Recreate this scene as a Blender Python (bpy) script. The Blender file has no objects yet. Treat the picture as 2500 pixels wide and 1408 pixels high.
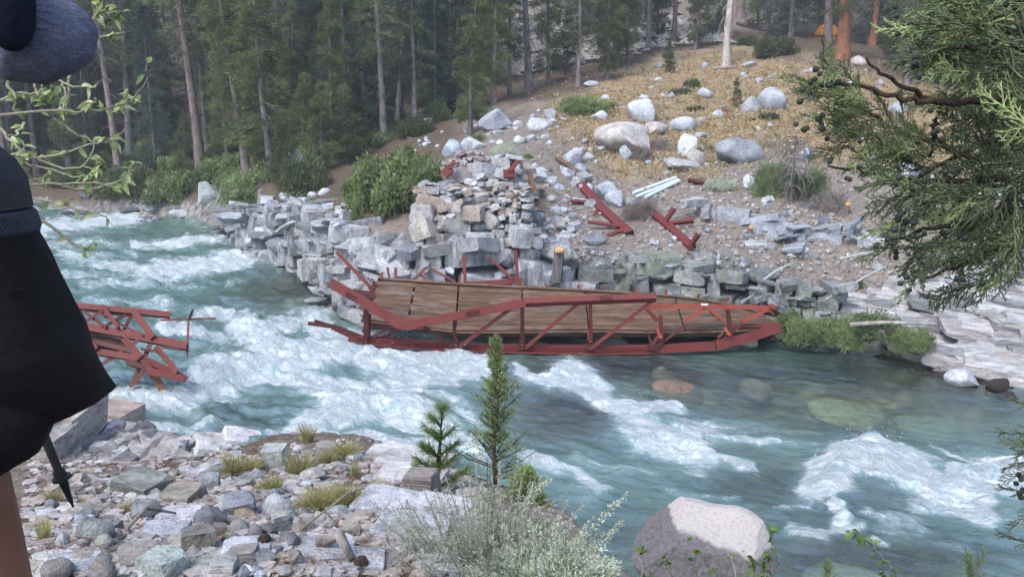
import bpy, bmesh, math, random
import numpy as np
from mathutils import Vector, Matrix, Euler

S = bpy.context.scene
COL = S.collection
PI = math.pi
rad = math.radians

# ------------------------------------------------------------------ camera, sky, sun, exposure
W0, H0 = 2500.0, 1408.0
FPX = 2165.0
TH = rad(10.0)
CAM = np.array([0.0, 0.0, 5.0])
cd = bpy.data.cameras.new('camera')
cam = bpy.data.objects.new('camera', cd)
COL.objects.link(cam)
cam.location = CAM
cam.rotation_euler = (PI / 2 - TH, 0, 0)
cd.sensor_width = 36.0
cd.lens = 36.0 * FPX / W0
cd.clip_start = 0.05
cd.clip_end = 2000
S.camera = cam

world = bpy.data.worlds.new('World')
S.world = world
world.use_nodes = True
wn = world.node_tree
bg = wn.nodes['Background']
sky = wn.nodes.new('ShaderNodeTexSky')
sky.sky_type = 'NISHITA'
sky.sun_disc = False
SUN_EL, SUN_AZ = rad(52), rad(215)        # azimuth measured clockwise from +Y
sky.sun_elevation = SUN_EL
sky.sun_rotation = SUN_AZ
sky.air_density = 1.0
sky.dust_density = 2.5
sky.ozone_density = 1.0
wn.links.new(sky.outputs[0], bg.inputs[0])
bg.inputs[1].default_value = 0.15
sd = bpy.data.lights.new('sun', 'SUN')
sd.energy = 1.1
sd.angle = rad(20)
sd.color = (1.0, 0.985, 0.965)
so = bpy.data.objects.new('sun', sd)
COL.objects.link(so)
sv = Vector((math.sin(SUN_AZ) * math.cos(SUN_EL), math.cos(SUN_AZ) * math.cos(SUN_EL), math.sin(SUN_EL)))
so.rotation_euler = sv.to_track_quat('Z', 'Y').to_euler()
so.location = sv * 60
S.view_settings.view_transform = 'Standard'
S.view_settings.look = 'None'
S.view_settings.gamma = 1
S.view_settings.use_curve_mapping = False
S.view_settings.exposure = 1.15

# the air between the trees: one closed box of thin even haze round everything
HZ = bpy.data.materials.new('haze_air'); HZ.use_nodes = True
HZ.node_tree.nodes.clear()
_o = HZ.node_tree.nodes.new('ShaderNodeOutputMaterial'); _v = HZ.node_tree.nodes.new('ShaderNodeVolumePrincipled')
_v.inputs['Color'].default_value = (.80, .86, .95, 1); _v.inputs['Density'].default_value = .0015; _v.inputs['Anisotropy'].default_value = .25
HZ.node_tree.links.new(_v.outputs[0], _o.inputs['Volume'])
_bm = bmesh.new(); bmesh.ops.create_cube(_bm, size=1); _me = bpy.data.meshes.new('haze_shape'); _bm.to_mesh(_me); _bm.free(); _me.materials.append(HZ)
_h = bpy.data.objects.new('haze', _me); COL.objects.link(_h); _h['kind'] = 'stuff'
_h.scale = (300, 190, 75); _h.location = (0, 60, 25.5)

# ------------------------------------------------------------------ helpers
rs = np.random.RandomState(7)
_G = rs.normal(size=(256, 3)); _G /= np.linalg.norm(_G, axis=1)[:, None]
_P = rs.permutation(256)

def pn(P):
    P = np.asarray(P, float)
    I = np.floor(P).astype(np.int64); f = P - I
    u = f * f * f * (f * (f * 6 - 15) + 10)
    out = 0
    for a in (0, 1):
        wa = u[:, 0] if a else 1 - u[:, 0]
        for b in (0, 1):
            wb = u[:, 1] if b else 1 - u[:, 1]
            for c in (0, 1):
                wc = u[:, 2] if c else 1 - u[:, 2]
                h = _P[(_P[(_P[(I[:, 0] + a) & 255] + I[:, 1] + b) & 255] + I[:, 2] + c) & 255]
                d = (_G[h] * (f - np.array([a, b, c]))).sum(1)
                out = out + wa * wb * wc * d
    return out * 1.6

def fbm(P, octv=4, gain=0.5, lac=2.03):
    P = np.asarray(P, float); s = 0; a = 1.0
    for i in range(octv):
        s = s + a * pn(P + 17.3 * i); P = P * lac; a *= gain
    return s

def smooth(a, b, x):
    t = np.clip((x - a) / (b - a), 0, 1)
    return t * t * (3 - 2 * t)

def V2(x, y, z=0):
    return np.stack([x, y, np.zeros_like(x) + z], 1)

def P(px, py, Y):
    """photo pixel + distance north of the camera -> world point"""
    x = (px - 1250) / FPX; v = (704 - py) / FPX
    dy = math.cos(TH) + v * math.sin(TH); dz = -math.sin(TH) + v * math.cos(TH)
    t = Y / dy
    return np.array([x * t, Y, CAM[2] + dz * t])

def proj(X):
    X = np.asarray(X, float) - CAM
    d = X[:, 1] * math.cos(TH) - X[:, 2] * math.sin(TH)
    u = X[:, 1] * math.sin(TH) + X[:, 2] * math.cos(TH)
    d = np.where(d < 0.05, 0.05, d)
    return 1250 + FPX * X[:, 0] / d, 704 - FPX * u / d, d

def mesh(name, V, F, mats=None, smo=True, sharp=None, attrs=None):
    """F: list of int arrays (n,3) or (n,4)"""
    me = bpy.data.meshes.new(name)
    V = np.asarray(V, np.float32).reshape(-1, 3)
    F = [np.asarray(f, np.int32) for f in F if len(f)]
    nl = sum(f.size for f in F); npoly = sum(len(f) for f in F)
    me.vertices.add(len(V)); me.loops.add(nl); me.polygons.add(npoly)
    me.vertices.foreach_set('co', V.ravel())
    me.loops.foreach_set('vertex_index', np.concatenate([f.ravel() for f in F]))
    tot = np.concatenate([np.full(len(f), f.shape[1], np.int32) for f in F])
    st = np.concatenate([[0], np.cumsum(tot)[:-1]]).astype(np.int32)
    me.polygons.foreach_set('loop_start', st)
    me.update(calc_edges=True)
    me.polygons.foreach_set('use_smooth', np.full(npoly, bool(smo)))
    if smo and sharp is not None:
        me.set_sharp_from_angle(angle=sharp)
    for k, a in (attrs or {}).items():
        a = np.asarray(a, np.float32)
        if a.ndim == 1:
            at = me.attributes.new(k, 'FLOAT', 'POINT'); at.data.foreach_set('value', a)
        else:
            at = me.attributes.new(k, 'FLOAT_VECTOR', 'POINT'); at.data.foreach_set('vector', a.ravel())
    if mats is not None:
        for m in (mats if isinstance(mats, (list, tuple)) else [mats]):
            me.materials.append(m)
    me.validate()
    return me

class MB:
    def __init__(s):
        s.V = []; s.T = []; s.Q = []; s.n = 0
    def add(s, V, T=(), Q=()):
        V = np.asarray(V, float).reshape(-1, 3)
        if len(T): s.T.append(np.asarray(T, int).reshape(-1, 3) + s.n)
        if len(Q): s.Q.append(np.asarray(Q, int).reshape(-1, 4) + s.n)
        s.V.append(V); s.n += len(V)
    def tube(s, pts, r, n=6, cap=True, flat=1.0):
        pts = np.asarray(pts, float); m = len(pts)
        r = np.zeros(m) + r if np.isscalar(r) else np.asarray(r, float)
        t = np.gradient(pts, axis=0); t /= np.linalg.norm(t, axis=1)[:, None] + 1e-9
        a = np.cross(t, [0, 0, 1.0]); b = np.linalg.norm(a, axis=1)
        a[b < 0.05] = np.cross(t[b < 0.05], [1.0, 0, 0]); a /= np.linalg.norm(a, axis=1)[:, None]
        c = np.cross(a, t)
        ph = np.arange(n) * 2 * PI / n
        V = pts[:, None, :] + r[:, None, None] * (a[:, None, :] * np.cos(ph)[None, :, None] + flat * c[:, None, :] * np.sin(ph)[None, :, None])
        i = np.arange(m - 1)[:, None] * n; j = np.arange(n)[None, :]; k = (j + 1) % n
        Q = np.stack([i + j, i + k, i + n + k, i + n + j], -1).reshape(-1, 4)
        V = V.reshape(-1, 3); T = []
        if cap:
            V = np.vstack([V, pts[0], pts[-1]])
            o = m * n
            for jj in range(n):
                T.append((o, (jj + 1) % n, jj)); T.append((o + 1, (m - 1) * n + jj, (m - 1) * n + (jj + 1) % n))
        s.add(V, T, Q)
    def loft(s, rings, cap=True):
        rings = np.asarray(rings, float); m, n, _ = rings.shape
        i = np.arange(m - 1)[:, None] * n; j = np.arange(n)[None, :]; k = (j + 1) % n
        Q = np.stack([i + j, i + k, i + n + k, i + n + j], -1).reshape(-1, 4)
        V = rings.reshape(-1, 3); T = []
        if cap:
            V = np.vstack([V, rings[0].mean(0), rings[-1].mean(0)]); o = m * n
            for jj in range(n):
                T.append((o, (jj + 1) % n, jj)); T.append((o + 1, (m - 1) * n + jj, (m - 1) * n + (jj + 1) % n))
        s.add(V, T, Q)
    def hexa(s, c8):
        s.add(c8, Q=[(0, 3, 2, 1), (4, 5, 6, 7), (0, 1, 5, 4), (1, 2, 6, 5), (2, 3, 7, 6), (3, 0, 4, 7)])
    def beam(s, p, q, w, h, up=(0, 0, 1)):
        p = np.asarray(p, float); q = np.asarray(q, float)
        t = q - p; t /= np.linalg.norm(t)
        a = np.cross(t, up); a /= np.linalg.norm(a) + 1e-9; b = np.cross(a, t)
        c = []
        for e in (p, q):
            for sa, sb in ((-1, -1), (1, -1), (1, 1), (-1, 1)):
                c.append(e + a * sa * w / 2 + b * sb * h / 2)
        s.hexa(c)
    def angle(s, p, q, w, up=(0, 0, 1), th=0.014, flip=1):
        """L section steel"""
        p = np.asarray(p, float); q = np.asarray(q, float)
        t = q - p; t /= np.linalg.norm(t)
        a = np.cross(t, up); a /= np.linalg.norm(a) + 1e-9; b = np.cross(a, t)
        s.beam(p + b * (w / 2) , q + b * (w / 2), w, th, b)
        s.beam(p + a * flip * (w / 2 - th / 2) - b * (th / 2 + .002), q + a * flip * (w / 2 - th / 2) - b * (th / 2 + .002), th, w, b)
    def channel(s, pts, w, fl, up=(0, -1, 0), th=0.016, flip=1):
        """C section: web faces `up`, two flanges going back from it"""
        pts = [np.asarray(x, float) for x in pts]
        for p, q in zip(pts[:-1], pts[1:]):
            t = q - p; L = np.linalg.norm(t); t /= L
            b = np.asarray(up, float); b = b - t * b.dot(t); b /= np.linalg.norm(b)
            a = np.cross(t, b)
            s.beam(p - t * .012, q + t * .012, w, th, b)
            for sg in (-1, 1):
                o = a * sg * (w / 2 - th / 2) - b * flip * (fl / 2 + th / 2 + .001)
                s.beam(p + o, q + o, th, fl, b)
    def me(s, name, mats=None, smo=True, sharp=None, attrs=None):
        V = np.vstack(s.V)
        F = []
        if s.T: F.append(np.vstack(s.T))
        if s.Q: F.append(np.vstack(s.Q))
        return mesh(name, V, F, mats, smo, sharp, attrs)

def ob(name, me, parent=None, loc=(0, 0, 0), rot=(0, 0, 0), scale=(1, 1, 1), color=None):
    o = bpy.data.objects.new(name, me)
    COL.objects.link(o)
    o.location = [float(c) for c in loc]; o.rotation_euler = [float(c) for c in rot]
    o.scale = (float(scale),) * 3 if np.isscalar(scale) else [float(c) for c in scale]
    if parent is not None: o.parent = parent
    if color is not None: o.color = (*[float(c) for c in color[:3]], 1)
    return o

def tag(o, label, cat, group=None):
    o['label'] = label; o['category'] = cat
    if group: o['group'] = group
    return o

def thing(name, label, cat, loc=(0, 0, 0), rot=(0, 0, 0), group=None, scale=1.0):
    return tag(ob(name, None, None, loc, rot, scale), label, cat, group)

def structure(o):
    o['kind'] = 'structure'; return o

def stuff(o):
    o['kind'] = 'stuff'; return o

ANCH = {}
def short(lab):
    for w in (' with ', ' standing', ' sloping', ' leaning', ' behind', ' in front', ' at the', ' beside', ' among', ' lying', ' to the', ' below', ' above', ' seen', ' right of', ' left of', ' by the', ' rising', ' under', ' between', ' of the', ' on ', ' near', ' in the', ' along', ' over', ' of ', ' deep'):
        i = lab.find(w)
        if i > 8: lab = lab[:i]
    return lab
def anchors(key, items):
    c = {}
    for px, py, lab in items: c.setdefault(short(lab), []).append((px, py))
    ANCH[key] = [(v[0][0], v[0][1], k) for k, v in c.items() if len(v) == 1 and len(k.split()) <= 6 and len(k.split()) > 1]
def beside(o, pre, key, px, py):
    """label by what the thing stands next to"""
    x, y, nm = min(ANCH[key], key=lambda a: (a[0] - px) ** 2 + (2 * (a[1] - py)) ** 2)
    dx, dy = px - x, (py - y) * 1.6; far = math.hypot(dx, dy) > 60
    side = ('left of' if dx < 0 else 'right of') if abs(dx) > abs(dy) else ('above' if dy < 0 else 'below')
    if abs(dx) > 14 and abs(dy) > 14 and min(abs(dx), abs(dy)) > .45 * max(abs(dx), abs(dy)): side = ('above' if dy < 0 else 'below') + ' and ' + ('left of' if dx < 0 else 'right of')
    l = f"{pre} {'some way ' if far else 'just '}{side} the {nm}"
    o['label'] = l if len(l.split()) <= 16 else f"{pre} {side} the {nm}"

# ------------------------------------------------------------------ material helpers
class NT:
    def __init__(s, name):
        s.m = bpy.data.materials.new(name); s.m.use_nodes = True
        s.t = s.m.node_tree; s.t.nodes.clear()
        s.out = s.t.nodes.new('ShaderNodeOutputMaterial')
    def n(s, typ, ins=None, **kw):
        x = s.t.nodes.new('ShaderNode' + typ)
        for k, v in kw.items(): setattr(x, k, v)
        for k, v in (ins or {}).items():
            i = x.inputs[k]
            if hasattr(v, 'node') or hasattr(v, 'is_linked'): s.t.links.new(v, i)
            else:
                if isinstance(v, (tuple, list)) and i.type == 'RGBA' and len(v) == 3: v = (*v, 1)
                i.default_value = v
        return x
    def pos(s):
        return s.n('NewGeometry').outputs['Position']
    def objc(s):
        return s.n('TexCoord').outputs['Object']
    def noise(s, vec, scale, detail=4, rough=.55, dist=0.0):
        return s.n('TexNoise', {'Vector': vec, 'Scale': scale, 'Detail': detail, 'Roughness': rough, 'Distortion': dist}).outputs[0]
    def ramp(s, fac, stops, interp='LINEAR'):
        r = s.n('ValToRGB', {'Fac': fac}); cr = r.color_ramp; cr.interpolation = interp
        while len(cr.elements) < len(stops): cr.elements.new(.5)
        for e, (p, c) in zip(cr.elements, stops):
            e.position = p; e.color = (*c, 1) if isinstance(c, (tuple, list)) else (c, c, c, 1)
        return r.outputs[0]
    def mix(s, fac, a, b, mode='MIX'):
        x = s.n('Mix', data_type='RGBA', blend_type=mode, clamp_factor=True)
        for i, v in ((0, fac), (6, a), (7, b)):
            if hasattr(v, 'is_linked'): s.t.links.new(v, x.inputs[i])
            else: x.inputs[i].default_value = (*v, 1) if isinstance(v, (tuple, list)) and len(v) == 3 else v
        return x.outputs[2]
    def math(s, op, a, b=None, c=None, clamp=False):
        x = s.n('Math', operation=op, use_clamp=clamp)
        for i, v in ((0, a), (1, b), (2, c)):
            if v is None: continue
            if hasattr(v, 'is_linked'): s.t.links.new(v, x.inputs[i])
            else: x.inputs[i].default_value = v
        return x.outputs[0]
    def scalev(s, vec, sc):
        return s.n('Mapping', {'Vector': vec, 'Scale': sc}).outputs[0]
    def attr(s, name):
        return s.n('Attribute', attribute_name=name)
    def bump(s, h, strength=.5, dist=.02, normal=None):
        d = {'Height': h, 'Strength': strength, 'Distance': dist}
        if normal is not None: d['Normal'] = normal
        return s.n('Bump', d).outputs[0]
    def bsdf(s, col, rough=.8, normal=None, spec=.3, **kw):
        d = {'Base Color': col, 'Roughness': rough, 'Specular IOR Level': spec}
        if normal is not None: d['Normal'] = normal
        d.update(kw)
        return s.n('BsdfPrincipled', d).outputs[0]
    def done(s, sh):
        s.t.links.new(sh, s.out.inputs['Surface']); return s.m
# ------------------------------------------------------------------ materials
def rock_mat(name, lichen=0.0, streak=0.0, wet=False):
    m = NT(name); p = m.pos()
    oi = m.n('ObjectInfo')
    base = oi.outputs['Color']
    n1 = m.noise(p, 2.2, 5, .6); n2 = m.noise(p, 14, 5, .65); n3 = m.noise(p, 90, 3, .6)
    c = m.mix(1.0, base, m.ramp(n1, [(.3, .5), (.5, .92), (.72, 1.25)]), 'MULTIPLY')
    c = m.mix(1.0, c, m.ramp(n2, [(.3, .5), (.47, .95), (.7, 1.2)]), 'MULTIPLY')
    c = m.mix(1.0, c, m.ramp(n3, [(.35, .75), (.6, 1.1)]), 'MULTIPLY')
    c = m.mix(1.0, c, (.95, .99, 1.06), 'MULTIPLY')
    # rusty and dark mineral stains
    c = m.mix(m.ramp(m.noise(m.scalev(p, (1.7, 1.7, 1.7)), 1.3, 4, .7), [(.56, 0.0), (.72, .35)]), c, (.24, .15, .08))
    if lichen:
        c = m.mix(m.ramp(m.noise(p, 6, 6, .75), [(.53, 0.0), (.6, lichen)]), c, (.19, .21, .09))
        c = m.mix(m.ramp(m.noise(m.scalev(p, (1, 1, 1.3)), 3.1, 6, .7), [(.5, 0.0), (.66, .75)]), c, (.055, .06, .06))
    if streak:
        st = m.noise(m.scalev(p, (5, 5, .5)), 1.0, 5, .6)
        c = m.mix(m.ramp(st, [(.48, 0.0), (.6, streak)]), c, (.06, .065, .07))
        st2 = m.noise(m.scalev(p, (6, 6, .35)), 1.4, 4, .6)
        c = m.mix(m.ramp(st2, [(.56, 0.0), (.63, streak * .7)]), c, (.62, .62, .6))
    z = m.n('SeparateXYZ', {'Vector': p}).outputs[2]
    if wet:
        wl = m.math('ADD', z, m.math('MULTIPLY', m.math('SUBTRACT', n1, .5), .9))
        c = m.mix(m.ramp(wl, [(.42, .9), (.62, 0.0)]), c, (.022, .022, .02))
    h = m.math('ADD', m.math('MULTIPLY', n2, 1.0), m.math('MULTIPLY', n3, .3))
    return m.done(m.bsdf(c, .85, m.bump(h, .9, .03), .25))

M = {}
M['rock'] = rock_mat('granite')
M['rockb'] = rock_mat('bank_rock', lichen=.25, streak=.3, wet=True)
M['rockl'] = rock_mat('lichen_rock', lichen=.7, wet=True)
M['rocks'] = rock_mat('streaked_rock', streak=.6, wet=True)
M['rockw'] = rock_mat('river_rock', wet=True)

def twotone():
    m = NT('two_tone_granite'); p = m.pos(); q = m.objc(); oi = m.n('ObjectInfo')
    sx = m.n('SeparateXYZ', {'Vector': q})
    n1 = m.noise(p, 3, 5, .6); n2 = m.noise(p, 22, 5, .7); n3 = m.noise(p, 90, 3, .7)
    c = m.mix(1.0, oi.outputs['Color'], m.ramp(n2, [(.3, .7), (.5, 1), (.7, 1.12)]), 'MULTIPLY')
    c = m.mix(m.ramp(n3, [(.56, 0), (.66, .55)]), c, (.16, .15, .15))
    # dark stain with the front face's shade painted in, up to a slanting edge
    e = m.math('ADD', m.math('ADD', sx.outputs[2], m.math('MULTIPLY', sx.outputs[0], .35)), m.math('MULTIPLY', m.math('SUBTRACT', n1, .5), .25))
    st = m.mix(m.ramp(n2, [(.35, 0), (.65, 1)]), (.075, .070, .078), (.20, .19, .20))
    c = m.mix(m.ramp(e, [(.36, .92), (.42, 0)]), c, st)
    return m.done(m.bsdf(c, .85, m.bump(m.math('ADD', n2, n3), .7, .025), .25))
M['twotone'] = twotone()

def slate():
    m = NT('slaty_rock'); p = m.pos(); oi = m.n('ObjectInfo')
    q = m.n('Mapping', {'Vector': p, 'Rotation': (0, rad(-14), rad(12)), 'Scale': (.5, 1.4, 6)}).outputs[0]
    b = m.noise(q, 3.0, 6, .7); n = m.noise(p, 30, 4, .65)
    c = m.mix(1.0, oi.outputs['Color'], m.ramp(b, [(.32, .4), (.48, .9), (.65, 1.25)]), 'MULTIPLY')
    c = m.mix(1.0, c, m.ramp(n, [(.3, .65), (.6, 1.15)]), 'MULTIPLY')
    c = m.mix(m.ramp(m.noise(p, 1.6, 4, .6), [(.55, 0.0), (.7, .5)]), c, (.23, .16, .11))
    return m.done(m.bsdf(c, .8, m.bump(m.math('ADD', b, m.math('MULTIPLY', n, .3)), .9, .03), .3))
M['slate'] = slate()

def ground_mat():
    m = NT('ground_surface'); p = m.pos()
    z = m.attr('zone').outputs['Vector']
    s = m.n('SeparateXYZ', {'Vector': z})
    nb = m.noise(p, 1.1, 5, .6); nm = m.noise(p, 7, 6, .7); nf = m.noise(p, 60, 4, .7)
    vo = m.n('TexVoronoi', {'Vector': p, 'Scale': 26.0}).outputs['Distance']
    vb = m.n('TexVoronoi', {'Vector': p, 'Scale': 9.0})
    # gravelly soil
    soil = m.mix(m.ramp(nm, [(.35, 0), (.65, 1)]), (.17, .14, .115), (.34, .305, .27))
    soil = m.mix(m.ramp(vo, [(.18, .75), (.32, 0)]), soil, (.36, .35, .34))
    # golden mat
    bands = m.noise(m.scalev(p, (.55, 1.9, 1.9)), 1.6, 6, .68)
    gold = m.mix(m.ramp(bands, [(.36, 0), (.5, 1)]), (.17, .125, .075), (.40, .30, .165))
    gold = m.mix(m.ramp(nm, [(.4, 0), (.75, .6)]), gold, (.44, .34, .20))
    gold = m.mix(m.ramp(nb, [(.55, 0), (.7, .6)]), gold, (.24, .17, .08))
    litter = m.mix(m.ramp(nm, [(.35, 0), (.7, 1)]), (.075, .058, .045), (.21, .155, .115))
    litter = m.mix(m.ramp(nb, [(.5, 0), (.7, .6)]), litter, (.08, .10, .055))
    c = m.mix(m.math('ADD', s.outputs[0], m.math('MULTIPLY', m.math('SUBTRACT', nm, .5), 1.3), clamp=True), soil, gold)
    lf = m.math('MULTIPLY', s.outputs[1], m.ramp(m.math('ADD', nm, m.math('MULTIPLY', s.outputs[1], .35)), [(.45, 0), (.6, 1)]))
    c = m.mix(lf, c, litter)
    rk = m.mix(m.ramp(m.noise(m.scalev(p, (3, 3, 1.2)), 1.2, 6, .7), [(.35, 0), (.62, 1)]), (.05, .05, .05), (.36, .36, .36))
    c = m.mix(m.attr('steep').outputs['Fac'], c, rk)
    # river bed
    bed = m.mix(m.ramp(m.n('TexVoronoi', {'Vector': p, 'Scale': 2.2}).outputs['Distance'], [(.1, 0), (.6, 1)]), (.52, .43, .28), (.15, .13, .10))
    bed = m.mix(m.ramp(nm, [(.4, 0), (.7, .7)]), bed, (.30, .25, .15))
    c = m.mix(s.outputs[2], c, bed)
    c = m.mix(1.0, c, m.ramp(nf, [(.3, .6), (.65, 1.25)]), 'MULTIPLY')
    h = m.math('ADD', nm, m.math('ADD', m.math('MULTIPLY', nf, .5), m.math('MULTIPLY', vo, -.4)))
    return m.done(m.bsdf(c, .95, m.bump(h, 1.0, .06), .15))
M['ground'] = ground_mat()

def water_mat():
    m = NT('river_water')
    fl = m.attr('flow').outputs['Vector']; d = m.attr('foam').outputs['Vector']
    s = m.n('SeparateXYZ', {'Vector': d}); F = s.outputs[0]; SH = s.outputs[1]; H = s.outputs[2]
    p = m.pos()
    warp = m.n('TexNoise', {'Vector': m.scalev(fl, (.7, 1.2, 1)), 'Scale': 1.1, 'Detail': 3.0}).outputs[1]
    w2 = m.n('VectorMath', {0: warp, 1: (.5, .5, .5)}, operation='SUBTRACT').outputs[0]
    w3 = m.n('VectorMath', {0: fl, 1: m.n('VectorMath', {0: w2, 'Scale': 1.1}, operation='SCALE').outputs[0]}, operation='ADD').outputs[0]
    a = m.noise(m.scalev(w3, (.75, 2.2, 1)), 1.0, 8, .68)
    b = m.noise(m.scalev(w3, (2.2, 6.0, 1)), 1.0, 7, .7)
    cc = m.noise(m.scalev(w3, (8, 17, 1)), 1.0, 5, .7)
    t = m.math('ADD', m.math('MULTIPLY', a, .40), m.math('MULTIPLY', b, .40))
    t = m.math('ADD', t, m.math('MULTIPLY', cc, .28))           # mean .54
    # foam cover: the denser the white water, the lower the threshold
    e = m.math('ADD', m.math('SUBTRACT', t, .76), m.math('MULTIPLY', F, .60))
    foam = m.math('MULTIPLY', e, 5.0, clamp=True)
    foam = m.math('POWER', foam, 1.35)
    lace = m.ramp(m.n('TexVoronoi', {'Vector': m.scalev(w3, (3.2, 6.5, 1)), 'Scale': 1.0}, feature='DISTANCE_TO_EDGE').outputs[0], [(.0, .9), (.10, 0)])
    lace = m.math('MULTIPLY', lace, m.math('MULTIPLY', m.math('SUBTRACT', F, .12, clamp=True), 1.3, clamp=True))
    foam = m.math('MAXIMUM', foam, m.math('MULTIPLY', lace, .55))
    body = m.mix(m.ramp(a, [(.35, 0), (.65, 1)]), (.060, .128, .112), (.150, .255, .222))
    body = m.mix(m.math('MULTIPLY', F, .75, clamp=True), body, (.20, .36, .37))
    bmp = m.math('ADD', m.math('MULTIPLY', m.noise(m.scalev(w3, (1.6, 4.5, 1)), 1.0, 6, .6), 1.0),
                 m.math('MULTIPLY', m.noise(m.scalev(w3, (7, 14, 1)), 1.0, 4, .6), .25))
    nrm = m.bump(bmp, .6, .11)
    dif = m.n('BsdfDiffuse', {'Color': body, 'Normal': nrm}).outputs[0]
    tra = m.n('BsdfTransparent', {'Color': (.72, .84, .76)}).outputs[0]
    under = m.n('MixShader', {0: m.math('SUBTRACT', .80, m.math('MULTIPLY', SH, .74)), 1: tra, 2: dif}).outputs[0]
    gl = m.n('BsdfGlossy', {'Color': (.9, .9, .9), 'Roughness': .12, 'Normal': nrm}).outputs[0]
    fr = m.n('Fresnel', {'IOR': 1.33, 'Normal': nrm}).outputs[0]
    wat = m.n('MixShader', {0: m.math('MULTIPLY', fr, .34), 1: under, 2: gl}).outputs[0]
    fi = m.noise(m.scalev(w3, (22, 34, 1)), 1.0, 4, .7)
    fnr = m.bump(m.math('ADD', m.math('ADD', m.math('MULTIPLY', b, .5), cc), m.math('MULTIPLY', fi, .5)), 1.0, .16)
    fcol = m.mix(m.ramp(m.math('ADD', m.math('MULTIPLY', b, .4), m.math('ADD', m.math('MULTIPLY', cc, .35), m.math('MULTIPLY', fi, .25))), [(.40, 0), (.58, 1)]), (.42, .60, .66), (.86, .90, .93))
    fsh = m.bsdf(fcol, .9, fnr, .2)
    return m.done(m.n('MixShader', {0: m.math('MULTIPLY', foam, .97), 1: wat, 2: fsh}).outputs[0])
M['water'] = water_mat()

def steel(name, col, rust=.35):
    m = NT(name); p = m.pos()
    n = m.noise(p, 3.5, 6, .7); n2 = m.noise(p, 28, 4, .6)
    c = m.mix(m.ramp(n, [(.3, 0), (.7, 1)]), tuple(x * .78 for x in col), tuple(min(1, x * 1.15) for x in col))
    c = m.mix(m.ramp(m.noise(p, 7, 6, .75), [(.50, 0), (.62, rust + .2)]), c, (.075, .03, .022))
    c = m.mix(m.ramp(n2, [(.62, 0), (.75, .35)]), c, (.35, .22, .2))
    return m.done(m.bsdf(c, .55, m.bump(n2, .25, .01), .2))
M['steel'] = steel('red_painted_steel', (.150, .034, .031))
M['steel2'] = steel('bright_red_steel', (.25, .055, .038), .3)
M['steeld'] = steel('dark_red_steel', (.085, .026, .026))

def wood(name, a, b, sc=1.0, axis=(1, 9, 9)):
    m = NT(name); p = m.pos(); oi = m.n('ObjectInfo')
    r = m.math('MULTIPLY', oi.outputs['Random'], 37.0)
    q = m.n('VectorMath', {0: p, 1: m.n('CombineXYZ', {0: r, 1: 0.0, 2: r}).outputs[0]}, operation='ADD').outputs[0]
    g = m.noise(m.scalev(q, tuple(x * sc for x in axis)), 1.6, 7, .68, .3)
    g2 = m.noise(m.scalev(q, tuple(x * sc * 2.3 for x in axis)), 2.0, 5, .7)
    c = m.mix(m.ramp(g, [(.33, 0), (.62, 1)]), a, b)
    c = m.mix(1.0, c, m.ramp(g2, [(.32, .55), (.48, 1.0), (.7, 1.15)]), 'MULTIPLY')
    c = m.mix(1.0, c, m.ramp(oi.outputs['Random'], [(0, .8), (.5, 1.0), (1, 1.2)]), 'MULTIPLY')
    c = m.mix(m.ramp(m.noise(q, 1.3, 4, .6), [(.5, 0), (.75, .5)]), c, (.20, .185, .17))
    return m.done(m.bsdf(c, .8, m.bump(g2, .5, .01), .2))
M['deck'] = wood('weathered_deck_wood', (.048, .031, .022), (.165, .102, .066))
M['board'] = wood('brown_board', (.06, .035, .022), (.19, .11, .07), 1.5)
M['greywood'] = wood('grey_driftwood', (.14, .125, .11), (.40, .37, .34), 2.0, (5, 5, 2))

def simple(name, col, rough=.8, var=.3, sc=8, spec=.25, bump=.3, bd=.01):
    m = NT(name); p = m.pos(); n = m.noise(p, sc, 5, .65)
    c = m.mix(m.ramp(n, [(.3, 0), (.7, 1)]), tuple(x * (1 - var) for x in col), tuple(min(1, x * (1 + var)) for x in col))
    return m.done(m.bsdf(c, rough, m.bump(n, bump, bd), spec))
M['cutwood'] = simple('fresh_cut_wood', (.62, .36, .15), .8, .2, 20)
M['pipe'] = simple('pale_blue_pipe', (.55, .66, .70), .45, .12, 6)
M['cable'] = simple('grey_cable', (.40, .45, .44), .6, .2, 6)
M['tent'] = simple('orange_tent_cloth', (.75, .33, .03), .6, .15, 3)
M['white'] = simple('white_paint', (.75, .74, .72), .6, .1)
M['black'] = simple('black_plastic', (.012, .012, .013), .45, .3, 20)
M['gunmetal'] = simple('dark_pole_shaft', (.025, .028, .028), .35, .3, 20)

def bark(name, a, b, sc=(9, 9, 1.6)):
    m = NT(name); p = m.pos(); oi = m.n('ObjectInfo')
    n = m.noise(m.scalev(p, sc), 1.3, 6, .7); n2 = m.noise(p, 3, 4, .6)
    c = m.mix(m.ramp(n, [(.33, 0), (.65, 1)]), a, b)
    c = m.mix(1.0, c, m.ramp(n2, [(.3, .7), (.7, 1.2)]), 'MULTIPLY')
    c = m.mix(1.0, c, m.ramp(oi.outputs['Random'], [(0, .7), (1, 1.25)]), 'MULTIPLY')
    return m.done(m.bsdf(c, .9, m.bump(n, .8, .04), .15))
M['bark'] = bark('grey_bark', (.085, .078, .085), (.27, .25, .26))
M['barkp'] = bark('pinkish_bark', (.10, .080, .078), (.27, .225, .22))
M['barkr'] = bark('red_bark', (.12, .055, .035), (.30, .15, .09), (14, 14, 1))
M['snag'] = bark('bleached_snag', (.24, .21, .19), (.55, .52, .50))
M['twig'] = bark('dark_twig', (.05, .036, .028), (.16, .115, .09), (60, 60, 60))
M['twigp'] = bark('pale_twig', (.36, .345, .24), (.56, .54, .40), (60, 60, 60))
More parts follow.
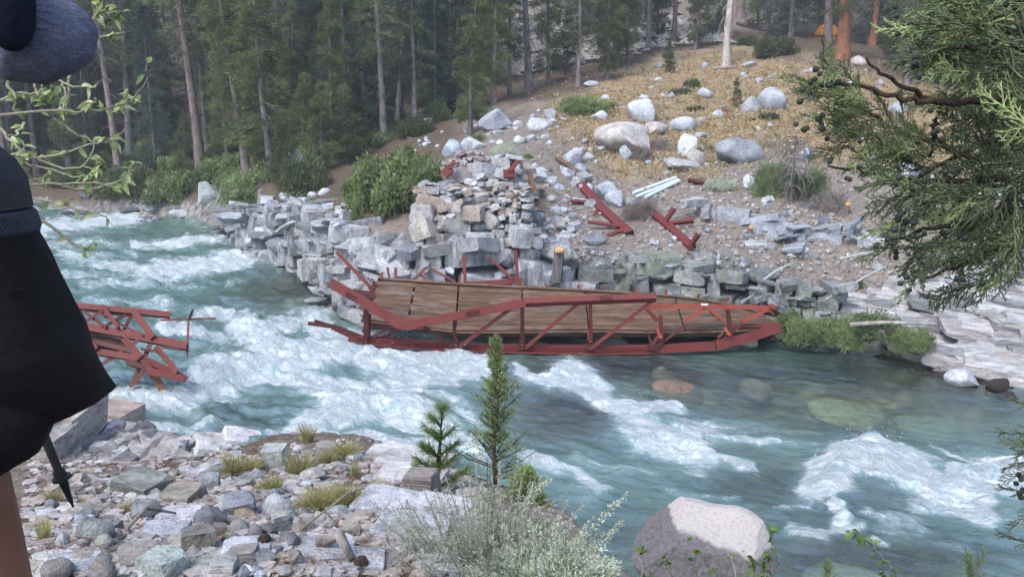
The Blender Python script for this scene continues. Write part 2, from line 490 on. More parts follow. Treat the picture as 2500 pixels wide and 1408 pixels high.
M['twigs'] = bark('silvery_twig', (.26, .25, .22), (.52, .52, .46), (20, 20, 20))
M['twigg'] = bark('grey_twig', (.16, .14, .13), (.36, .33, .31), (20, 20, 20))

def leaf(name, a, b, sc=1.2, trans=.35, rough=.6, fine=25):
    m = NT(name); p = m.pos(); oi = m.n('ObjectInfo')
    n = m.noise(p, sc, 4, .65); n2 = m.noise(p, fine, 3, .6)
    c = m.mix(m.ramp(n, [(.32, 0), (.68, 1)]), a, b)
    c = m.mix(1.0, c, m.ramp(n2, [(.3, .6), (.7, 1.4)]), 'MULTIPLY')
    c = m.mix(1.0, c, m.ramp(oi.outputs['Random'], [(0, .78), (1, 1.22)]), 'MULTIPLY')
    d = m.bsdf(c, rough, None, .25)
    t = m.n('BsdfTranslucent', {'Color': m.mix(1.0, c, (1.1, 1.25, .6), 'MULTIPLY')}).outputs[0]
    return m.done(m.n('MixShader', {0: trans, 1: d, 2: t}).outputs[0])
M['needle'] = leaf('pine_needles', (.080, .108, .068), (.20, .225, .125), .7)
M['needley'] = leaf('yellow_green_needles', (.075, .10, .045), (.20, .23, .095), .7)
M['needleb'] = leaf('blue_green_needles', (.045, .085, .078), (.12, .175, .155), .8)
M['shrub'] = leaf('shrub_leaves', (.095, .135, .060), (.30, .37, .18), 1.5)
M['shrubp'] = leaf('pale_shrub_leaves', (.10, .14, .06), (.24, .30, .15), 1.6)
M['shrubd'] = leaf('dark_shrub_leaves', (.045, .065, .032), (.13, .155, .08), 1.2)
M['sage'] = leaf('silvery_sage', (.34, .38, .32), (.62, .66, .58), 5, .25, .8, 70)
M['grass'] = leaf('dry_grass', (.26, .25, .12), (.52, .47, .26), 5, .3, .8, 60)
M['goldgrass'] = leaf('golden_heath', (.22, .165, .09), (.46, .365, .22), 1.2, .2, .9, 40)
M['litter'] = leaf('pine_litter', (.16, .085, .055), (.38, .22, .14), 8, .1, .9, 80)
M['willow'] = leaf('willow_leaves', (.28, .36, .18), (.52, .58, .36), 4, .4, .55, 40)
M['aspen'] = leaf('green_leaves', (.06, .12, .025), (.17, .26, .07), 5, .35, .5, 40)
M['juniper'] = leaf('juniper_foliage', (.050, .078, .042), (.165, .200, .105), 9, .15, .6, 120)
M['junipery'] = leaf('young_juniper_foliage', (.13, .19, .08), (.33, .40, .18), 6, .2, .6, 90)
M['sapling'] = leaf('pine_sapling_needles', (.09, .16, .06), (.27, .37, .14), 8, .2, .55, 120)
M['moss'] = leaf('moss', (.05, .07, .015), (.14, .17, .05), 4, .1, .9)
M['berry'] = simple('juniper_berry', (.030, .042, .034), .7, .5, 60)
# ------------------------------------------------------------------ ground
def tps_fit(C, lam=1e-3):
    C = np.asarray(C, float); X = C[:, :2]; n = len(X)
    r = np.linalg.norm(X[:, None] - X[None], axis=2)
    K = np.where(r > 0, r * r * np.log(r + 1e-12), 0) + lam * np.eye(n)
    Pm = np.hstack([np.ones((n, 1)), X])
    A = np.block([[K, Pm], [Pm.T, np.zeros((3, 3))]])
    w = np.linalg.solve(A, np.concatenate([C[:, 2], np.zeros(3)]))
    def f(x, y):
        out = w[n] + w[n + 1] * x + w[n + 2] * y
        for i in range(n):
            r2 = (x - X[i, 0]) ** 2 + (y - X[i, 1]) ** 2 + 1e-12
            out = out + w[i] * .5 * r2 * np.log(r2)
        return out
    return f

def zw(x, y):
    return -0.02 * ((x - 7) * .79 - (y - 12.5) * .61)

near_c = [(0, 0, 3.85), (-2, 0, 3.9), (2, -.5, 3.7), (-1, 1.2, 3.85), (-4, 2, 3.85), (-6, 4, 3.6), (4, 0, 3.6), (-8, 6.5, 3.1), (-5, -3, 4.2), (5, -4, 4.0), (0, -4, 4.2), (-12, 5, 3.3)] + \
    [tuple(P(*q)) for q in [(400, 1400, 2.6), (900, 1400, 2.7), (700, 1250, 3.6), (700, 1100, 5.2), (650, 1062, 5.8), (200, 1215, 3.9),
     (350, 1190, 4.3), (250, 1130, 5.2), (100, 1080, 6.0), (1000, 1135, 4.8), (1200, 1200, 4.2), (1400, 1395, 2.9), (500, 1150, 4.6), (100, 1300, 3.0), (1000, 1300, 3.1)]]
far_px = [(700, 505, 31), (630, 545, 35), (650, 450, 37), (500, 480, 44), (350, 440, 50), (200, 430, 54), (60, 470, 50), (480, 432, 47), (600, 420, 44), (720, 430, 38), (780, 490, 31), (850, 495, 27),
     (1010, 600, 22.2), (900, 570, 23), (950, 520, 24.5), (1290, 585, 22.6), (1150, 610, 22.2), (1150, 520, 24), (1150, 400, 26.5), (1050, 420, 28), (1350, 620, 22.3), (1350, 500, 25),
     (1400, 630, 21.9), (1600, 640, 21.7), (1700, 620, 22), (1850, 690, 21), (2000, 735, 21.3), (2200, 705, 21.6), (2350, 760, 20.6), (2480, 810, 19.2), (2480, 660, 21.8), (2400, 560, 23.6), (2480, 450, 26),
     (1480, 520, 25), (1500, 350, 32), (1600, 300, 36), (1700, 200, 45), (1800, 125, 54), (2050, 140, 50), (2300, 450, 26), (2200, 600, 22.8), (1750, 590, 22.8), (1900, 520, 24.4), (1600, 420, 28.5), (1800, 380, 31),
     (1800, 250, 39), (750, 330, 48), (1000, 320, 42), (1100, 250, 50), (1300, 230, 48), (1400, 200, 50), (1550, 160, 55), (1680, 95, 62), (1770, 160, 51), (1950, 120, 57), (2300, 200, 45), (2480, 300, 36),
     (1250, 370, 29), (1400, 420, 28), (1300, 290, 37), (2000, 400, 28.5), (2100, 300, 35)]
far_c = [tuple(P(*q)) for q in far_px] + [(0, 80, 14.5), (-30, 78, 8), (-60, 80, 6), (30, 75, 15), (60, 70, 15), (0, 105, 30), (-45, 108, 27), (45, 100, 30), (-90, 105, 24), (90, 95, 30),
     (0, 140, 34), (-90, 140, 32), (90, 130, 34), (0, 170, 34), (-140, 150, 32), (140, 150, 34), (25, 22, 3.2), (40, 16, 3.5), (20, 30, 5), (40, 40, 9), (-60, 58, 2.6), (-45, 52, 2.2)]
f_near = tps_fit(near_c); f_far = tps_fit(far_c)
NE = np.array([(-30, 8), (-8, 7.5), (-3.6, 6.2), (-3.0, 5.9), (-2.3, 5.0), (-1.85, 5.2), (-1.6, 6.0), (-1.25, 5.9), (-.76, 5.4), (-.5, 5.0), (-.1, 4.5), (.2, 4.0), (.35, 3.1), (1, 2.5), (4, 2.3), (30, 2.0)])
FE = np.array([(-60, 56), (-40, 53), (-26, 48.5), (-20, 46.5), (-14, 43), (-10.2, 35), (-6.4, 28), (-4.6, 23), (-3.2, 21.8), (1, 21.4), (6, 21), (8, 20.2), (9, 17.9), (10.2, 16.9), (14, 14.8), (30, 9)])

def height(x, y):
    hn = f_near(x, y); ye = np.interp(x, NE[:, 0], NE[:, 1])
    over = np.maximum(0, y - ye)
    hn = hn - over * np.where(x > .3, .9, 1.15) - np.maximum(0, over - .6) * .5
    hn = np.where(y > ye + 6, -9, hn)
    hf = f_far(x, y); yf = np.interp(x, FE[:, 0], FE[:, 1])
    un = np.maximum(0, yf + np.where(x > 8, .5, np.where(x > -12, 1.0, .3)) - y)
    hf = hf - un * np.where(x > 8, .6, np.where(x < -12, .9, 3.0))
    hf = np.where(y < yf - 6, -9, hf)
    bed = zw(x, y) - .75 + .28 * fbm(V2(x * .45, y * .45, 3), 4)
    land = np.maximum(hn, hf)
    d = land - bed
    h = np.maximum(land, bed)
    rough = smooth(-.1, .6, d)
    r = np.sqrt(x * x + y * y)
    far = smooth(12, 40, r)
    h = h + rough * (fbm(V2(x * .7, y * .7), 4) * (.05 + .13 * far) + fbm(V2(x * 3.1, y * 3.1, 5), 3) * (.018 + .03 * far))
    h = h + smooth(70, 110, r) * fbm(V2(x * .06, y * .06, 9), 4) * 3
    return h

NA, NR = 520, 560
AA = np.linspace(rad(-62), rad(62), NA)
R0, R1 = .5, 135.0
LR = np.linspace(math.log(R0), math.log(R1), NR)
gr, ga = np.meshgrid(np.exp(LR), AA, indexing='ij')
GX, GY = (gr * np.sin(ga)), (gr * np.cos(ga))
GZ = height(GX.ravel(), GY.ravel()).reshape(NR, NA)

def gh(x, y):
    """ground height by lookup in the sheet"""
    x = np.asarray(x, float); y = np.asarray(y, float)
    r = np.sqrt(x * x + y * y); a = np.arctan2(x, y)
    fi = np.clip((np.log(np.maximum(r, R0)) - LR[0]) / (LR[1] - LR[0]), 0, NR - 1.001)
    fj = np.clip((a - AA[0]) / (AA[1] - AA[0]), 0, NA - 1.001)
    i = fi.astype(int); j = fj.astype(int); u = fi - i; v = fj - j
    return (GZ[i, j] * (1 - u) * (1 - v) + GZ[i + 1, j] * u * (1 - v) + GZ[i, j + 1] * (1 - u) * v + GZ[i + 1, j + 1] * u * v)

_T = np.exp(np.linspace(math.log(1.5), math.log(180), 1600))
def hits(px, py, water=True):
    """photo pixels -> first point of ground (or water) along the ray"""
    px = np.atleast_1d(np.asarray(px, float)); py = np.atleast_1d(np.asarray(py, float))
    x = (px - 1250) / FPX; v = (704 - py) / FPX
    dy = math.cos(TH) + v * math.sin(TH); dz = -math.sin(TH) + v * math.cos(TH)
    out = np.zeros((len(px), 3))
    for k in range(len(px)):
        X = x[k] * _T; Y = dy[k] * _T; Z = CAM[2] + dz[k] * _T
        h = gh(X, Y)
        if water: h = np.maximum(h, zw(X, Y))
        b = np.nonzero(Z < h)[0]
        i = b[0] if len(b) else len(_T) - 1
        i0 = max(0, i - 1)
        a0 = Z[i0] - h[i0]; a1 = Z[i] - h[i]
        t = 0 if a0 == a1 else np.clip(a0 / (a0 - a1), 0, 1)
        out[k] = (X[i0] + (X[i] - X[i0]) * t, Y[i0] + (Y[i] - Y[i0]) * t, h[i0] + (h[i] - h[i0]) * t)
    return out
def G(px, py, water=True):
    return hits(px, py, water)[0]
def depth(p):
    return (p[1] - CAM[1]) * math.cos(TH) - (p[2] - CAM[2]) * math.sin(TH)

def inpoly(x, y, poly):
    c = np.zeros(len(x), bool); n = len(poly)
    for i in range(n):
        x1, y1 = poly[i]; x2, y2 = poly[(i + 1) % n]
        if y1 == y2: continue
        c ^= ((y1 > y) != (y2 > y)) & (x < (x2 - x1) * (y - y1) / (y2 - y1) + x1)
    return c

vx, vy, vz = GX.ravel(), GY.ravel(), GZ.ravel()
gV = np.stack([vx, vy, vz], 1)
gpx, gpy, gd = proj(gV)
jx = gpx + 60 * fbm(V2(vx * .5, vy * .5, 1), 3); jy = gpy + 35 * fbm(V2(vx * .5, vy * .5, 8), 3)
GOLD = [(1330, 262), (1500, 190), (1620, 140), (1800, 105), (2050, 165), (2500, 240), (2500, 400), (2000, 385), (1880, 330), (1740, 420), (1560, 440), (1430, 350), (1340, 300)]
gold = inpoly(jx, jy, GOLD) & (vy > 20)
litter = ((vy > 24) & (jx < 1120) & (vx < 2)) | ((vy > 44) & (vy < 66)) | ((vy < 9) & (jx < 1100))
litter = litter & ~gold
whole = (gold * 1.0).reshape(NR, NA)
for _ in range(14): whole = (whole + np.roll(whole, 1, 0) + np.roll(whole, -1, 0) + np.roll(whole, 1, 1) + np.roll(whole, -1, 1)) / 5
gold = whole.ravel()
w2 = (litter * 1.0).reshape(NR, NA)
for _ in range(5): w2 = (w2 + np.roll(w2, 1, 0) + np.roll(w2, -1, 0) + np.roll(w2, 1, 1) + np.roll(w2, -1, 1)) / 5
litter = w2.ravel()
zone = np.stack([gold * .85, np.where(vy < 9, litter * (.2 + .5 * (fbm(V2(vx * 1.3, vy * 1.3, 4), 3) > .1)), litter * .95), smooth(.12, -.1, vz - zw(vx, vy)) * (np.hypot(vx, vy) < 70)], 1)
gzy = np.gradient(GZ, axis=0) / np.gradient(gr, axis=0); gzx = np.gradient(GZ, axis=1) / (gr * (AA[1] - AA[0]))
steep = smooth(.75, 1.3, np.hypot(gzx, gzy)).ravel() * (vy > 15) * (np.hypot(vx, vy) < 60)
ii = np.arange(NR - 1)[:, None] * NA; jj = np.arange(NA - 1)[None, :]
gQ = np.stack([ii + jj, ii + jj + 1, ii + NA + jj + 1, ii + NA + jj], -1).reshape(-1, 4)
structure(ob('ground', mesh('ground', gV, [gQ[:, ::-1]], M['ground'], attrs={'zone': zone, 'steep': steep})))

# ------------------------------------------------------------------ river
CL = np.array([(-60, 66), (-40, 55), (-26, 45), (-17, 36), (-9, 26.5), (-3, 19), (2, 15.2), (7, 12.6), (14, 10), (25, 7.5), (50, 2)])
def flowuv(x, y):
    best = np.full(len(x), 1e9); U = np.zeros(len(x)); Vv = np.zeros(len(x)); acc = 0
    # dense smooth centre line
    t = np.linspace(0, len(CL) - 1, 160); cx = np.interp(t, range(len(CL)), CL[:, 0]); cy = np.interp(t, range(len(CL)), CL[:, 1])
    for _ in range(6):
        cx[1:-1] = (cx[:-2] + 2 * cx[1:-1] + cx[2:]) / 4; cy[1:-1] = (cy[:-2] + 2 * cy[1:-1] + cy[2:]) / 4
    wsum = np.zeros(len(x)); us = np.zeros(len(x)); vs = np.zeros(len(x))
    seg = np.concatenate([[0], np.cumsum(np.hypot(np.diff(cx), np.diff(cy)))])
    tx = np.gradient(cx, seg); ty = np.gradient(cy, seg)
    for k in range(len(cx)):
        dx = x - cx[k]; dy = y - cy[k]
        w = 1.0 / (dx * dx + dy * dy + 2.0) ** 3
        us += w * (seg[k] + dx * tx[k] + dy * ty[k]); vs += w * (-dx * ty[k] + dy * tx[k]); wsum += w
    return us / wsum, vs / wsum

NWA, NWR = 560, 620
wa = np.linspace(rad(-52), rad(52), NWA); wr = np.exp(np.linspace(math.log(5.5), math.log(85), NWR))
wrg, wag = np.meshgrid(wr, wa, indexing='ij')
wx, wy = (wrg * np.sin(wag)).ravel(), (wrg * np.cos(wag)).ravel()
wz0 = zw(wx, wy)
fu, fv = flowuv(wx, wy)
wpx, wpy, wd = proj(np.stack([wx, wy, wz0], 1))
STROKES = [
 ([(60, 562), (200, 548), (330, 532)], 20, .85), ([(330, 602), (450, 592), (560, 580), (600, 575)], 13, .85), ([(360, 662), (500, 648), (640, 628), (720, 628)], 24, 1.0),
 ([(150, 622), (300, 652), (420, 660)], 18, .7), ([(200, 700), (380, 690), (480, 702)], 12, .6), ([(90, 600), (250, 590), (330, 615)], 14, .55), ([(110, 660), (260, 680), (380, 668)], 14, .55),
 ([(450, 540), (520, 548), (570, 552)], 6, .5), ([(560, 690), (640, 672), (720, 662)], 14, .6), ([(200, 730), (330, 740), (420, 745)], 12, .55),
 ([(470, 770), (520, 760), (560, 765)], 14, .8), ([(400, 790), (470, 810), (560, 830)], 18, .7),
 ([(595, 800), (640, 850), (720, 880), (850, 862), (1000, 872), (1190, 905)], 36, 1.15), ([(720, 750), (775, 765), (800, 830)], 28, 1.1), ([(590, 820), (660, 800), (720, 790)], 26, .9),
 ([(480, 905), (640, 905), (720, 935), (800, 955), (900, 965), (1010, 930)], 30, 1.0), ([(240, 985), (420, 972), (560, 955)], 26, .95), ([(330, 1040), (430, 1050), (520, 1030)], 18, .7),
 ([(700, 1075), (760, 1030), (830, 1005), (920, 990), (1000, 1010), (1100, 1060), (1160, 1100)], 32, 1.15), ([(760, 1080), (900, 1085), (1040, 1110)], 26, 1.0), ([(900, 905), (1000, 900), (1100, 930)], 26, .8),
 ([(850, 820), (900, 840), (960, 838)], 16, .8), ([(1020, 800), (1060, 815)], 18, .9),
 ([(1040, 960), (1130, 990), (1190, 1040)], 22, .6), ([(1250, 890), (1300, 920), (1350, 945)], 14, .9), ([(1270, 960), (1340, 980)], 10, .5),
 ([(1380, 915), (1440, 950), (1480, 1010), (1550, 1065), (1640, 1085), (1700, 1108)], 38, 1.15), ([(1480, 985), (1580, 1010), (1640, 1005)], 22, .9), ([(1600, 1050), (1720, 1050), (1830, 1062), (1900, 1080)], 17, .75), ([(1700, 1110), (1760, 1130), (1830, 1145)], 12, .8),
 ([(1290, 1140), (1380, 1150), (1460, 1190)], 24, .8), ([(1400, 1110), (1500, 1140), (1560, 1150)], 14, .45), ([(1480, 1130), (1600, 1150)], 10, .4), ([(1640, 1200), (1760, 1210), (1800, 1200)], 9, .5),
 ([(2000, 1185), (2050, 1145), (2130, 1125), (2200, 1155), (2290, 1205), (2390, 1238)], 38, 1.3), ([(2050, 1190), (2060, 1260), (2030, 1300)], 18, .9), ([(1900, 1290), (2000, 1305), (2090, 1295)], 14, .85), ([(2120, 1230), (2140, 1280), (2230, 1290)], 18, .55), ([(2230, 1250), (2330, 1255), (2400, 1265)], 16, .7),
 ([(2340, 1192), (2420, 1170), (2520, 1182)], 40, 1.3), ([(2280, 1100), (2330, 1125), (2370, 1150)], 8, .9), ([(2380, 1255), (2500, 1265)], 18, .6), ([(1900, 1085), (2050, 1090), (2180, 1105)], 10, .5), ([(1880, 1250), (1990, 1242)], 6, .7), ([(2140, 1330), (2180, 1335)], 10, .7), ([(2250, 1315), (2340, 1325)], 10, .45),
 ([(1820, 760), (1860, 765)], 4, .0)]
nz = fbm(V2(fu * .55, fv * 1.3, 2), 4)
qx = wpx + 22 * nz * np.clip(22 / wd, .4, 2); qy = wpy + 13 * fbm(V2(fu * .7, fv * 1.5, 6), 4) * np.clip(22 / wd, .4, 2)
def soft0(cx, cy, rx, ry):
    return np.exp(-(((qx - cx) / rx) ** 2 + ((qy - cy) / ry) ** 2) ** 1.5)
foam = np.zeros(len(wx))
for pts, hw, inten in STROKES:
    dd = np.full(len(wx), 1e9)
    for (x1, y1), (x2, y2) in zip(pts[:-1], pts[1:]):
        ex, ey = x2 - x1, y2 - y1
        t = np.clip(((qx - x1) * ex + (qy - y1) * ey) / (ex * ex + ey * ey), 0, 1)
        dd = np.minimum(dd, np.hypot(qx - x1 - t * ex, (qy - y1 - t * ey)))
    foam = np.maximum(foam, inten * np.exp(-(dd / (hw * 1.25)) ** 2))
foam = np.maximum(foam, .33 * smooth(1250, 700, wpx) * smooth(480, 560, wpy) * (.6 + .6 * nz))
foam += .10 * np.clip(nz, -1, 1)
foam *= 1 - .85 * np.exp(-(((wpx - 1395) / 135) ** 2 + ((wpy - 1015 - (wpx - 1395) * .28) / 52) ** 2) ** 2)
foam *= 1 - .8 * soft0(720, 705, 130, 62) - .5 * soft0(640, 960, 90, 25)
foam *= smooth(-.1, .35, wz0 - gh(wx, wy) + .2)
def soft(cx, cy, rx, ry):
    return np.exp(-(((wpx - cx) / rx) ** 2 + ((wpy - cy) / ry) ** 2) ** 1.5)
shal = np.maximum.reduce([soft(1390, 1000, 150, 95), soft(1660, 935, 110, 60), soft(1500, 900, 260, 40), soft(2050, 1230, 0.1 + 260, 90) * .6, soft(2100, 960, 480, 110), soft(1850, 1180, 170, 55) * .7,
    soft(710, 705, 150, 70) * .9, soft(660, 800, 90, 60) * .5, soft(2100, 1370, 330, 80), soft(700, 570, 130, 40) * .5, soft(560, 1010, 150, 45) * .5, soft(1500, 1340, 120, 90) * .5, soft(2330, 900, 230, 60)])
shal *= np.clip(1.1 - foam, 0, 1)
# surface: standing waves and chop, higher where the water is white
amp = .035 + .10 * np.clip(foam, 0, 1.2) + .05 * smooth(1250, 500, wpx)
wz = wz0 + amp * (1.1 * fbm(V2(fu * .5, fv * .9, 11), 4) + .65 * fbm(V2(fu * 1.8, fv * 3.2, 4), 3)) + .05 * np.clip(foam - .25, 0, 1)
wz += (.006 + .035 * np.clip(foam, 0, 1.2)) * fbm(V2(fu * 4.2, fv * 6.5, 14), 3)
wz += .11 * soft(2160, 1150, 170, 50) + .10 * soft(2460, 1165, 120, 40) + .12 * soft(930, 990, 220, 40) + .13 * soft(1560, 1040, 110, 40) + .12 * soft(700, 880, 200, 50)
ii = np.arange(NWR - 1)[:, None] * NWA; jj = np.arange(NWA - 1)[None, :]
wQ = np.stack([ii + jj, ii + jj + 1, ii + NWA + jj + 1, ii + NWA + jj], -1).reshape(-1, 4)
deep = (wz0 - gh(wx, wy))
keep = (deep[wQ] > -.35).any(1)
used = np.unique(wQ[keep]); remap = np.full(len(wx), -1); remap[used] = np.arange(len(used))
wV = np.stack([wx, wy, wz], 1)[used]
structure(ob('river', mesh('river', wV, [remap[wQ[keep]][:, ::-1]], M['water'],
    attrs={'flow': np.stack([fu, fv, 0 * fu], 1)[used], 'foam': np.stack([foam, shal, wz - wz0], 1)[used]})))

# droplets thrown up by the white water
q = np.random.RandomState(3); k = np.nonzero((foam > .75) & (wd < 40) & (wd > 13))[0]; pr = foam[k] ** 3 / wd[k] * np.gradient(wr)[np.clip(k // NWA, 0, NWR - 1)]; k = q.choice(k, 2600, p=pr / pr.sum())
C = np.stack([wx[k], wy[k], wz[k]], 1) + q.normal(size=(len(k), 3)) * [.06, .06, 0]; C[:, 2] += np.abs(q.normal(size=len(k))) ** 1.5 * .075
s = q.uniform(.003, .010, len(k)); O = np.array([(1, 0, -.6), (-.5, .87, -.6), (-.5, -.87, -.6), (0, 0, 1)])
Vd = (C[:, None] + O[None] * s[:, None, None]).reshape(-1, 3); Td = (np.array([(0, 1, 3), (1, 2, 3), (2, 0, 3), (0, 2, 1)])[None] + 4 * np.arange(len(k))[:, None, None]).reshape(-1, 3)
dm = NT('water_drops'); stuff(ob('water_spray', mesh('spray_shape', Vd, [Td], dm.done(dm.bsdf((.85, .90, .93), .5)), False)))
# ------------------------------------------------------------------ rock shapes (shared meshes)
def rock_me(seed, sub, cuts, rough, squash=(1, 1, 1), mat='rock', sharp=32, fr=1.3):
    r = np.random.RandomState(seed)
    bm = bmesh.new(); bmesh.ops.create_icosphere(bm, subdivisions=sub, radius=1)
    V = np.array([v.co[:] for v in bm.verts]); F = np.array([[v.index for v in f.verts] for f in bm.faces]); bm.free()
    V = V * (1 + .22 * pn(V * .9 + seed * 3.1))[:, None]
    for _ in range(cuts):
        n = r.normal(size=3); n /= np.linalg.norm(n); d = r.uniform(.5, .86)
        k = V @ n - d
        V = V - np.where(k > 0, k * .96, 0)[:, None] * n
    V = V * (1 + rough * fbm(V * fr * 2 + seed, 4))[:, None]
    V = V * np.array(squash)
    V /= np.abs(V).max(0)
    return mesh('rock_shape', V, [F], M[mat], True, rad(sharp))


def hull_me(seed, mat, cut=.30, bev=.035, n_extra=0, sph=False, rough=.02):
    """a fractured stone: convex hull of chipped cube corners, edges slightly worn"""
    r = np.random.RandomState(seed); pts = []
    if sph:
        u = r.normal(size=(22, 3)); u /= np.linalg.norm(u, axis=1)[:, None]; pts = list(u * r.uniform(.8, 1.05, (22, 1)))
    else:
        for a in (-1, 1):
            for b_ in (-1, 1):
                for c in (-1, 1):
                    p = np.array([a, b_, c], float) * (1 - r.uniform(0, .14, 3))
                    if r.rand() < .75:
                        for k in range(3):
                            e = p.copy(); e[k] -= np.sign(p[k]) * r.uniform(.05, cut) * 2; pts.append(e)
                    else: pts.append(p)
    bm = bmesh.new(); vs = [bm.verts.new(p) for p in pts]
    bmesh.ops.convex_hull(bm, input=vs)
    bmesh.ops.delete(bm, geom=[v for v in bm.verts if not v.link_faces], context='VERTS')
    bmesh.ops.dissolve_limit(bm, angle_limit=.12, verts=bm.verts[:], edges=bm.edges[:])
    bmesh.ops.bevel(bm, geom=bm.edges[:], offset=bev, segments=1, affect='EDGES', clamp_overlap=True)
    bmesh.ops.triangulate(bm, faces=bm.faces[:])
    bmesh.ops.subdivide_edges(bm, edges=[e for e in bm.edges if e.calc_length() > .55], cuts=1)
    bmesh.ops.triangulate(bm, faces=bm.faces[:])
    bm.normal_update(); bm.verts.index_update()
    V = np.array([v.co[:] for v in bm.verts]); F = np.array([[v.index for v in f.verts] for f in bm.faces]); bm.free()
    V = V * (1 + rough * fbm(V * 2.1 + seed * 1.7, 3))[:, None] + r.normal(size=V.shape) * rough * .35
    V /= np.abs(V).max(0)
    return mesh('block_shape', V, [F], M[mat], True, rad(24))

ANG = [rock_me(10 + i, 3, 9 + i % 4, .035) for i in range(8)]           # angular boulders
RND = [rock_me(40 + i, 3, 3, .03, sharp=60) for i in range(5)]           # rounded boulders
FLT = [rock_me(60 + i, 3, 8, .035) for i in range(5)]
COB = [rock_me(80 + i, 2, 4, .03, sharp=45) for i in range(6)]           # cobbles, 320 tris
CHP = [hull_me(100 + i, 'rock', .42, .05, sph=i % 2 == 0) for i in range(10)]          # broken chips
SLT = [hull_me(120 + i, 'slate', .45, .03) for i in range(6)]
RIV = [rock_me(140 + i, 3, 6, .04, mat='rockw') for i in range(3)]

PALE = [(.50, .52, .55), (.46, .48, .52), (.54, .54, .54), (.42, .44, .47), (.48, .47, .46), (.56, .56, .57)]
GREY = [(.24, .25, .26), (.30, .31, .32), (.36, .36, .36), (.27, .29, .30), (.33, .31, .29), (.40, .38, .36), (.21, .22, .24)]
TAN = [(.44, .38, .32), (.48, .42, .35), (.40, .34, .30)]
def pick(L, r): return L[r.randint(len(L))]

def put(name, lab, cat, px, py, w, h, shapes, col, group=None, rot=None, seed=0, sink=.3, dep=1.0, tilt=.15, parent=None, water=True, yaw=None):
    """a stone whose outline in the photo is about w x h pixels round (px, py)"""
    r = np.random.RandomState(int(px * 7 + py * 13 + seed) % 99991)
    g = G(px, py + h * .38, water)
    d = depth(g); s = w / 2 * d / FPX * 1.06; sz = h / 2 * d / FPX * 1.25
    me = shapes[r.randint(len(shapes))] if isinstance(shapes, list) else shapes
    o = ob(name, me, parent, (g[0], g[1] + s * .35 * dep, g[2] + sz * (1 - sink) * .9 - sz * .1), (r.uniform(-tilt, tilt), r.uniform(-tilt, tilt), r.uniform(-.5, .5) if yaw is None else yaw) if rot is None else rot,
           (s, s * dep * r.uniform(.8, 1.0), sz), np.array(col) * r.uniform(.9, 1.1))
    if lab: tag(o, lab, cat, group)
    return o

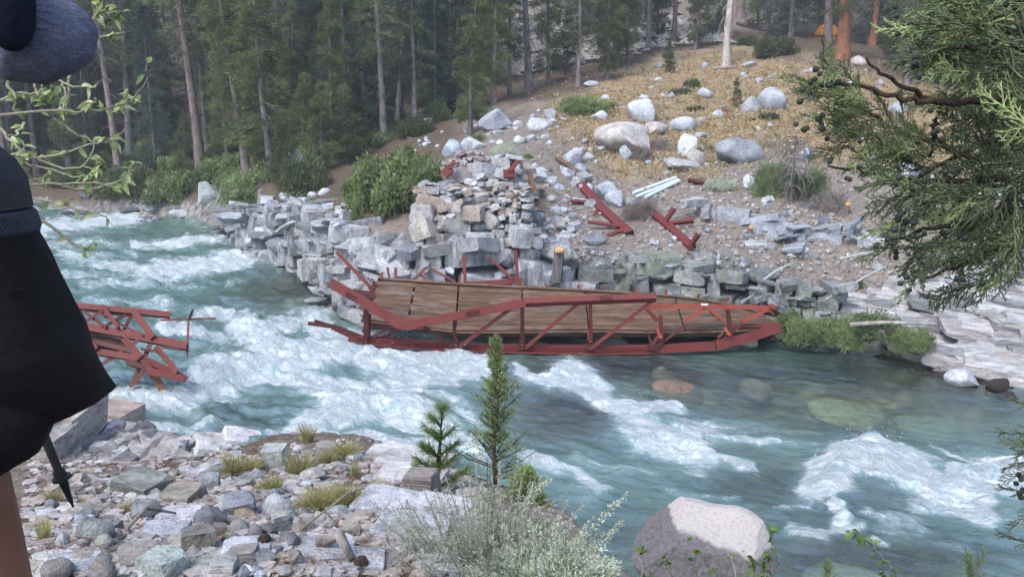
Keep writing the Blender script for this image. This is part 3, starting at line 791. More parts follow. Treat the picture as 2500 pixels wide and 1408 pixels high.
B = [  # px, py, w, h, shapes, colour, label
 (1565, 275, 76, 60, ANG, (.56, .58, .62), 'faceted white boulder with a cracked corner standing on the golden hillside'),
 (1530, 340, 150, 74, ANG, (.50, .46, .42), 'large cream slab boulder sloping up below the faceted white boulder'),
 (1600, 316, 62, 34, FLT, (.50, .46, .42), 'cream block leaning on the top right corner of the large cream slab boulder'),
 (1668, 305, 62, 34, RND, (.55, .57, .60), 'smooth oval white boulder to the right of the cream slab boulder'),
 (1680, 357, 48, 56, ANG, (.54, .56, .56), 'pointed white boulder standing behind a round tan stone'),
 (1700, 388, 44, 40, RND, (.48, .44, .40), 'round tan boulder in front of the pointed white boulder'),
 (1808, 373, 120, 62, RND, (.36, .38, .39), 'broad dark-mottled grey boulder behind a small sawn log end'),
 (1884, 245, 74, 54, RND, (.44, .47, .51), 'domed blue grey boulder at the right of the golden slope'),
 (1838, 257, 46, 42, ANG, (.50, .50, .52), 'cracked pale boulder leaning against the domed blue grey boulder'),
 (1722, 228, 36, 28, RND, (.45, .47, .50), 'grey round boulder beside a low juniper bush on the upper slope'),
 (1465, 284, 42, 28, FLT, (.52, .53, .54), 'flat-topped white boulder to the right of the spreading hillside shrub'),
 (1527, 373, 34, 38, ANG, (.42, .44, .47), 'blocky grey boulder at the foot of the large cream slab boulder'),
 (1402, 385, 52, 44, RND, (.46, .48, .51), 'rounded blue white boulder with a dark hollow above the abutment path'),
 (1440, 382, 24, 20, RND, (.48, .50, .53), 'small round boulder at the right of the boulder with the dark hollow'),
 (1755, 279, 32, 22, ANG, (.56, .57, .58), 'small bright white boulder above a fallen reddish branch on the slope'),
 (1212, 293, 84, 54, FLT, (.47, .48, .52), 'long slanting grey slab boulder at the edge of the forest'),
 (1100, 363, 52, 42, RND, (.48, .54, .60), 'bluish boulder behind the top of the round green shrub'),
 (1150, 353, 58, 38, ANG, (.54, .55, .57), 'white boulder behind the stone pile on the abutment'),
 (1478, 470, 60, 46, ANG, (.47, .49, .53), 'upper grey boulder of the pair touching the bent red beam'),
 (1502, 487, 52, 40, ANG, (.52, .54, .58), 'lower white boulder of the pair touching the bent red beam'),
 (1545, 494, 32, 24, RND, (.40, .43, .41), 'round greenish boulder at the end of the pale pipes'),
 (1574, 238, 30, 16, RND, (.50, .49, .48), 'small flat cream boulder above the faceted white boulder'),
 (725, 412, 98, 92, ANG, (.33, .34, .35), 'huge grey boulder among the young trees on the left bank'),
 (502, 470, 70, 56, ANG, (.45, .48, .48), 'pale boulder with yellow lichen standing in the leafy left bank'),
 (376, 500, 52, 42, ANG, (.34, .36, .39), 'blue grey pyramid boulder at the water edge upstream'),
 (438, 525, 56, 22, FLT, (.48, .48, .50), 'low white boulder lying in the water upstream'),
 (585, 528, 38, 18, RND, (.46, .48, .51), 'oval white boulder at the left end of the rocky point'),
 (178, 516, 66, 22, FLT, (.32, .33, .37), 'flat grey boulder at the edge of the upstream rapids'),
 (318, 516, 62, 16, FLT, (.12, .12, .13), 'dark wet slab lying at the upstream water edge'),
 (358, 527, 40, 16, FLT, (.38, .34, .33), 'small pinkish boulder between the dark slab and the low white boulder'),
 (85, 497, 66, 26, FLT, (.42, .43, .43), 'flat pale boulder on the far bank behind the hiker'),
 (210, 470, 56, 36, ANG, (.16, .17, .19), 'dark boulder in the shade below the willow twigs'),
 (1710, 330, 34, 13, FLT, (.50, .52, .54), 'flat white stone above the pointed white boulder'),
 (1832, 158, 36, 17, RND, (.44, .45, .47), 'grey boulder to the right of the bleached snag'),
 (2103, 150, 46, 26, RND, (.54, .48, .44), 'cream boulder to the right of the red-barked tree'),
 (1270, 341, 32, 22, RND, (.54, .55, .57), 'white boulder beside the grey sage clump above the abutment'),
 (1318, 305, 64, 36, ANG, (.50, .50, .50), 'broad pale boulder below the forest edge beside the hillside shrub'),
 (1345, 279, 42, 28, ANG, (.47, .48, .49), 'pale boulder with green moss below the hillside shrub'),
 (1295, 340, 26, 20, ANG, (.52, .51, .50), 'small cream boulder at the start of the slope path'),
 (1668, 405, 92, 26, FLT, (.42, .41, .40), 'low flat bedrock boulder below the round tan boulder'),
 (1836, 447, 44, 38, ANG, (.47, .50, .54), 'white block boulder beside the green bush with the dead sapling'),
 (2355, 927, 82, 42, ANG, (.52, .52, .54), 'pale boulder standing in shallow water at the right bank'),
 (2440, 940, 62, 34, RIV, (.24, .17, .12), 'brown wet boulder to the right of the pale boulder in shallow water'),
 (1378, 645, 28, 38, RND, (.46, .50, .58), 'egg-shaped blue white rock beside the sawn log post'),
 (1356, 693, 62, 32, FLT, (.58, .58, .59), 'white rectangular block lying on the rocks below the sawn log post'),
 (1912, 808, 42, 24, RND, (.46, .42, .38), 'tan rock under the right tip of the wrecked bridge'),
 (1815, 838, 70, 30, FLT, (.40, .40, .38), 'pale rock half under water beneath the right end of the wrecked bridge'),
 (1045, 307, 28, 34, RND, (.30, .36, .32), 'mossy green boulder between two grey trunks'),
 (2188, 268, 54, 34, RND, (.46, .49, .51), 'pale boulder seen through the juniper branches, the upper one'),
 (2222, 412, 56, 42, ANG, (.46, .50, .56), 'pale boulder seen through the juniper branches, the lower one'),
 (2130, 388, 44, 28, ANG, (.42, .44, .47), 'grey boulder below the tip of the juniper branch'),
 (1965, 382, 46, 34, ANG, (.38, .41, .45), 'grey block boulder behind the dead sapling'),
 (1445, 205, 38, 14, RND, (.42, .44, .48), 'low grey boulder at the foot of the slim grey pine'),
 (1610, 158, 26, 14, FLT, (.45, .46, .48), 'small grey boulder beside the tiny fir on the slope'),
 (1640, 232, 20, 16, FLT, (.46, .47, .50), 'small grey boulder below the low junipers'),
 (1418, 412, 34, 28, ANG, (.44, .46, .49), 'grey boulder under the boulder with the dark hollow'),
]
for px, py, w, h, shp, col, lab in B:
    put('boulder', lab, 'boulder', px, py, w, h, shp, col)

anchors('far', [(b[0], b[1], b[6]) for b in B] + [(1228, 385, 'grey sage clump'), (1470, 515, 'bent red beam'), (1630, 555, 'straight red beam'), (1600, 465, 'pale blue pipes'), (1930, 470, 'dead grey sapling'), (1420, 260, 'spreading low juniper'), (1772, 150, 'bleached dead snag'), (1820, 385, 'small sawn log end'), (1360, 650, 'sawn log post'), (965, 470, 'large round shrub'), (1150, 385, 'abutment rubble pile'), (1300, 470, 'leaning abutment board'), (2056, 130, 'thick red-barked tree'), (1760, 530, 'flat-topped upper ledge'), (1460, 690, 'mossy green shrub'), (870, 530, 'yellow green sapling bush')])
# boulder standing in the river close to the near bank
def river_boulder():
    r = np.random.RandomState(5)
    bm = bmesh.new(); bmesh.ops.create_icosphere(bm, subdivisions=5, radius=1)
    V = np.array([v.co[:] for v in bm.verts]); F = np.array([[v.index for v in f.verts] for f in bm.faces]); bm.free()
    for n, d in [((.02, -.42, .90), .52), ((-.28, -.95, .12), .60), ((.75, -.55, .35), .72), ((-.80, .1, .62), .66), ((.97, .1, .15), .78), ((0, 1, .2), .8), ((.2, -.8, .1), .8), ((.35, .2, .9), .72)]:
        n = np.array(n); n = n / np.linalg.norm(n); k = V @ n - d
        V = V - np.where(k > 0, k * .985, 0)[:, None] * n
    V = V * (1 + .035 * fbm(V * 1.7, 5))[:, None]
    V[:, 2] += .16 * np.exp(-((V[:, 0] - .46) ** 2 + (V[:, 1] - .25) ** 2) / .07)
    V /= np.abs(V).max(0)
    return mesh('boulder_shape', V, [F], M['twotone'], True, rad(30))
bo = P(1735, 1330, 9.6)
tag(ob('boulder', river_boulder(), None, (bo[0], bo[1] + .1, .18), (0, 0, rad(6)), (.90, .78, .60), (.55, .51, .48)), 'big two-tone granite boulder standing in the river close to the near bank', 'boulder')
for px, py, w, h, col, lab, up in [(1655, 940, 140, 74, (.19, .135, .095), 'brown boulder just under the clear water below the wrecked bridge', .06), (1400, 1010, 260, 100, (.11, .085, .085), 'dark flat boulder under the fast water in mid river', -.03),
       (1620, 890, 60, 24, (.20, .15, .10), 'small brown boulder under water close to the wrecked bridge', -.05), (1880, 1180, 150, 60, (.14, .12, .09), 'submerged dark boulder in front of the big white wave', -.3),
       (2150, 1185, 150, 30, (.13, .12, .11), 'dark ridge boulder breaking through between the two white waves', .03), (2150, 1385, 330, 60, (.40, .36, .27), 'pale flat boulder under shallow water at the bottom right', -.22), (1960, 1395, 120, 30, (.42, .40, .30), 'pale greenish stone under water right of the two-tone boulder', -.12), (2420, 905, 150, 30, (.20, .15, .11), 'brown flat rock under water at the right bank', -.05), (2080, 960, 200, 40, (.42, .35, .20), 'tan submerged boulder in the calm water on the right', -.14), (1850, 905, 90, 30, (.36, .28, .19), 'small tan submerged boulder below the right end of the wreck', -.1), (2280, 990, 170, 36, (.32, .29, .17), 'olive submerged boulder in the calm water near the right edge', -.16), (690, 665, 90, 22, (.18, .14, .10), 'brown boulder under water beside the rocky point', -.02)]:
    g = P(px, py, 10); x = (px - 1250) / FPX
    g = G(px, py + 8); d = depth(g); s = w / 2 * d / FPX
    tag(ob('boulder', RND[int(px) % 5], None, (g[0], g[1] + s * .3, zw(g[0], g[1]) + up - (.33 if 'ridge' not in lab else .24)), (.05, .05, .3), (s, s * (.9 if w < 250 else 1.1), .30), col), lab, 'boulder')

# ------------------------------------------------------------------ jointed bedrock: ledges of blocks
BLK = {k: [hull_me(200 + i + j * 50, k, .26 if k != 'rocks' else .16, .03) for i in range(7)] for j, k in enumerate(['rocks', 'rockl', 'slate', 'rock', 'rockb'])}

BLKI = {k: [hull_me(500 + i + j * 50, k, .55, .05, sph=i > 2) for i in range(5)] for j, k in enumerate(['rocks', 'rockl', 'slate', 'rock', 'rockb'])}

def ledge(parent, path, z0, z1, ch, bw, mat, cols, seed, setback=.12, dep=.9, jit=.06, lean=0.0, name='rock_block', gap=1.0):
    """courses of fractured blocks along a path in plan; z0, z1 are functions of distance along it"""
    r = np.random.RandomState(seed)
    path = np.asarray(path, float); sg = np.concatenate([[0], np.cumsum(np.hypot(*np.diff(path, axis=0).T))]); L = sg[-1]
    off = 0; zc = 0; n = 0
    zmax = max(z1(s) - z0(s) for s in np.linspace(0, L, 20))
    while zc < zmax:
        hc = r.uniform(*ch); s = r.uniform(-.2, 0)
        while s < L:
            w = r.uniform(*bw) * (r.uniform(.4, 1.15) if r.rand() < .7 else 1.8); hh = hc * r.uniform(.7, 1.4); m = min(max(s + w / 2, 0), L)
            zb = z0(m) + zc
            if zb < z1(m) - hh * .3:
                x = np.interp(m, sg, path[:, 0]); y = np.interp(m, sg, path[:, 1])
                x2 = np.interp(m + .2, sg, path[:, 0]); y2 = np.interp(m + .2, sg, path[:, 1])
                x1 = np.interp(m - .2, sg, path[:, 0]); y1 = np.interp(m - .2, sg, path[:, 1])
                yaw = math.atan2(y2 - y1, x2 - x1); nx, ny = -math.sin(yaw), math.cos(yaw)
                dd = off + r.uniform(-jit, jit) * 2 + dep * .5
                o = ob(name, (BLK[mat] if r.rand() < .65 else BLKI[mat])[r.randint(5)], parent, (x + nx * dd, y + ny * dd, zb + hh / 2 + r.uniform(-.02, .02)),
                       (r.normal() * .09 + lean, r.normal() * .10, yaw + r.normal() * .22 + (PI if r.rand() < .5 else 0)), (w * .515 * gap, dep * .55, hh * .53 * gap), np.array(pick(cols, r)) * r.uniform(.8, 1.15))
                n += 1
                if r.rand() < .5:
                    e = r.uniform(.3, .8)
                    ob(name, CHP[r.randint(8)], parent, (x + nx * (off - .02) + r.normal() * w * .3, y + ny * (off - .02), zb + hh * r.uniform(.8, 1.1)), (r.normal() * .2, r.normal() * .2, r.uniform(0, 3)), (w * .5 * e, dep * .35, hh * .4 * e), np.array(pick(cols, r)) * r.uniform(.7, 1.1))
            s += w
        zc += hc * .95; off += setback * r.uniform(.3, 1.6)
    return n

WHT = [(.46, .47, .48), (.40, .41, .43), (.50, .49, .48), (.34, .34, .35), (.28, .29, .31), (.42, .40, .38)]
LGR = [(.28, .30, .28), (.34, .35, .34), (.22, .23, .23), (.40, .41, .42), (.30, .33, .27)]
def lin(*kv):
    k = np.array(kv, float); return lambda s: float(np.interp(s, k[:, 0], k[:, 1]))

cl1 = structure(ob('cliff', None))
cl1['label'] = 'streaked white bedrock cliff under the stone abutment behind the wrecked bridge'
ledge(cl1, [(-4.75, 23.0), (-3.6, 21.6), (-2.4, 21.4)], lin((0, -.1), (3, -.1)), lin((0, 2.4), (3, 2.3)), (.35, .6), (.4, .9), 'rockb', WHT, 1, .16, 1.0)
ledge(cl1, [(-2.4, 21.45), (1.3, 21.2)], lin((0, -.1), (4, -.1)), lin((0, 2.25), (4, 2.2)), (.5, .85), (.45, 1.0), 'rocks', WHT, 2, .06, 1.0, .04)
cl2 = structure(ob('rocky_point', None))
cl2['label'] = 'low white broken cliff with a dark wet foot running upstream on the left bank'
ledge(cl2, [(-11.4, 36.1), (-8.6, 31), (-6.75, 28), (-5.6, 25), (-4.8, 23.2)], lin((0, .2), (14, -.1)), lin((0, 1.9), (3, 2.0), (7, 2.6), (14, 2.6)), (.35, .7), (.5, 1.2), 'rockb', [(.44, .46, .48), (.5, .5, .5), (.36, .38, .40), (.28, .29, .30)], 3, .05, 1.2, .12)
ledge(cl2, [(-13.6, 42.0), (-12.6, 39), (-11.5, 36.4)], lin((0, .4), (6, .3)), lin((0, 1.3), (6, 1.7)), (.3, .5), (.5, 1.1), 'rockb', [(.40, .41, .42), (.3, .31, .32), (.16, .16, .17)], 33, .1, 1.2, .12)
cl3 = structure(ob('lichen_cliff', None))
cl3['label'] = 'lichen-spotted grey cliff of small blocks behind the right half of the wrecked bridge'
ledge(cl3, [(1.3, 21.35), (3.1, 21.3)], lin((0, -.1), (2, -.1)), lin((0, 1.75), (2, 1.65)), (.25, .5), (.3, .7), 'rockl', LGR, 4, .2, .9, .12)
ledge(cl3, [(3.1, 20.9), (5, 20.85), (6.4, 20.7), (7.6, 20.3)], lin((0, -.1), (6, -.05)), lin((0, 1.85), (1.5, 1.8), (3, 1.5), (4.8, 1.25)), (.2, .36), (.2, .5), 'rockl', LGR, 5, .08, .8, .14)
led = structure(ob('upper_ledge', None))
led['label'] = 'flat-topped pale ledge of square blocks running across the right hillside'
def on_ground(pxs, dy=0):
    return [(G(a, b, False)[0], G(a, b, False)[1] + dy) for a, b in pxs]
pth = on_ground([(1680, 528), (1790, 545), (1850, 556)])
gz = lambda pth, a, b: (lin(*[(s, gh(x, y) + a) for s, (x, y) in zip(np.concatenate([[0], np.cumsum(np.hypot(*np.diff(np.array(pth), axis=0).T))]), pth)]), lin(*[(s, gh(x, y) + b) for s, (x, y) in zip(np.concatenate([[0], np.cumsum(np.hypot(*np.diff(np.array(pth), axis=0).T))]), pth)]))
a, b = gz(pth, -.1, .36); ledge(led, pth, a, b, (.34, .42), (.5, 1.0), 'rock', WHT, 6, .1, 1.7)
pth = on_ground([(1840, 568), (1920, 582), (2010, 588), (2130, 602)])
a, b = gz(pth, -.1, .42); ledge(led, pth, a, b, (.24, .3), (.4, .9), 'rock', [(.42, .44, .46), (.48, .48, .48), (.3, .32, .34)], 7, .12, 1.5)
pth = on_ground([(1850, 600), (1900, 610), (1960, 615)])
a, b = gz(pth, -.1, .25); ledge(led, pth, a, b, (.24, .3), (.5, .9), 'rock', [(.38, .41, .44), (.48, .48, .48)], 8, .12, .8)

# long thin slabs dipping to the water on the right bank
slb = structure(ob('slab_shore', None))
slb['label'] = 'pale layered slabs of bedrock dipping into the river on the right bank'
r = np.random.RandomState(77)
for k in range(230):
    t = r.rand(); u = r.rand() ** .9
    px = 1960 + 590 * t + r.normal() * 8; lo = np.interp(px, [1960, 2200, 2330, 2550], [800, 835, 900, 960]); hi = np.interp(px, [1960, 2100, 2250, 2400, 2550], [728, 738, 705, 700, 690])
    py = hi + (lo - hi) * u
    if px < 2330 and py > np.interp(px, [1900, 2330], [760, 810]) and r.rand() < .6: continue
    g = G(px, py, False)
    Ls = r.uniform(.35, 1.0) * (1.3 if px > 2200 else .8)
    ob('rock_slab', BLK['slate'][r.randint(7)], slb, (g[0], g[1] + .2, g[2] + r.uniform(-.07, .10)), (rad(8) + r.normal() * .05, rad(8) + r.normal() * .06, rad(-28) + r.normal() * .24), (Ls * r.uniform(.5, 1.2), r.uniform(.2, .6), r.uniform(.05, .15)), np.array(pick([(.42, .41, .41), (.36, .36, .37), (.24, .24, .26), (.46, .46, .46), (.32, .30, .30), (.20, .20, .21)], r)) * r.uniform(.8, 1.1))
for px, py, Ls, Ws in [(2290, 742, 1.3, .7), (2400, 765, 1.2, .6), (2450, 720, 1.3, .8), (2330, 810, .9, .35), (2150, 745, .8, .4), (2250, 700, .7, .35), (2470, 830, 1.0, .45), (2120, 780, .6, .35), (2050, 740, .5, .3)]:
    g = G(px, py, False)
    ob('rock_slab', BLK['slate'][px % 7], slb, (g[0], g[1] + .3, g[2] + .05), (rad(7), rad(7), rad(-28)), (Ls, Ws, .13), (.46, .45, .45))
# angular blocks high on the right edge
for i, (px, py, w, h) in enumerate([(2475, 640, 70, 80), (2420, 660, 60, 60), (2370, 672, 60, 50), (2330, 700, 50, 40), (2490, 570, 50, 50), (2300, 640, 70, 34), (2190, 700, 44, 30)]):
    put('boulder', ['tall pale block at the right edge above the slabs', 'squat grey block to the left of the tall pale block at the right edge', 'pale block hanging over the slabs under the juniper tip', 'small pale block at the left of the blocks under the juniper', 'upper pale block at the right edge of the photo', 'long white stone on the gravel bench left of the juniper tip', 'greyish block with moss at the end of the gravel bench'][i], 'boulder', px, py, w, h, BLK['rock'], pick(WHT, r))

# ------------------------------------------------------------------ dry stone abutment
ab = thing('stone_abutment', 'ruined dry stone bridge abutment of stacked grey and tan stones above the cliff', 'abutment', (-.6, 22.4, 2.1))
ABO = np.array([-.6, 22.4, 2.1])
STN = [(.44, .43, .41), (.38, .36, .33), (.46, .39, .33), (.50, .48, .45), (.34, .33, .32), (.42, .34, .28), (.29, .30, .31), (.50, .49, .48)]
r = np.random.RandomState(21)
# courses from the cliff top up: (py bottom, py top, px left, px right, Y, block width px)
n = 0
def stone(px, py, w, h, Y, col=None, dz=1.0, flat=False):
    p = P(px, py, Y); d = depth(p); s = d / FPX
    me = (CHP if r.rand() < .55 else COB if r.rand() < .35 else BLK['rock'])[r.randint(6)]
    ob('stone', me, ab, p - ABO + np.array([0, dz * .3, 0]), (r.normal() * .12, r.normal() * .16, r.normal() * .35), (w / 2 * s * r.uniform(.95, 1.3), r.uniform(.28, .5) * dz, h / 2 * s * r.uniform(1.0, 1.4)), np.array(col if col is not None else pick(STN, r)) * r.uniform(.85, 1.15))
for (pb, pt, xl, xr, Y, bw) in [(606, 574, 1012, 1300, 21.75, (30, 64)), (574, 545, 1010, 1290, 21.8, (24, 60)), (545, 520, 1005, 1292, 21.9, (22, 56)), (520, 500, 1015, 1294, 22.0, (18, 56)), (500, 484, 1020, 1296, 22.1, (16, 40)), (484, 470, 1022, 1296, 22.2, (16, 36)), (470, 458, 1022, 1298, 22.35, (16, 44))]:
    x = xl
    while x < xr:
        # big squared stones to the left, thin flat rubble to the right
        f = 1.0 if x < 1160 else .55
        w = r.uniform(*bw) * f; nrow = 1 if x < 1160 else 2
        hh = (pb - pt) / nrow
        for q in range(nrow):
            stone(x + w / 2, pb - hh * (q + .5), w, hh, Y + r.uniform(-.06, .06) + (.1 if x > 1160 else 0))
        x += w * .97
stone(1048, 497, 58, 32, 21.9, (.42, .32, .26)); stone(1090, 548, 52, 34, 21.7, (.54, .50, .44)); stone(1035, 525, 52, 40, 21.8, (.50, .47, .45)); stone(1040, 566, 50, 40, 21.65, (.52, .48, .42))
stone(1122, 500, 24, 20, 21.9, (.36, .29, .20)); stone(1160, 520, 40, 34, 21.8, (.40, .33, .28)); stone(1140, 470, 40, 14, 22.2, (.55, .53, .50)); stone(1195, 545, 40, 40, 21.7, (.40, .36, .33)); stone(1055, 605, 48, 52, 21.6, (.36, .31, .27)); stone(1270, 580, 46, 46, 21.5, (.42, .43, .42))
# right flank steps up to the platform
for k in range(34):
    px = 1230 + r.uniform(-6, 70); py = r.uniform(392, 600)
    px = min(px, 1270 + (py - 390) * .16 + 10)
    stone(px, py, r.uniform(16, 32), r.uniform(8, 16), 22.3 + (600 - py) * .012)
# second tier: concrete seat, big fallen stones, then the rubble pile on top
bm_ = MB(); p0, p1 = P(1082, 436, 23.2), P(1150, 436, 23.2)
bm_.beam(p0 + [0, .5, .02], p1 + [0, .5, .02], 1.0, .26)
me_ = bm_.me('concrete_shape', M['rock'], True, .5); o_ = ob('concrete_seat', me_, ab, -ABO, color=(.30, .27, .25)); o_['label'] = 'weathered concrete bearing seat'
for px, py, w, h, c in [(1155, 428, 30, 44, (.48, .47, .46)), (1180, 432, 26, 26, (.52, .50, .47)), (1190, 410, 44, 22, (.38, .40, .42)), (1222, 408, 40, 36, (.52, .50, .47)), (1205, 425, 50, 20, (.33, .35, .37)), (1245, 440, 50, 22, (.34, .33, .32)), (1205, 452, 26, 16, (.45, .44, .42)), (1120, 447, 18, 9, (.48, .45, .40)), (1142, 448, 24, 12, (.44, .45, .47)), (1212, 450, 24, 14, (.5, .49, .47)), (1216, 387, 38, 9, (.58, .58, .58)), (1252, 387, 36, 10, (.58, .57, .56)), (1110, 420, 30, 18, (.42, .37, .34)), (1262, 405, 24, 26, (.42, .42, .42)), (1255, 425, 30, 16, (.38, .38, .38))]:
    stone(px, py, w, h, 23.3 + (436 - py) * .01, c, 1.2)
for k in range(56):
    t = r.rand(); py = 372 + 36 * t; ww = 14 + 46 * t ** .8
    stone(1148 + r.uniform(-ww, ww), py, r.uniform(13, 26), r.uniform(6, 11), 23.9 - t * .35, pick([(.36, .30, .28), (.40, .35, .33), (.32, .25, .23), (.42, .40, .39), (.28, .24, .24)], r))
for k in range(60):
    px = r.uniform(1015, 1300); py = r.uniform(450, 470)
    stone(px, py, r.uniform(10, 26), r.uniform(6, 11), 22.6, pick(STN, r), .7)
# ------------------------------------------------------------------ wrecked footbridge
BR0 = P(1400, 850, 19.3)
br = thing('wrecked_bridge', 'collapsed red steel footbridge with brown plank deck lying tilted in the river below the cliff', 'bridge', BR0)
ST = [((890, 778), (918, 684)), ((1112, 806), (1120, 698)), ((1272, 806), (1275, 706)), ((1438, 803), (1428, 713)), ((1606, 806), (1590, 722)), ((1770, 804), (1738, 737)), ((1905, 795), (1885, 772))]
LO = np.array([P(a[0], a[1], 19.65) for a, b in ST]); UP = np.array([P(b[0], b[1], 20.75 - .12 * (i > 4) * (i - 4)) for i, (a, b) in enumerate(ST)])
def deck(t, s, off=0.0):
    i = min(int(t), 5); f = t - i
    a = LO[i] * (1 - f) + LO[i + 1] * f; b = UP[i] * (1 - f) + UP[i + 1] * f
    al = LO[i + 1] - LO[i]; n = np.cross(al, b - a); n /= np.linalg.norm(n)
    return a * (1 - s) + b * s + n * off
def member(name, mbf, mat='steel', parent=br, org=BR0, lab=None):
    b = MB(); mbf(b)
    o = ob(name, b.me('steel_shape', M[mat], False), parent, -org if parent is not None else (0, 0, 0))
    if lab: o['label'] = lab
    return o
r = np.random.RandomState(3)
NB = 9
seams = [[0, 1, 2, 3, 6]] * NB
for k in range(NB):
    s0, s1 = k / NB, (k + 1) / NB
    cuts = [0.0, 1.0, 2.0, 3.0, 4.4, 6.0]
    if 2 <= k <= 7: cuts = [0.0, .47, 1.0, 2.0, 3.0, 4.4, 6.0]
    for c0, c1 in zip(cuts[:-1], cuts[1:]):
        a = c0 + (r.uniform(0, .045) if c0 == 0 else .012); e = c1 - .012
        if c1 == 6.0: e = 6.0 - .22 * abs(s0 - .35) - r.uniform(0, .04)
        nn = max(2, int((e - a) * 2) + 2); tt = np.linspace(a, e, nn); g = .0015 + r.uniform(0, .002); dz = r.normal() * .0015
        rings = [[deck(t, s0 + g, dz), deck(t, s1 - g, dz), deck(t, s1 - g, dz - .05), deck(t, s0 + g, dz - .05)] for t in tt]
        b = MB(); b.loft(np.array(rings)); ob('plank', b.me('plank_shape', M['deck'], False), br, -BR0)
def curve_on_deck(s, off, a, e, n=12):
    return [deck(t, s, off) for t in np.linspace(a, e, n)]
def poly_beam(b, pts, w, h, up):
    for p, q in zip(pts[:-1], pts[1:]): b.beam(p, q, w, h, up)
member('edge_board', lambda b: poly_beam(b, curve_on_deck(-.03, -.09, .02, 5.8), .05, .17, (0, -.7, .7)), 'deck')
member('edge_board', lambda b: poly_beam(b, curve_on_deck(1.02, .0, .02, 5.75), .05, .14, (0, -.7, .7)), 'deck')
for s in (.06, .36, .66, .95):
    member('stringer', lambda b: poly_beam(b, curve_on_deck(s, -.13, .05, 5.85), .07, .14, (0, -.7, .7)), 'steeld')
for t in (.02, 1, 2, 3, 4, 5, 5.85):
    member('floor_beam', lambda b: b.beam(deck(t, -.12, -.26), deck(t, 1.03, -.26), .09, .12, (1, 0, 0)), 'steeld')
member('end_plate', lambda b: b.beam(deck(.0, -.02, -.08), deck(.0, 1.02, -.08), .03, .16, (1, 0, 0)), 'steeld')
# small torn bolts on the left end
def clips(b):
    for k in range(11):
        p = deck(-.015, .03 + k * .094, .02); b.beam(p, p + np.array([-.07, -.02, .05 + .05 * r.rand()]), .05, .02)
member('bolt_clip', clips, 'steeld')
YB, YT = 19.15, 18.75
def pp(px, py, Y): return P(px, py, Y)
UPF = (0, -1, .25)
# near truss: folded top chord in three bent pieces, bottom chord
member('top_chord', lambda b: b.channel([pp(806, 690, 18.95), pp(878, 731, 18.85), pp(960, 780, 18.75)], .215, .12, UPF), lab='folded end of the near top chord')
member('top_chord', lambda b: b.channel([pp(958, 778, 18.75), pp(975, 789, 18.72), pp(992, 793, 18.72), pp(1012, 790, 18.72)], .25, .10, UPF), lab='kinked bend of the near top chord')
member('top_chord', lambda b: b.channel([pp(1010, 790, 18.72), pp(1150, 764, 18.75), pp(1281, 739, 18.8)], .185, .12, UPF))
member('top_chord', lambda b: b.channel([pp(1283, 734, 18.78), pp(1440, 728, 18.8), pp(1602, 722, 18.85)], .14, .13, (0, -.72, .7)))
member('bottom_chord', lambda b: b.channel([pp(852, 827, 19.2), pp(1000, 841, YB), pp(1110, 849, YB), pp(1275, 853, YB), pp(1440, 855, YB), pp(1592, 854, YB)], .15, .13, (0, -1, -.15)))
member('bottom_chord', lambda b: b.channel([pp(1592, 853, YB), pp(1745, 845, YB)], .19, .14, (0, -1, .1)))
member('bottom_chord', lambda b: b.channel([pp(1750, 842, YB), pp(1820, 826, 19.25), pp(1902, 799, 19.45)], .22, .14, (0, -1, .2)), lab='upward bent right end of the bottom chord')
member('bottom_flange', lambda b: poly_beam(b, [pp(890, 840, 19.1), pp(1110, 857, 19.08), pp(1440, 864, 19.08), pp(1592, 862, 19.08)], .03, .16, (0, -1, .2)), 'steel')
member('torn_angle', lambda b: (b.angle(pp(752, 789, 19.3), pp(812, 797, 19.3), .06), b.angle(pp(812, 797, 19.3), pp(888, 832, 19.22), .10)), 'steeld')
member('torn_angle', lambda b: (b.angle(pp(768, 783, 19.45), pp(825, 800, 19.4), .05), b.angle(pp(825, 800, 19.4), pp(880, 822, 19.3), .07)), 'steeld')
def ang(name, x1, y1, Y1, x2, y2, Y2, w=.09, mat='steel', fl=1, lab=None):
    return member(name, lambda b: b.angle(pp(x1, y1, Y1), pp(x2, y2, Y2), w * .86, (0, -1, .3), .016, fl), mat, lab=lab)
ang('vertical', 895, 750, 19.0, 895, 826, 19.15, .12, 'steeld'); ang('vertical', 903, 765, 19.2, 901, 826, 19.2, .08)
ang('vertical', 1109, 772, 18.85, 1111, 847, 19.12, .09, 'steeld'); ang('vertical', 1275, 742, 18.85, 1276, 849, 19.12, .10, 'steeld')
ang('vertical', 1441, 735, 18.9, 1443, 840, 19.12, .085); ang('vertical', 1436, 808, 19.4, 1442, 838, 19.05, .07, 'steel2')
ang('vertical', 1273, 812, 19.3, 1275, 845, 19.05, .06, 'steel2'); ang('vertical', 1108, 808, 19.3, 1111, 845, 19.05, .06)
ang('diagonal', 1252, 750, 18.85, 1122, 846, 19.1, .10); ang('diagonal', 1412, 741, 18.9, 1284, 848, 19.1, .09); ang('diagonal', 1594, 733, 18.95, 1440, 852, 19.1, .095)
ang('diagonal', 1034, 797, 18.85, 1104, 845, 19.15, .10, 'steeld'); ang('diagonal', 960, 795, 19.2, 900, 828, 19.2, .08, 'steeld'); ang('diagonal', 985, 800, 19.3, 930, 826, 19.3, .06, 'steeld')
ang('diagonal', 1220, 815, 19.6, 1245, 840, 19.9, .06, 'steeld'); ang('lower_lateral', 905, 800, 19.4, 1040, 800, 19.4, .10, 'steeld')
ang('diagonal', 1672, 794, 19.3, 1600, 848, 19.1, .07, 'steeld'); ang('diagonal', 1580, 812, 19.6, 1592, 845, 19.2, .06, 'steeld')
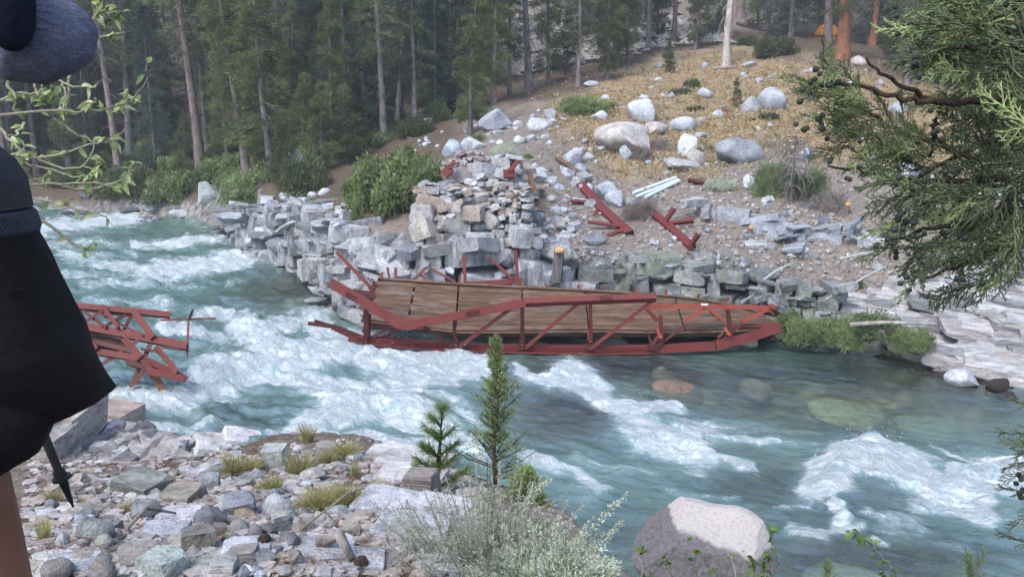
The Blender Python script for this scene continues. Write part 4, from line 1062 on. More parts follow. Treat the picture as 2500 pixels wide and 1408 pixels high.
ang('vertical', 1612, 768, 19.0, 1616, 832, 19.1, .085); ang('vertical', 1604, 802, 19.2, 1614, 828, 19.0, .08, 'steel2'); ang('diagonal', 1606, 820, 19.1, 1592, 842, 19.1, .07)
ang('vertical', 1776, 753, 19.0, 1785, 820, 19.2, .09); ang('vertical', 1768, 800, 19.2, 1782, 820, 19.1, .08, 'steel2'); ang('diagonal', 1765, 812, 19.2, 1752, 824, 19.2, .06); ang('diagonal', 1812, 789, 19.3, 1755, 838, 19.2, .07, 'steeld')
ang('lower_lateral', 1780, 796, 19.4, 1905, 794, 19.5, .10)
# snapped handrail angle with its bracket stubs
ang('handrail', 1578, 749, 19.35, 1722, 748, 19.4, .13, 'steel2', -1, 'bright red loose handrail angle lying over the deck'); ang('handrail', 1722, 748, 19.4, 1884, 752, 19.5, .12, 'steel2', -1)
ang('handrail_strut', 1578, 752, 19.3, 1606, 783, 19.3, .09, 'steel2'); ang('handrail_strut', 1722, 754, 19.3, 1670, 783, 19.2, .10, 'steel2'); ang('handrail_strut', 1735, 757, 19.35, 1762, 780, 19.3, .10, 'steel2'); ang('handrail_strut', 1880, 752, 19.45, 1812, 786, 19.25, .09, 'steel2')
member('bolt_plate', lambda b: b.beam(pp(1712, 743, 19.2), pp(1728, 743, 19.2), .06, .03), 'white', lab='white chipped bolt plate on the handrail')
member('torn_end', lambda b: (b.beam(pp(1878, 745, 19.4), pp(1892, 750, 19.4), .10, .08), b.beam(pp(1884, 755, 19.4), pp(1898, 748, 19.4), .04, .04), b.beam(pp(1875, 756, 19.4), pp(1890, 768, 19.4), .04, .03)), 'steel2')
# bolt rows on the splice plates
def bolts(name, pts, Y, dy):
    def f(b):
        for (x, y) in pts:
            for e in (0, dy):
                p = pp(x, y + e, Y); b.beam(p, p + [0, -.03, .005], .032, .032, (0, 0, 1))
    member(name, f, 'steeld')
bolts('bolt_row', [(845 + 5 * i, 712 + 3.0 * i) for i in range(6)], 18.86, 9)
bolts('bolt_row', [(1138 + 5.5 * i, 760 - 1.1 * i) for i in range(6)], 18.72, 9)
bolts('bolt_row', [(1466 + 5.5 * i, 724 - .2 * i) for i in range(6)], 18.72, 5)
bolts('bolt_row', [(1455 + 5.5 * i, 853) for i in range(6)], 19.05, 5)
for x, y in [(1110, 846), (1276, 849), (1442, 850), (1592, 850), (1600, 848)][:4]:
    member('gusset_plate', lambda b: (b.beam(pp(x - 14, y - 3, 19.07), pp(x + 14, y - 3, 19.07), .14, .014, (0, -1, .1)), [b.beam(pp(x + e, y - 3 + f, 19.05), pp(x + e + 2, y - 3 + f, 19.05), .022, .03, (0, -1, 0)) for e in (-10, -3, 4, 10) for f in (-4, 4)]), 'steeld')
# far truss: what stands up behind the deck
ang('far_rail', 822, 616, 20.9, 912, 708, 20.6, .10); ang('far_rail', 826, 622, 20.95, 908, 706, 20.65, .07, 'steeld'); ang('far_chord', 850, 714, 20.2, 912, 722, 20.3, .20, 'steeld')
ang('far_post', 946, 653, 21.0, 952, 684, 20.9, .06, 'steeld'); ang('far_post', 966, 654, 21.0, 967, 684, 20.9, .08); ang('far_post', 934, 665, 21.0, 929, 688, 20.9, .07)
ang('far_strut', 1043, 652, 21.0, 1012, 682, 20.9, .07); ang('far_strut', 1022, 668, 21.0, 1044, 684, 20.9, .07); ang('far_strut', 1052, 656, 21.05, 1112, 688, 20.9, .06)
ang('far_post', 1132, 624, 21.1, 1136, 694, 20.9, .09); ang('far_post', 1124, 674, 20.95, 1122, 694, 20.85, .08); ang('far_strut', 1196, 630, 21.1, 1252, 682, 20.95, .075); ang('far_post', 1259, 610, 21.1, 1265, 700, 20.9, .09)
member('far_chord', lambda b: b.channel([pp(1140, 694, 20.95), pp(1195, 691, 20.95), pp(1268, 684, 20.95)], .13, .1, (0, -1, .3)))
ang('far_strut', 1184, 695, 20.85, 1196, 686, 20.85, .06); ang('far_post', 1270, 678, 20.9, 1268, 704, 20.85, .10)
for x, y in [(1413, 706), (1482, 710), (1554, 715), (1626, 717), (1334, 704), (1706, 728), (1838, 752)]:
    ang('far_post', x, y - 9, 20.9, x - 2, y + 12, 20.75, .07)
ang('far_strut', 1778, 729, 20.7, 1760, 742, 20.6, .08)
# rocks under the wreck keep it off the bed
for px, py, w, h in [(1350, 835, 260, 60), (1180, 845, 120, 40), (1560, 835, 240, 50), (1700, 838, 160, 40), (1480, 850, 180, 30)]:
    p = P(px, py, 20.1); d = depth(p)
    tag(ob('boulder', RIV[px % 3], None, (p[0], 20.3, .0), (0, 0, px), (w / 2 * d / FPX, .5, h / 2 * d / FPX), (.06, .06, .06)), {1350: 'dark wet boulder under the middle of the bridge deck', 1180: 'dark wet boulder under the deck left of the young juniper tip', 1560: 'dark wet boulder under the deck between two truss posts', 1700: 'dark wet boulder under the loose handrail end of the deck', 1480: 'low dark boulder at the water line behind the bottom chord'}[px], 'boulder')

# ------------------------------------------------------------------ second piece of wreckage behind the hiker
W0_ = P(340, 860, 15.6)
wk = thing('bridge_wreckage', 'broken red truss end with timber decking standing in the rapids beside the hiker', 'wreckage', W0_)
def wm(name, segs, mat='steel', kind='angle', w=.09, lab=None):
    def f(b):
        for (x1, y1, Y1, x2, y2, Y2) in segs:
            if kind == 'angle': b.angle(pp(x1, y1, Y1), pp(x2, y2, Y2), w, (0, -1, .4))
            elif kind == 'channel': b.channel([pp(x1, y1, Y1), pp(x2, y2, Y2)], w * .85, .08, (0, -.8, .6))
            else: b.angle(pp(x1, y1, Y1), pp(x2, y2, Y2), w * .85, (0, -1, .4))
    return member(name, [f][0], mat, wk, W0_, lab)
wm('top_chord', [(110, 738, 16.3, 414, 767, 16.5)], 'steel', 'channel', .13); wm('top_chord', [(120, 745, 16.35, 330, 772, 16.5)], 'steel2', 'angle', .05)
wm('middle_chord', [(120, 779, 15.9, 455, 843, 15.9)], 'steel', 'channel', .17); wm('bottom_chord', [(150, 843, 15.5, 352, 876, 15.5), (352, 876, 15.5, 454, 924, 15.5)], 'steel', 'channel', .13)
wm('vertical', [(327, 757, 16.4, 378, 826, 15.9)], 'steel', 'beam', .14); wm('vertical', [(384, 848, 15.9, 436, 910, 15.5)], 'steel', 'beam', .12); wm('vertical', [(203, 812, 15.9, 240, 856, 15.5)], 'steel', 'beam', .14); wm('vertical', [(308, 828, 15.9, 348, 876, 15.5)], 'steel', 'beam', .15)
wm('diagonal', [(338, 832, 15.8, 232, 902, 15.4)], 'steel', 'beam', .08); wm('diagonal', [(369, 842, 15.85, 322, 945, 15.4)], 'steeld', 'beam', .10); wm('diagonal', [(247, 767, 16.4, 352, 820, 15.9)], 'steel', 'beam', .05); wm('diagonal', [(306, 771, 16.4, 252, 802, 15.9)], 'steeld', 'beam', .08); wm('diagonal', [(322, 772, 16.4, 304, 808, 16.3)], 'steeld', 'beam', .08)
wm('diagonal', [(290, 792, 16.4, 292, 808, 16.3)], 'steeld', 'beam', .06); wm('diagonal', [(352, 880, 15.45, 372, 905, 15.4)], 'steel', 'beam', .11); wm('diagonal', [(310, 880, 15.5, 370, 902, 15.4)], 'steeld', 'beam', .1); wm('diagonal', [(352, 908, 15.45, 330, 935, 15.4)], 'steel', 'beam', .07)
wm('lower_end', [(360, 905, 15.4, 452, 925, 15.4)], 'steel', 'angle', .12); wm('torn_plate', [(180, 985, 14.6, 215, 1000, 14.6)], 'steel2', 'beam', .16)
wm('diagonal', [(205, 760, 16.3, 262, 800, 15.9)], 'steeld', 'beam', .07); wm('diagonal', [(262, 752, 16.35, 200, 792, 15.9)], 'steel', 'beam', .06); wm('vertical', [(252, 748, 16.4, 292, 800, 15.9)], 'steel', 'beam', .09); wm('stringer', [(160, 818, 15.8, 330, 858, 15.6)], 'steeld', 'channel', .1); wm('bracket', [(395, 846, 15.8, 440, 852, 15.8)], 'steeld', 'beam', .05); wm('bracket', [(345, 852, 15.7, 385, 858, 15.7)], 'steeld', 'beam', .05); wm('timber', [(352, 880, 15.6, 408, 960, 15.5)], 'board', 'beam', .17, 'dark broken timber leg'); wm('timber', [(316, 888, 15.7, 360, 898, 15.6)], 'board', 'beam', .12)
wm('rail_rod', [(392, 781, 16.5, 527, 777, 16.4)], 'steel', 'beam', .035); wm('rail_rod', [(461, 782, 16.4, 458, 866, 15.9)], 'steel', 'beam', .045); wm('rail_rod', [(461, 782, 16.4, 471, 755, 16.3)], 'steeld', 'beam', .03)
for k in range(7):
    t0, t1 = k / 7, (k + 1) / 7
    q = [np.array(c) for c in [(150, 794), (315, 831), (338, 872), (185, 852)]]
    a0 = q[0] * (1 - t0) + q[3] * t0; a1 = q[0] * (1 - t1) + q[3] * t1; b0 = q[1] * (1 - t0) + q[2] * t0; b1 = q[1] * (1 - t1) + q[2] * t1
    f = lambda v, t: pp(v[0], v[1], 16.15 - .45 * t)
    bb = MB(); c4 = [f(a0, t0 + .01), f(b0 + [r.uniform(-8, 6), 0], t0 + .01), f(b1, t1 - .015), f(a1, t1 - .015)]
    bb.hexa([c + np.array([0, .05, -.03]) for c in c4] + c4); ob('plank', bb.me('plank_shape', M['deck'], False), wk, -W0_)

# ------------------------------------------------------------------ bent beam pieces, brackets, boards and pipes on the far bank
def frag(name, lab, cat, pts, mat='steel', struts=(), w=.22):
    """px path on the ground, struts (px,py,px2,py2)"""
    g = [G(x, y, False) + [0, -.05, .1 + .0 * x] for x, y in pts]
    o = thing(name, lab, cat, g[0])
    b = MB(); b.channel(g, w, .12, (0, -.75, .65)); ob('beam', b.me('steel_shape', M[mat], False), o, -g[0])
    for (x1, y1, x2, y2, hh) in struts:
        a = G(x1, y1, False); Y = a[1] - .1
        b = MB(); b.angle(P(x1, y1, Y), P(x2, y2, Y - hh), .10, (0, -.6, .7)); ob('strut', b.me('steel_shape', M['steeld' if hh < 0 else mat], False), o, -g[0])
    return o
frag('steel_beam_fragment', 'bent red beam with four torn struts to its left on the rocky far bank', 'steel beam', [(1416, 455), (1470, 515), (1535, 574)], 'steel', [(1468, 496, 1392, 493, .2), (1462, 502, 1402, 525, .3), (1524, 556, 1436, 545, .2), (1522, 562, 1464, 585, .4), (1458, 512, 1452, 530, .4)], .26)
frag('steel_beam_fragment', 'straight red beam with struts forking to its right on the far bank dirt', 'steel beam', [(1574, 508), (1625, 552), (1688, 608)], 'steel', [(1622, 545, 1646, 507, .1), (1628, 547, 1694, 538, .2), (1684, 602, 1706, 570, .2), (1684, 606, 1696, 602, .3)], .22)
frag('steel_plank', 'rusty brown steel strip lying on the dirt right of the pale pipes', 'steel strip', [(1680, 445), (1732, 456)], 'steeld', (), .12)
for lab, segs in [('red bearing bracket tilted at the left corner of the abutment seat', [((1083, 426), (1100, 410), .22), ((1100, 410), (1108, 392), .08)]), ('open red bearing shoe with a bent arm on the right of the abutment top', [((1230, 424), (1256, 424), .20), ((1244, 416), (1264, 392), .10)])]:
    g = P(segs[0][0][0], segs[0][0][1], 22.9); o = thing('bearing_bracket', lab, 'bracket', g)
    for i, (a, c, w) in enumerate(segs):
        b = MB(); b.channel([P(a[0], a[1], 22.9), P(c[0], c[1], 22.95 + .1 * i)], w, .12, (0, -1, .3), .02); ob('plate' if i == 0 else 'arm', b.me('steel_shape', M['steel'], False), o, -g)
for lab, p1, p2, w, Y1, Y2, mat in [('long brown board leaning down the right flank of the abutment', (1292, 418), (1318, 515), .14, 24.2, 22.6, 'board'), ('brown plank lying across the pale rubble above the bent red beam', (1358, 392), (1432, 440), .13, None, None, 'board'), ('rusty lath lying along the abutment shelf', (1085, 456), (1190, 459), .09, 22.7, 22.6, 'board'), ('second thin lath lying on the abutment shelf', (1120, 463), (1215, 466), .06, 22.55, 22.5, 'board')]:
    a = P(*p1, Y1) if Y1 else G(*p1, False) + [0, 0, .1]; c = P(*p2, Y2) if Y2 else G(*p2, False) + [0, 0, .1]
    b = MB(); b.beam(a, c, w, .05, (0, -.6, .7)); tag(ob('board', b.me('board_shape', M[mat], False)), lab, 'board')
for lab, p1, p2 in [('upper of three pale blue pipes lying on the far bank', (1546, 478), (1650, 440)), ('middle of three pale blue pipes lying on the far bank', (1552, 488), (1655, 446)), ('lower of three pale blue pipes lying on the far bank', (1576, 488), (1658, 448))]:
    a = G(*p1, False) + [0, 0, .08]; c = G(*p2, False) + [0, 0, .08]
    b = MB(); b.tube([a, (a + c) / 2, c], .055, 10); tag(ob('pipe', b.me('pipe_shape', M['pipe'], True, .7)), lab, 'pipe', 'pale pipes on the far bank')
for lab, pts in [('pale cable hanging over the lichen cliff to the bridge tip', [(1920, 658), (1880, 675), (1845, 700), (1822, 735), (1806, 745)]), ('grey cable slanting across the right rock ledges', [(2140, 665), (2090, 690), (2050, 715), (1995, 745)]), ('thin cable lying on the gravel bench under the juniper tip', [(2150, 626), (2080, 636), (2030, 648)])]:
    pt = [G(x, y, False) + [0, -.55, .25] for x, y in pts]
    b = MB(); b.tube(pt, .022, 6); tag(ob('cable', b.me('cable_shape', M['cable'])), lab, 'cable')
# sawn logs
for lab, px, py, h, wpx, tilt in [('thick sawn log post with an orange cut top standing beside the abutment', 1360, 650, .62, 26, .08), ('small sawn stump in front of the broad dark-mottled boulder', 1820, 392, .18, 11, .1), ('small sawn stump beside the leaning abutment board', 1325, 482, .3, 11, -.1), ('sawn stump on the dirt below the upper ledge', 1832, 572, .22, 12, 0), ('sawn stump at the right of the dead bush', 2064, 524, .32, 14, .1)]:
    if px == 1360: g = P(1360, 668, 21.0)
    else: g = G(px, py, False)
    R = wpx / 2 * depth(g) / FPX
    o = thing('log_stump', lab, 'log', g)
    b = MB(); n = 14; ph = np.arange(n) * 2 * PI / n
    rr = R * (1 + .06 * np.random.RandomState(px).normal(size=n)); rings = [np.stack([rr * f * np.cos(ph) + tilt * z, rr * f * np.sin(ph), np.full(n, z)], 1) for z, f in ((-.2, 1.08), (h * .5, 1), (h, .97))]
    b.loft(np.array(rings)); ob('bark', b.me('log_shape', M['bark'], True, .8), o)
    b = MB(); ring2 = [np.stack([rr * .9 * np.cos(ph) + tilt * z, rr * .9 * np.sin(ph) - .02, np.full(n, z)], 1) for z in (h - .05, h + .012)]
    cut = b.loft(np.array(ring2)); ob('cut_face', b.me('cut_shape', M['cutwood'], False), o, (0, 0, 0), (rad(10), 0, 0))
# ------------------------------------------------------------------ conifers
def needle_tris(C, D, L, W, r):
    """one slim triangle per centre C along D"""
    n = len(C); D = D / (np.linalg.norm(D, axis=1)[:, None] + 1e-9)
    s = np.cross(D, r.normal(size=(n, 3))); s /= np.linalg.norm(s, axis=1)[:, None] + 1e-9
    W = np.asarray(W)[:, None] if np.ndim(W) else W; L = np.asarray(L)[:, None] if np.ndim(L) else L
    V = np.stack([C - s * W / 2, C + s * W / 2, C + D * L], 1).reshape(-1, 3)
    return V, np.arange(n * 3).reshape(-1, 3)

def leaf_quads(C, D, L, W, r):
    n = len(C); D = D / (np.linalg.norm(D, axis=1)[:, None] + 1e-9)
    s = np.cross(D, r.normal(size=(n, 3))); s /= np.linalg.norm(s, axis=1)[:, None] + 1e-9
    W = np.asarray(W)[:, None] if np.ndim(W) else W; L = np.asarray(L)[:, None] if np.ndim(L) else L
    V = np.stack([C, C + D * L * .5 - s * W / 2, C + D * L, C + D * L * .5 + s * W / 2], 1).reshape(-1, 3)
    return V, np.arange(n * 4).reshape(-1, 4)

def conifer(seed, H, zb, R, nb, per, r0, nm, bm, droop=.35, dead=14, nl=(.16, .34), nw=(.03, .07), bend=.25, up=.1, hang=.0):
    r = np.random.RandomState(seed)
    zt = np.linspace(0, H, 12); wob = np.stack([bend * np.sin(zt / H * 2.2 + seed) * zt / H * 2, bend * np.cos(zt / H * 1.7 + seed * 2) * zt / H * 2, zt], 1); wob[:, :2] -= wob[0, :2]
    rt = r0 * (1 - .82 * zt / H); rt[0] *= 1.35
    b = MB(); b.tube(np.vstack([wob[0] - [0, 0, .6], wob]), np.concatenate([[rt[0] * 1.1], rt]), 9)
    ax = lambda z: np.array([np.interp(z, zt, wob[:, 0]), np.interp(z, zt, wob[:, 1]), z])
    for k in range(dead):
        z = r.uniform(.08 * H, zb * 1.1 + .1 * H); a = r.uniform(0, 2 * PI); L = r.uniform(.4, 1.0) * R * .7
        d = np.array([math.cos(a), math.sin(a), r.uniform(-.5, .1)]); p = ax(z)
        b.tube([p, p + d * L * .5, p + d * L + np.array([0, 0, -.25 * L])], [.028, .018, .006], 3, False)
        for _ in range(5):
            t = r.uniform(.25, 1); e = p + d * L * t; f = np.array([d[0], d[1], 0]) * r.uniform(0, .3) + r.normal(size=3) * .2 + [0, 0, -.3]; b.tube([e, e + f * L * .6], [.010, .003], 3, False)
    pts = []
    z = zb + (H - zb) * r.rand(nb) ** 1.05; a = r.uniform(0, 2 * PI, nb)
    L = R * (1 - ((z - zb) / (H - zb)) ** 1.4 * .85) * r.uniform(.55, 1.12, nb) * (.65 + .35 * smooth(zb, zb + (H - zb) * .15, z))
    base = np.array([ax(q) for q in z]); dr = np.stack([np.cos(a), np.sin(a), np.full(nb, up) + r.normal(size=nb) * .12], 1)
    for k in range(nb):
        t = np.array([0, .5, 1])[:, None]; b.tube(base[k] + dr[k] * L[k] * t - np.array([0, 0, 1]) * droop * L[k] * t ** 2, [.03, .018, .006], 3, False)
    tr = b.me('trunk_shape', M[bm], True)
    n = nb * per; bi = np.repeat(np.arange(nb), per)
    t = r.rand(n) ** .7 * .9 + .12
    side = np.stack([-np.sin(a[bi]), np.cos(a[bi]), np.zeros(n)], 1)
    lat = r.uniform(-1, 1, n) * .38 * L[bi] * np.sin(np.clip(t, 0, 1) * 2.6 + .3)
    C = base[bi] + dr[bi] * (L[bi] * t)[:, None] + side * lat[:, None]
    C[:, 2] += -droop * L[bi] * t ** 2 - .12 * np.abs(lat) - hang * np.abs(r.normal(size=n)) + r.normal(size=n) * .05
    m = 5; Cn = np.repeat(C, m, 0) + r.normal(size=(n * m, 3)) * .07
    out = np.repeat(dr[bi] * .7 + side * np.sign(lat)[:, None] * .6, m, 0); out[:, 2] += .15 - hang
    D = out + r.normal(size=(n * m, 3)) * .55
    V, T = needle_tris(Cn, D, r.uniform(*nl, n * m), r.uniform(*nw, n * m), r)
    return tr, mesh('crown_shape', V, [T], M[nm], False)

KIND = {
 'pine': [conifer(1, 19, 5.5, 2.2, 120, 20, .24, 'needle', 'bark', .3, 30, hang=.12), conifer(2, 18, 4.0, 2.0, 120, 20, .22, 'needle', 'bark', .35, 26, hang=.15), conifer(3, 20, 7.5, 2.3, 100, 22, .25, 'needle', 'barkp', .3, 40, hang=.1)],
 'green': [conifer(4, 15, 1.6, 1.9, 150, 20, .2, 'needley', 'barkp', .3, 10, hang=.15), conifer(5, 14, 1.2, 1.7, 150, 18, .18, 'needley', 'bark', .3, 8, hang=.12)],
 'fir': [conifer(6, 15, .7, 2.2, 170, 22, .17, 'needleb', 'bark', .45, 4, (.14, .26), (.03, .06), .1, .05), conifer(7, 13, .5, 1.9, 150, 22, .16, 'needleb', 'bark', .4, 4, (.14, .26), (.03, .06), .1, .05)],
 'young': [conifer(8, 4.2, .3, 1.1, 70, 16, .06, 'needley', 'bark', .15, 3, (.1, .2), (.02, .045), .1, .3), conifer(9, 3.2, .2, .9, 60, 16, .05, 'shrubd', 'bark', .15, 2, (.1, .2), (.02, .045), .1, .35)],
 'red': [conifer(10, 16, 3.2, 2.4, 110, 20, .50, 'needle', 'barkr', .3, 8, hang=.1), conifer(11, 15, 4.5, 2.0, 100, 20, .22, 'needle', 'barkr', .3, 16, hang=.1)],
}
TRW = {'pine': [.31, .29, .33], 'green': [.22, .2], 'fir': [.17, .16], 'young': [.06, .05], 'red': [.5, .22]}

def snag(seed, H, r0, nb, L0, mat, droopy=.8, zmin=.1):
    r = np.random.RandomState(seed); zt = np.linspace(0, H, 10)
    w = np.stack([.18 * np.sin(zt * .4 + seed), .1 * np.cos(zt * .5), zt], 1); w[:, :2] -= w[0, :2]
    b = MB(); rr = r0 * (1 - .7 * zt / H); rr[0] *= 1.4; b.tube(np.vstack([w[0] - [0, 0, .5], w]), np.concatenate([[rr[0]], rr]), 9)
    c = MB()
    for k in range(nb):
        z = H * r.uniform(zmin, .97); a = r.uniform(0, 2 * PI); L = L0 * r.uniform(.4, 1.1)
        p = np.array([np.interp(z, zt, w[:, 0]), np.interp(z, zt, w[:, 1]), z]); d = np.array([math.cos(a), math.sin(a), .05])
        q = [p, p + d * L * .4 + [0, 0, -.05 * L], p + d * L * .75 + [0, 0, -droopy * .5 * L], p + d * L * .95 + [0, 0, -droopy * L * 1.1]]
        c.tube(q, [.03, .018, .01, .004], 3, False)
        for j in range(4):
            t = r.uniform(.3, 1); s = q[1] * (1 - t) + q[3] * t; c.tube([s, s + r.normal(size=3) * .18 * L0 + [0, 0, -.3 * L0 * droopy]], [.009, .003], 3, False)
    return b.me('trunk_shape', M[mat], True), c.me('branch_shape', M['twigg' if mat != 'snag' else 'snag'], True)
SNAG = {'bleached': snag(1, 9.5, .22, 60, 1.1, 'snag', 1.0), 'grey': snag(2, 16, .2, 170, 1.7, 'bark', .9, .12), 'top': snag(3, 17, .26, 10, .8, 'snag', .2, .5), 'sapling': snag(4, 1.9, .05, 46, .75, 'bark', .8, .2)}

def tree(kind, lab, px, py, wpx, i=0, lean=0.0, lean2=0.0, Y=None, group=None, hs=1.0, name='pine_tree'):
    g = G(px, py, False) if Y is None else P(px, py, Y)
    d = depth(g)
    tr, cr = (SNAG[kind] if kind in SNAG else KIND[kind][i])
    if kind in SNAG: s = hs
    else:
        R = wpx / 2 * d / FPX; s = np.clip(R / TRW[kind][i] * .85, .55, 1.5)
    r = np.random.RandomState(int(px * 3 + py))
    o = thing(name, lab, 'tree', g, (lean2, lean, r.uniform(0, 6.28) if abs(lean) < .01 else 0), group, 1.0)
    o.scale = (s, s, s * hs if kind not in SNAG else s)
    ob('trunk', tr, o); ob('branches' if kind in SNAG else 'crown', cr, o)
    return o

TREES = [
 ('pine', 'stout pinkish pine trunk leaning left above the leafy left bank', 492, 428, 36, 2, -.06), ('pine', 'dark straight pine left of the stout pinkish trunk by the fallen log', 318, 400, 30, 0, .01),
 ('green', 'light-barked pine with sparse green foliage right of the stout pinkish trunk', 602, 415, 24, 0, -.07), ('green', 'light-barked pine with drooping yellow green foliage behind the huge grey boulder', 663, 420, 24, 1, -.05),
 ('pine', 'slim grey pine rising behind the young trees left of the dark fir', 765, 310, 20, 1, -.03), ('fir', 'dark blue green fir with tiered branches in the middle of the forest', 846, 345, 17, 0, -.01),
 ('pine', 'bare grey pine trunk right of the dark fir, base behind the green shrub', 937, 340, 25, 0, 0), ('pine', 'slim grey pine trunk right of the bare grey pine', 1012, 312, 20, 1, -.01),
 ('top', 'tall broken snag with bleached white upper trunk in the forest', 1112, 236, 26, 0, .01), ('green', 'small leaning green pine at the edge of the stony slope', 1148, 330, 13, 1, .05),
 ('grey', 'dead grey tree with a dense veil of hanging bare twigs', 1292, 222, 22, 0, 0), ('pine', 'slim grey pine standing on the slope right of the dead grey tree', 1411, 210, 16, 1, .01),
 ('green', 'slim dark green pine right of the slim grey pine on the slope', 1482, 196, 11, 1, 0), ('green', 'bushy green pine with foliage down to the slope', 1532, 158, 13, 0, 0),
 ('pine', 'dark pine trunk at the top of the golden slope left of the pale forked trunk', 1582, 128, 19, 0, 0), ('pine', 'pale pinkish pine trunk at the top of the golden slope', 1645, 102, 20, 2, .03),
 ('green', 'thin young pine between the pale pinkish trunk and the bleached snag', 1697, 122, 9, 1, .1), ('bleached', 'bleached dead snag with drooping bare branches on the golden slope', 1772, 165, 27, 0, .0),
 ('pine', 'dark pine behind the grey brush right of the bleached snag', 1875, 75, 16, 1, 0), ('green', 'dark pine left of the orange tent', 1932, 85, 14, 0, 0),
 ('red', 'thick red-barked juniper tree beside the orange tent', 2056, 148, 38, 0, .02), ('red', 'thin red-brown pine trunk leaning right of the red-barked juniper tree', 2130, 112, 18, 1, .06),
 ('pine', 'grey pine seen through the upper juniper branches', 2215, 205, 22, 1, 0), ('fir', 'dark fir at the upper right behind the juniper branches', 2330, 215, 16, 1, 0), ('pine', 'grey pine at the upper right corner behind the juniper', 2450, 230, 22, 0, 0),
 ('pine', 'grey pine trunk behind the willow twigs, base hidden by the hiker', 235, 395, 22, 1, -.04), ('pine', 'dark pine trunk behind the willow twigs near the left edge', 110, 410, 24, 2, .03), ('pine', 'leaning grey trunk behind the willow between two dark pines', 170, 415, 26, 0, -.09), ('pine', 'pine trunk at the left edge above the flat pale boulder', 30, 420, 28, 0, .02),
 ('green', 'slender pine between the stout pinkish trunk and the light-barked pine', 556, 405, 16, 1, .01), ('fir', 'young dark fir behind the light-barked pines', 700, 335, 14, 1, 0), ('pine', 'thin grey trunk at the foot of the dark fir', 890, 325, 10, 1, .02), ('green', 'leafy pine in front of the dark fir with low green foliage', 815, 395, 11, 0, .0),
 ('pine', 'thin leaning trunk between the two grey pine trunks', 968, 318, 11, 0, .07), ('green', 'green pine behind the long slanting slab boulder', 1205, 255, 17, 0, 0), ('pine', 'dark slender pine left of the dead grey tree', 1245, 240, 15, 1, 0),
 ('green', 'dark pine right of the dead grey tree at the slope edge', 1340, 205, 14, 1, .0), ('pine', 'dark trunk beside the broken bleached snag', 1088, 236, 16, 2, .0),
]
for k, lab, px, py, w, i, ln in TREES:
    tree(k, lab, px, py, w, i, ln, name={'bleached': 'dead_tree', 'grey': 'dead_tree', 'top': 'dead_tree', 'fir': 'fir_tree', 'red': 'juniper_tree'}.get(k, 'pine_tree'))
anchors('tree', [(t[2], t[3], t[1]) for t in TREES])
r = np.random.RandomState(66)
for k in range(26):
    px = r.uniform(40, 1180); py = np.interp(px, [0, 500, 800, 1180], [425, 415, 365, 262]) - r.uniform(0, 45)
    kd = ['green', 'green', 'fir', 'pine'][r.randint(4)]; i = r.randint(2); g = G(px, py, False)
    o = thing('young_pine', 'slim young conifer among the front trunks of the shaded forest edge', 'tree', g, (0, r.normal() * .03, r.uniform(0, 6)), 'slim young conifers of the forest edge', r.uniform(.38, .75)); beside(o, 'slim young conifer', 'tree', px, py)
    ob('trunk', KIND[kd][i][0], o); ob('crown', KIND[kd][i][1], o)
r = np.random.RandomState(31)
for k in range(165):
    px = r.uniform(-300, 2800) if k < 105 else r.uniform(-200, 1250); y = r.uniform(52, 92) if k < 105 else r.uniform(50, 76)
    a = math.atan((px - 1250) / FPX); x = y * math.tan(a); 
    if 1540 < px < 2200 and y < 60: y = 62 + r.rand() * 20; x = y * math.tan(a)
    z = float(gh(x, y)); kd = ['pine', 'pine', 'green', 'fir'][r.randint(4)]; i = r.randint(len(KIND[kd]))
    o = thing('forest_tree', 'conifer standing deep in the forest behind the front row of trunks', 'tree', (x, y, z - .1), (r.normal() * .02, r.normal() * .03, r.uniform(0, 6.28)), 'conifers deep in the forest', r.uniform(.75, 1.2)); bx, by, _ = proj(np.array([[x, y, z]])); beside(o, 'deep forest conifer', 'tree', bx[0], by[0])
    ob('trunk', KIND[kd][i][0], o); ob('crown', KIND[kd][i][1], o)
YG = [(560, 335, 1, 1.2), (745, 400, 0, .9), (790, 420, 0, .85), (850, 400, 1, 1.0), (690, 455, 1, .8), (640, 360, 0, 1.3), (880, 360, 1, 1.0), (410, 380, 1, 1.5), (360, 350, 1, 1.6), (270, 380, 0, 1.4), (60, 420, 1, 1.5), (1165, 290, 0, .8), (1060, 255, 1, 1.2), (1380, 190, 1, 1.2), (1500, 160, 0, 1.2), (1600, 95, 1, 1.4), (1750, 85, 1, 1.3), (1850, 75, 0, 1.4), (2000, 60, 1, 1.4), (2180, 150, 1, 1.1), (2280, 170, 0, 1.2), (160, 440, 0, 1.2), (450, 420, 1, 1.0), (770, 365, 1, 1.2), (710, 370, 0, 1.2)]
for px, py, i, s in YG:
    g = G(px, py, False); o = thing('young_conifer', 'bushy young conifer in the undergrowth of the far forest edge', 'tree', g, (0, 0, px), 'young conifers at the forest edge', s); beside(o, 'bushy low conifer', 'tree', px, py)
    ob('trunk', KIND['young'][i][0], o); ob('crown', KIND['young'][i][1], o)
# small trees that can be told apart
for lab, px, py, i, s in [('tiny dark fir beside small boulders on the upper golden slope', 1634, 178, 1, .52), ('small green pine at the left of the domed blue grey boulder', 1797, 262, 0, .28)]:
    g = G(px, py, False); o = thing('young_conifer', lab, 'tree', g, (0, 0, 1), None, s); ob('trunk', KIND['young'][i][0], o); ob('crown', KIND['young'][i][1], o)
g = G(1930, 492, False); o = thing('dead_sapling', 'dead grey sapling with drooping twigs in the green bush on the right', 'tree', g, (0, .05, 0)); ob('trunk', SNAG['sapling'][0], o); ob('branches', SNAG['sapling'][1], o)
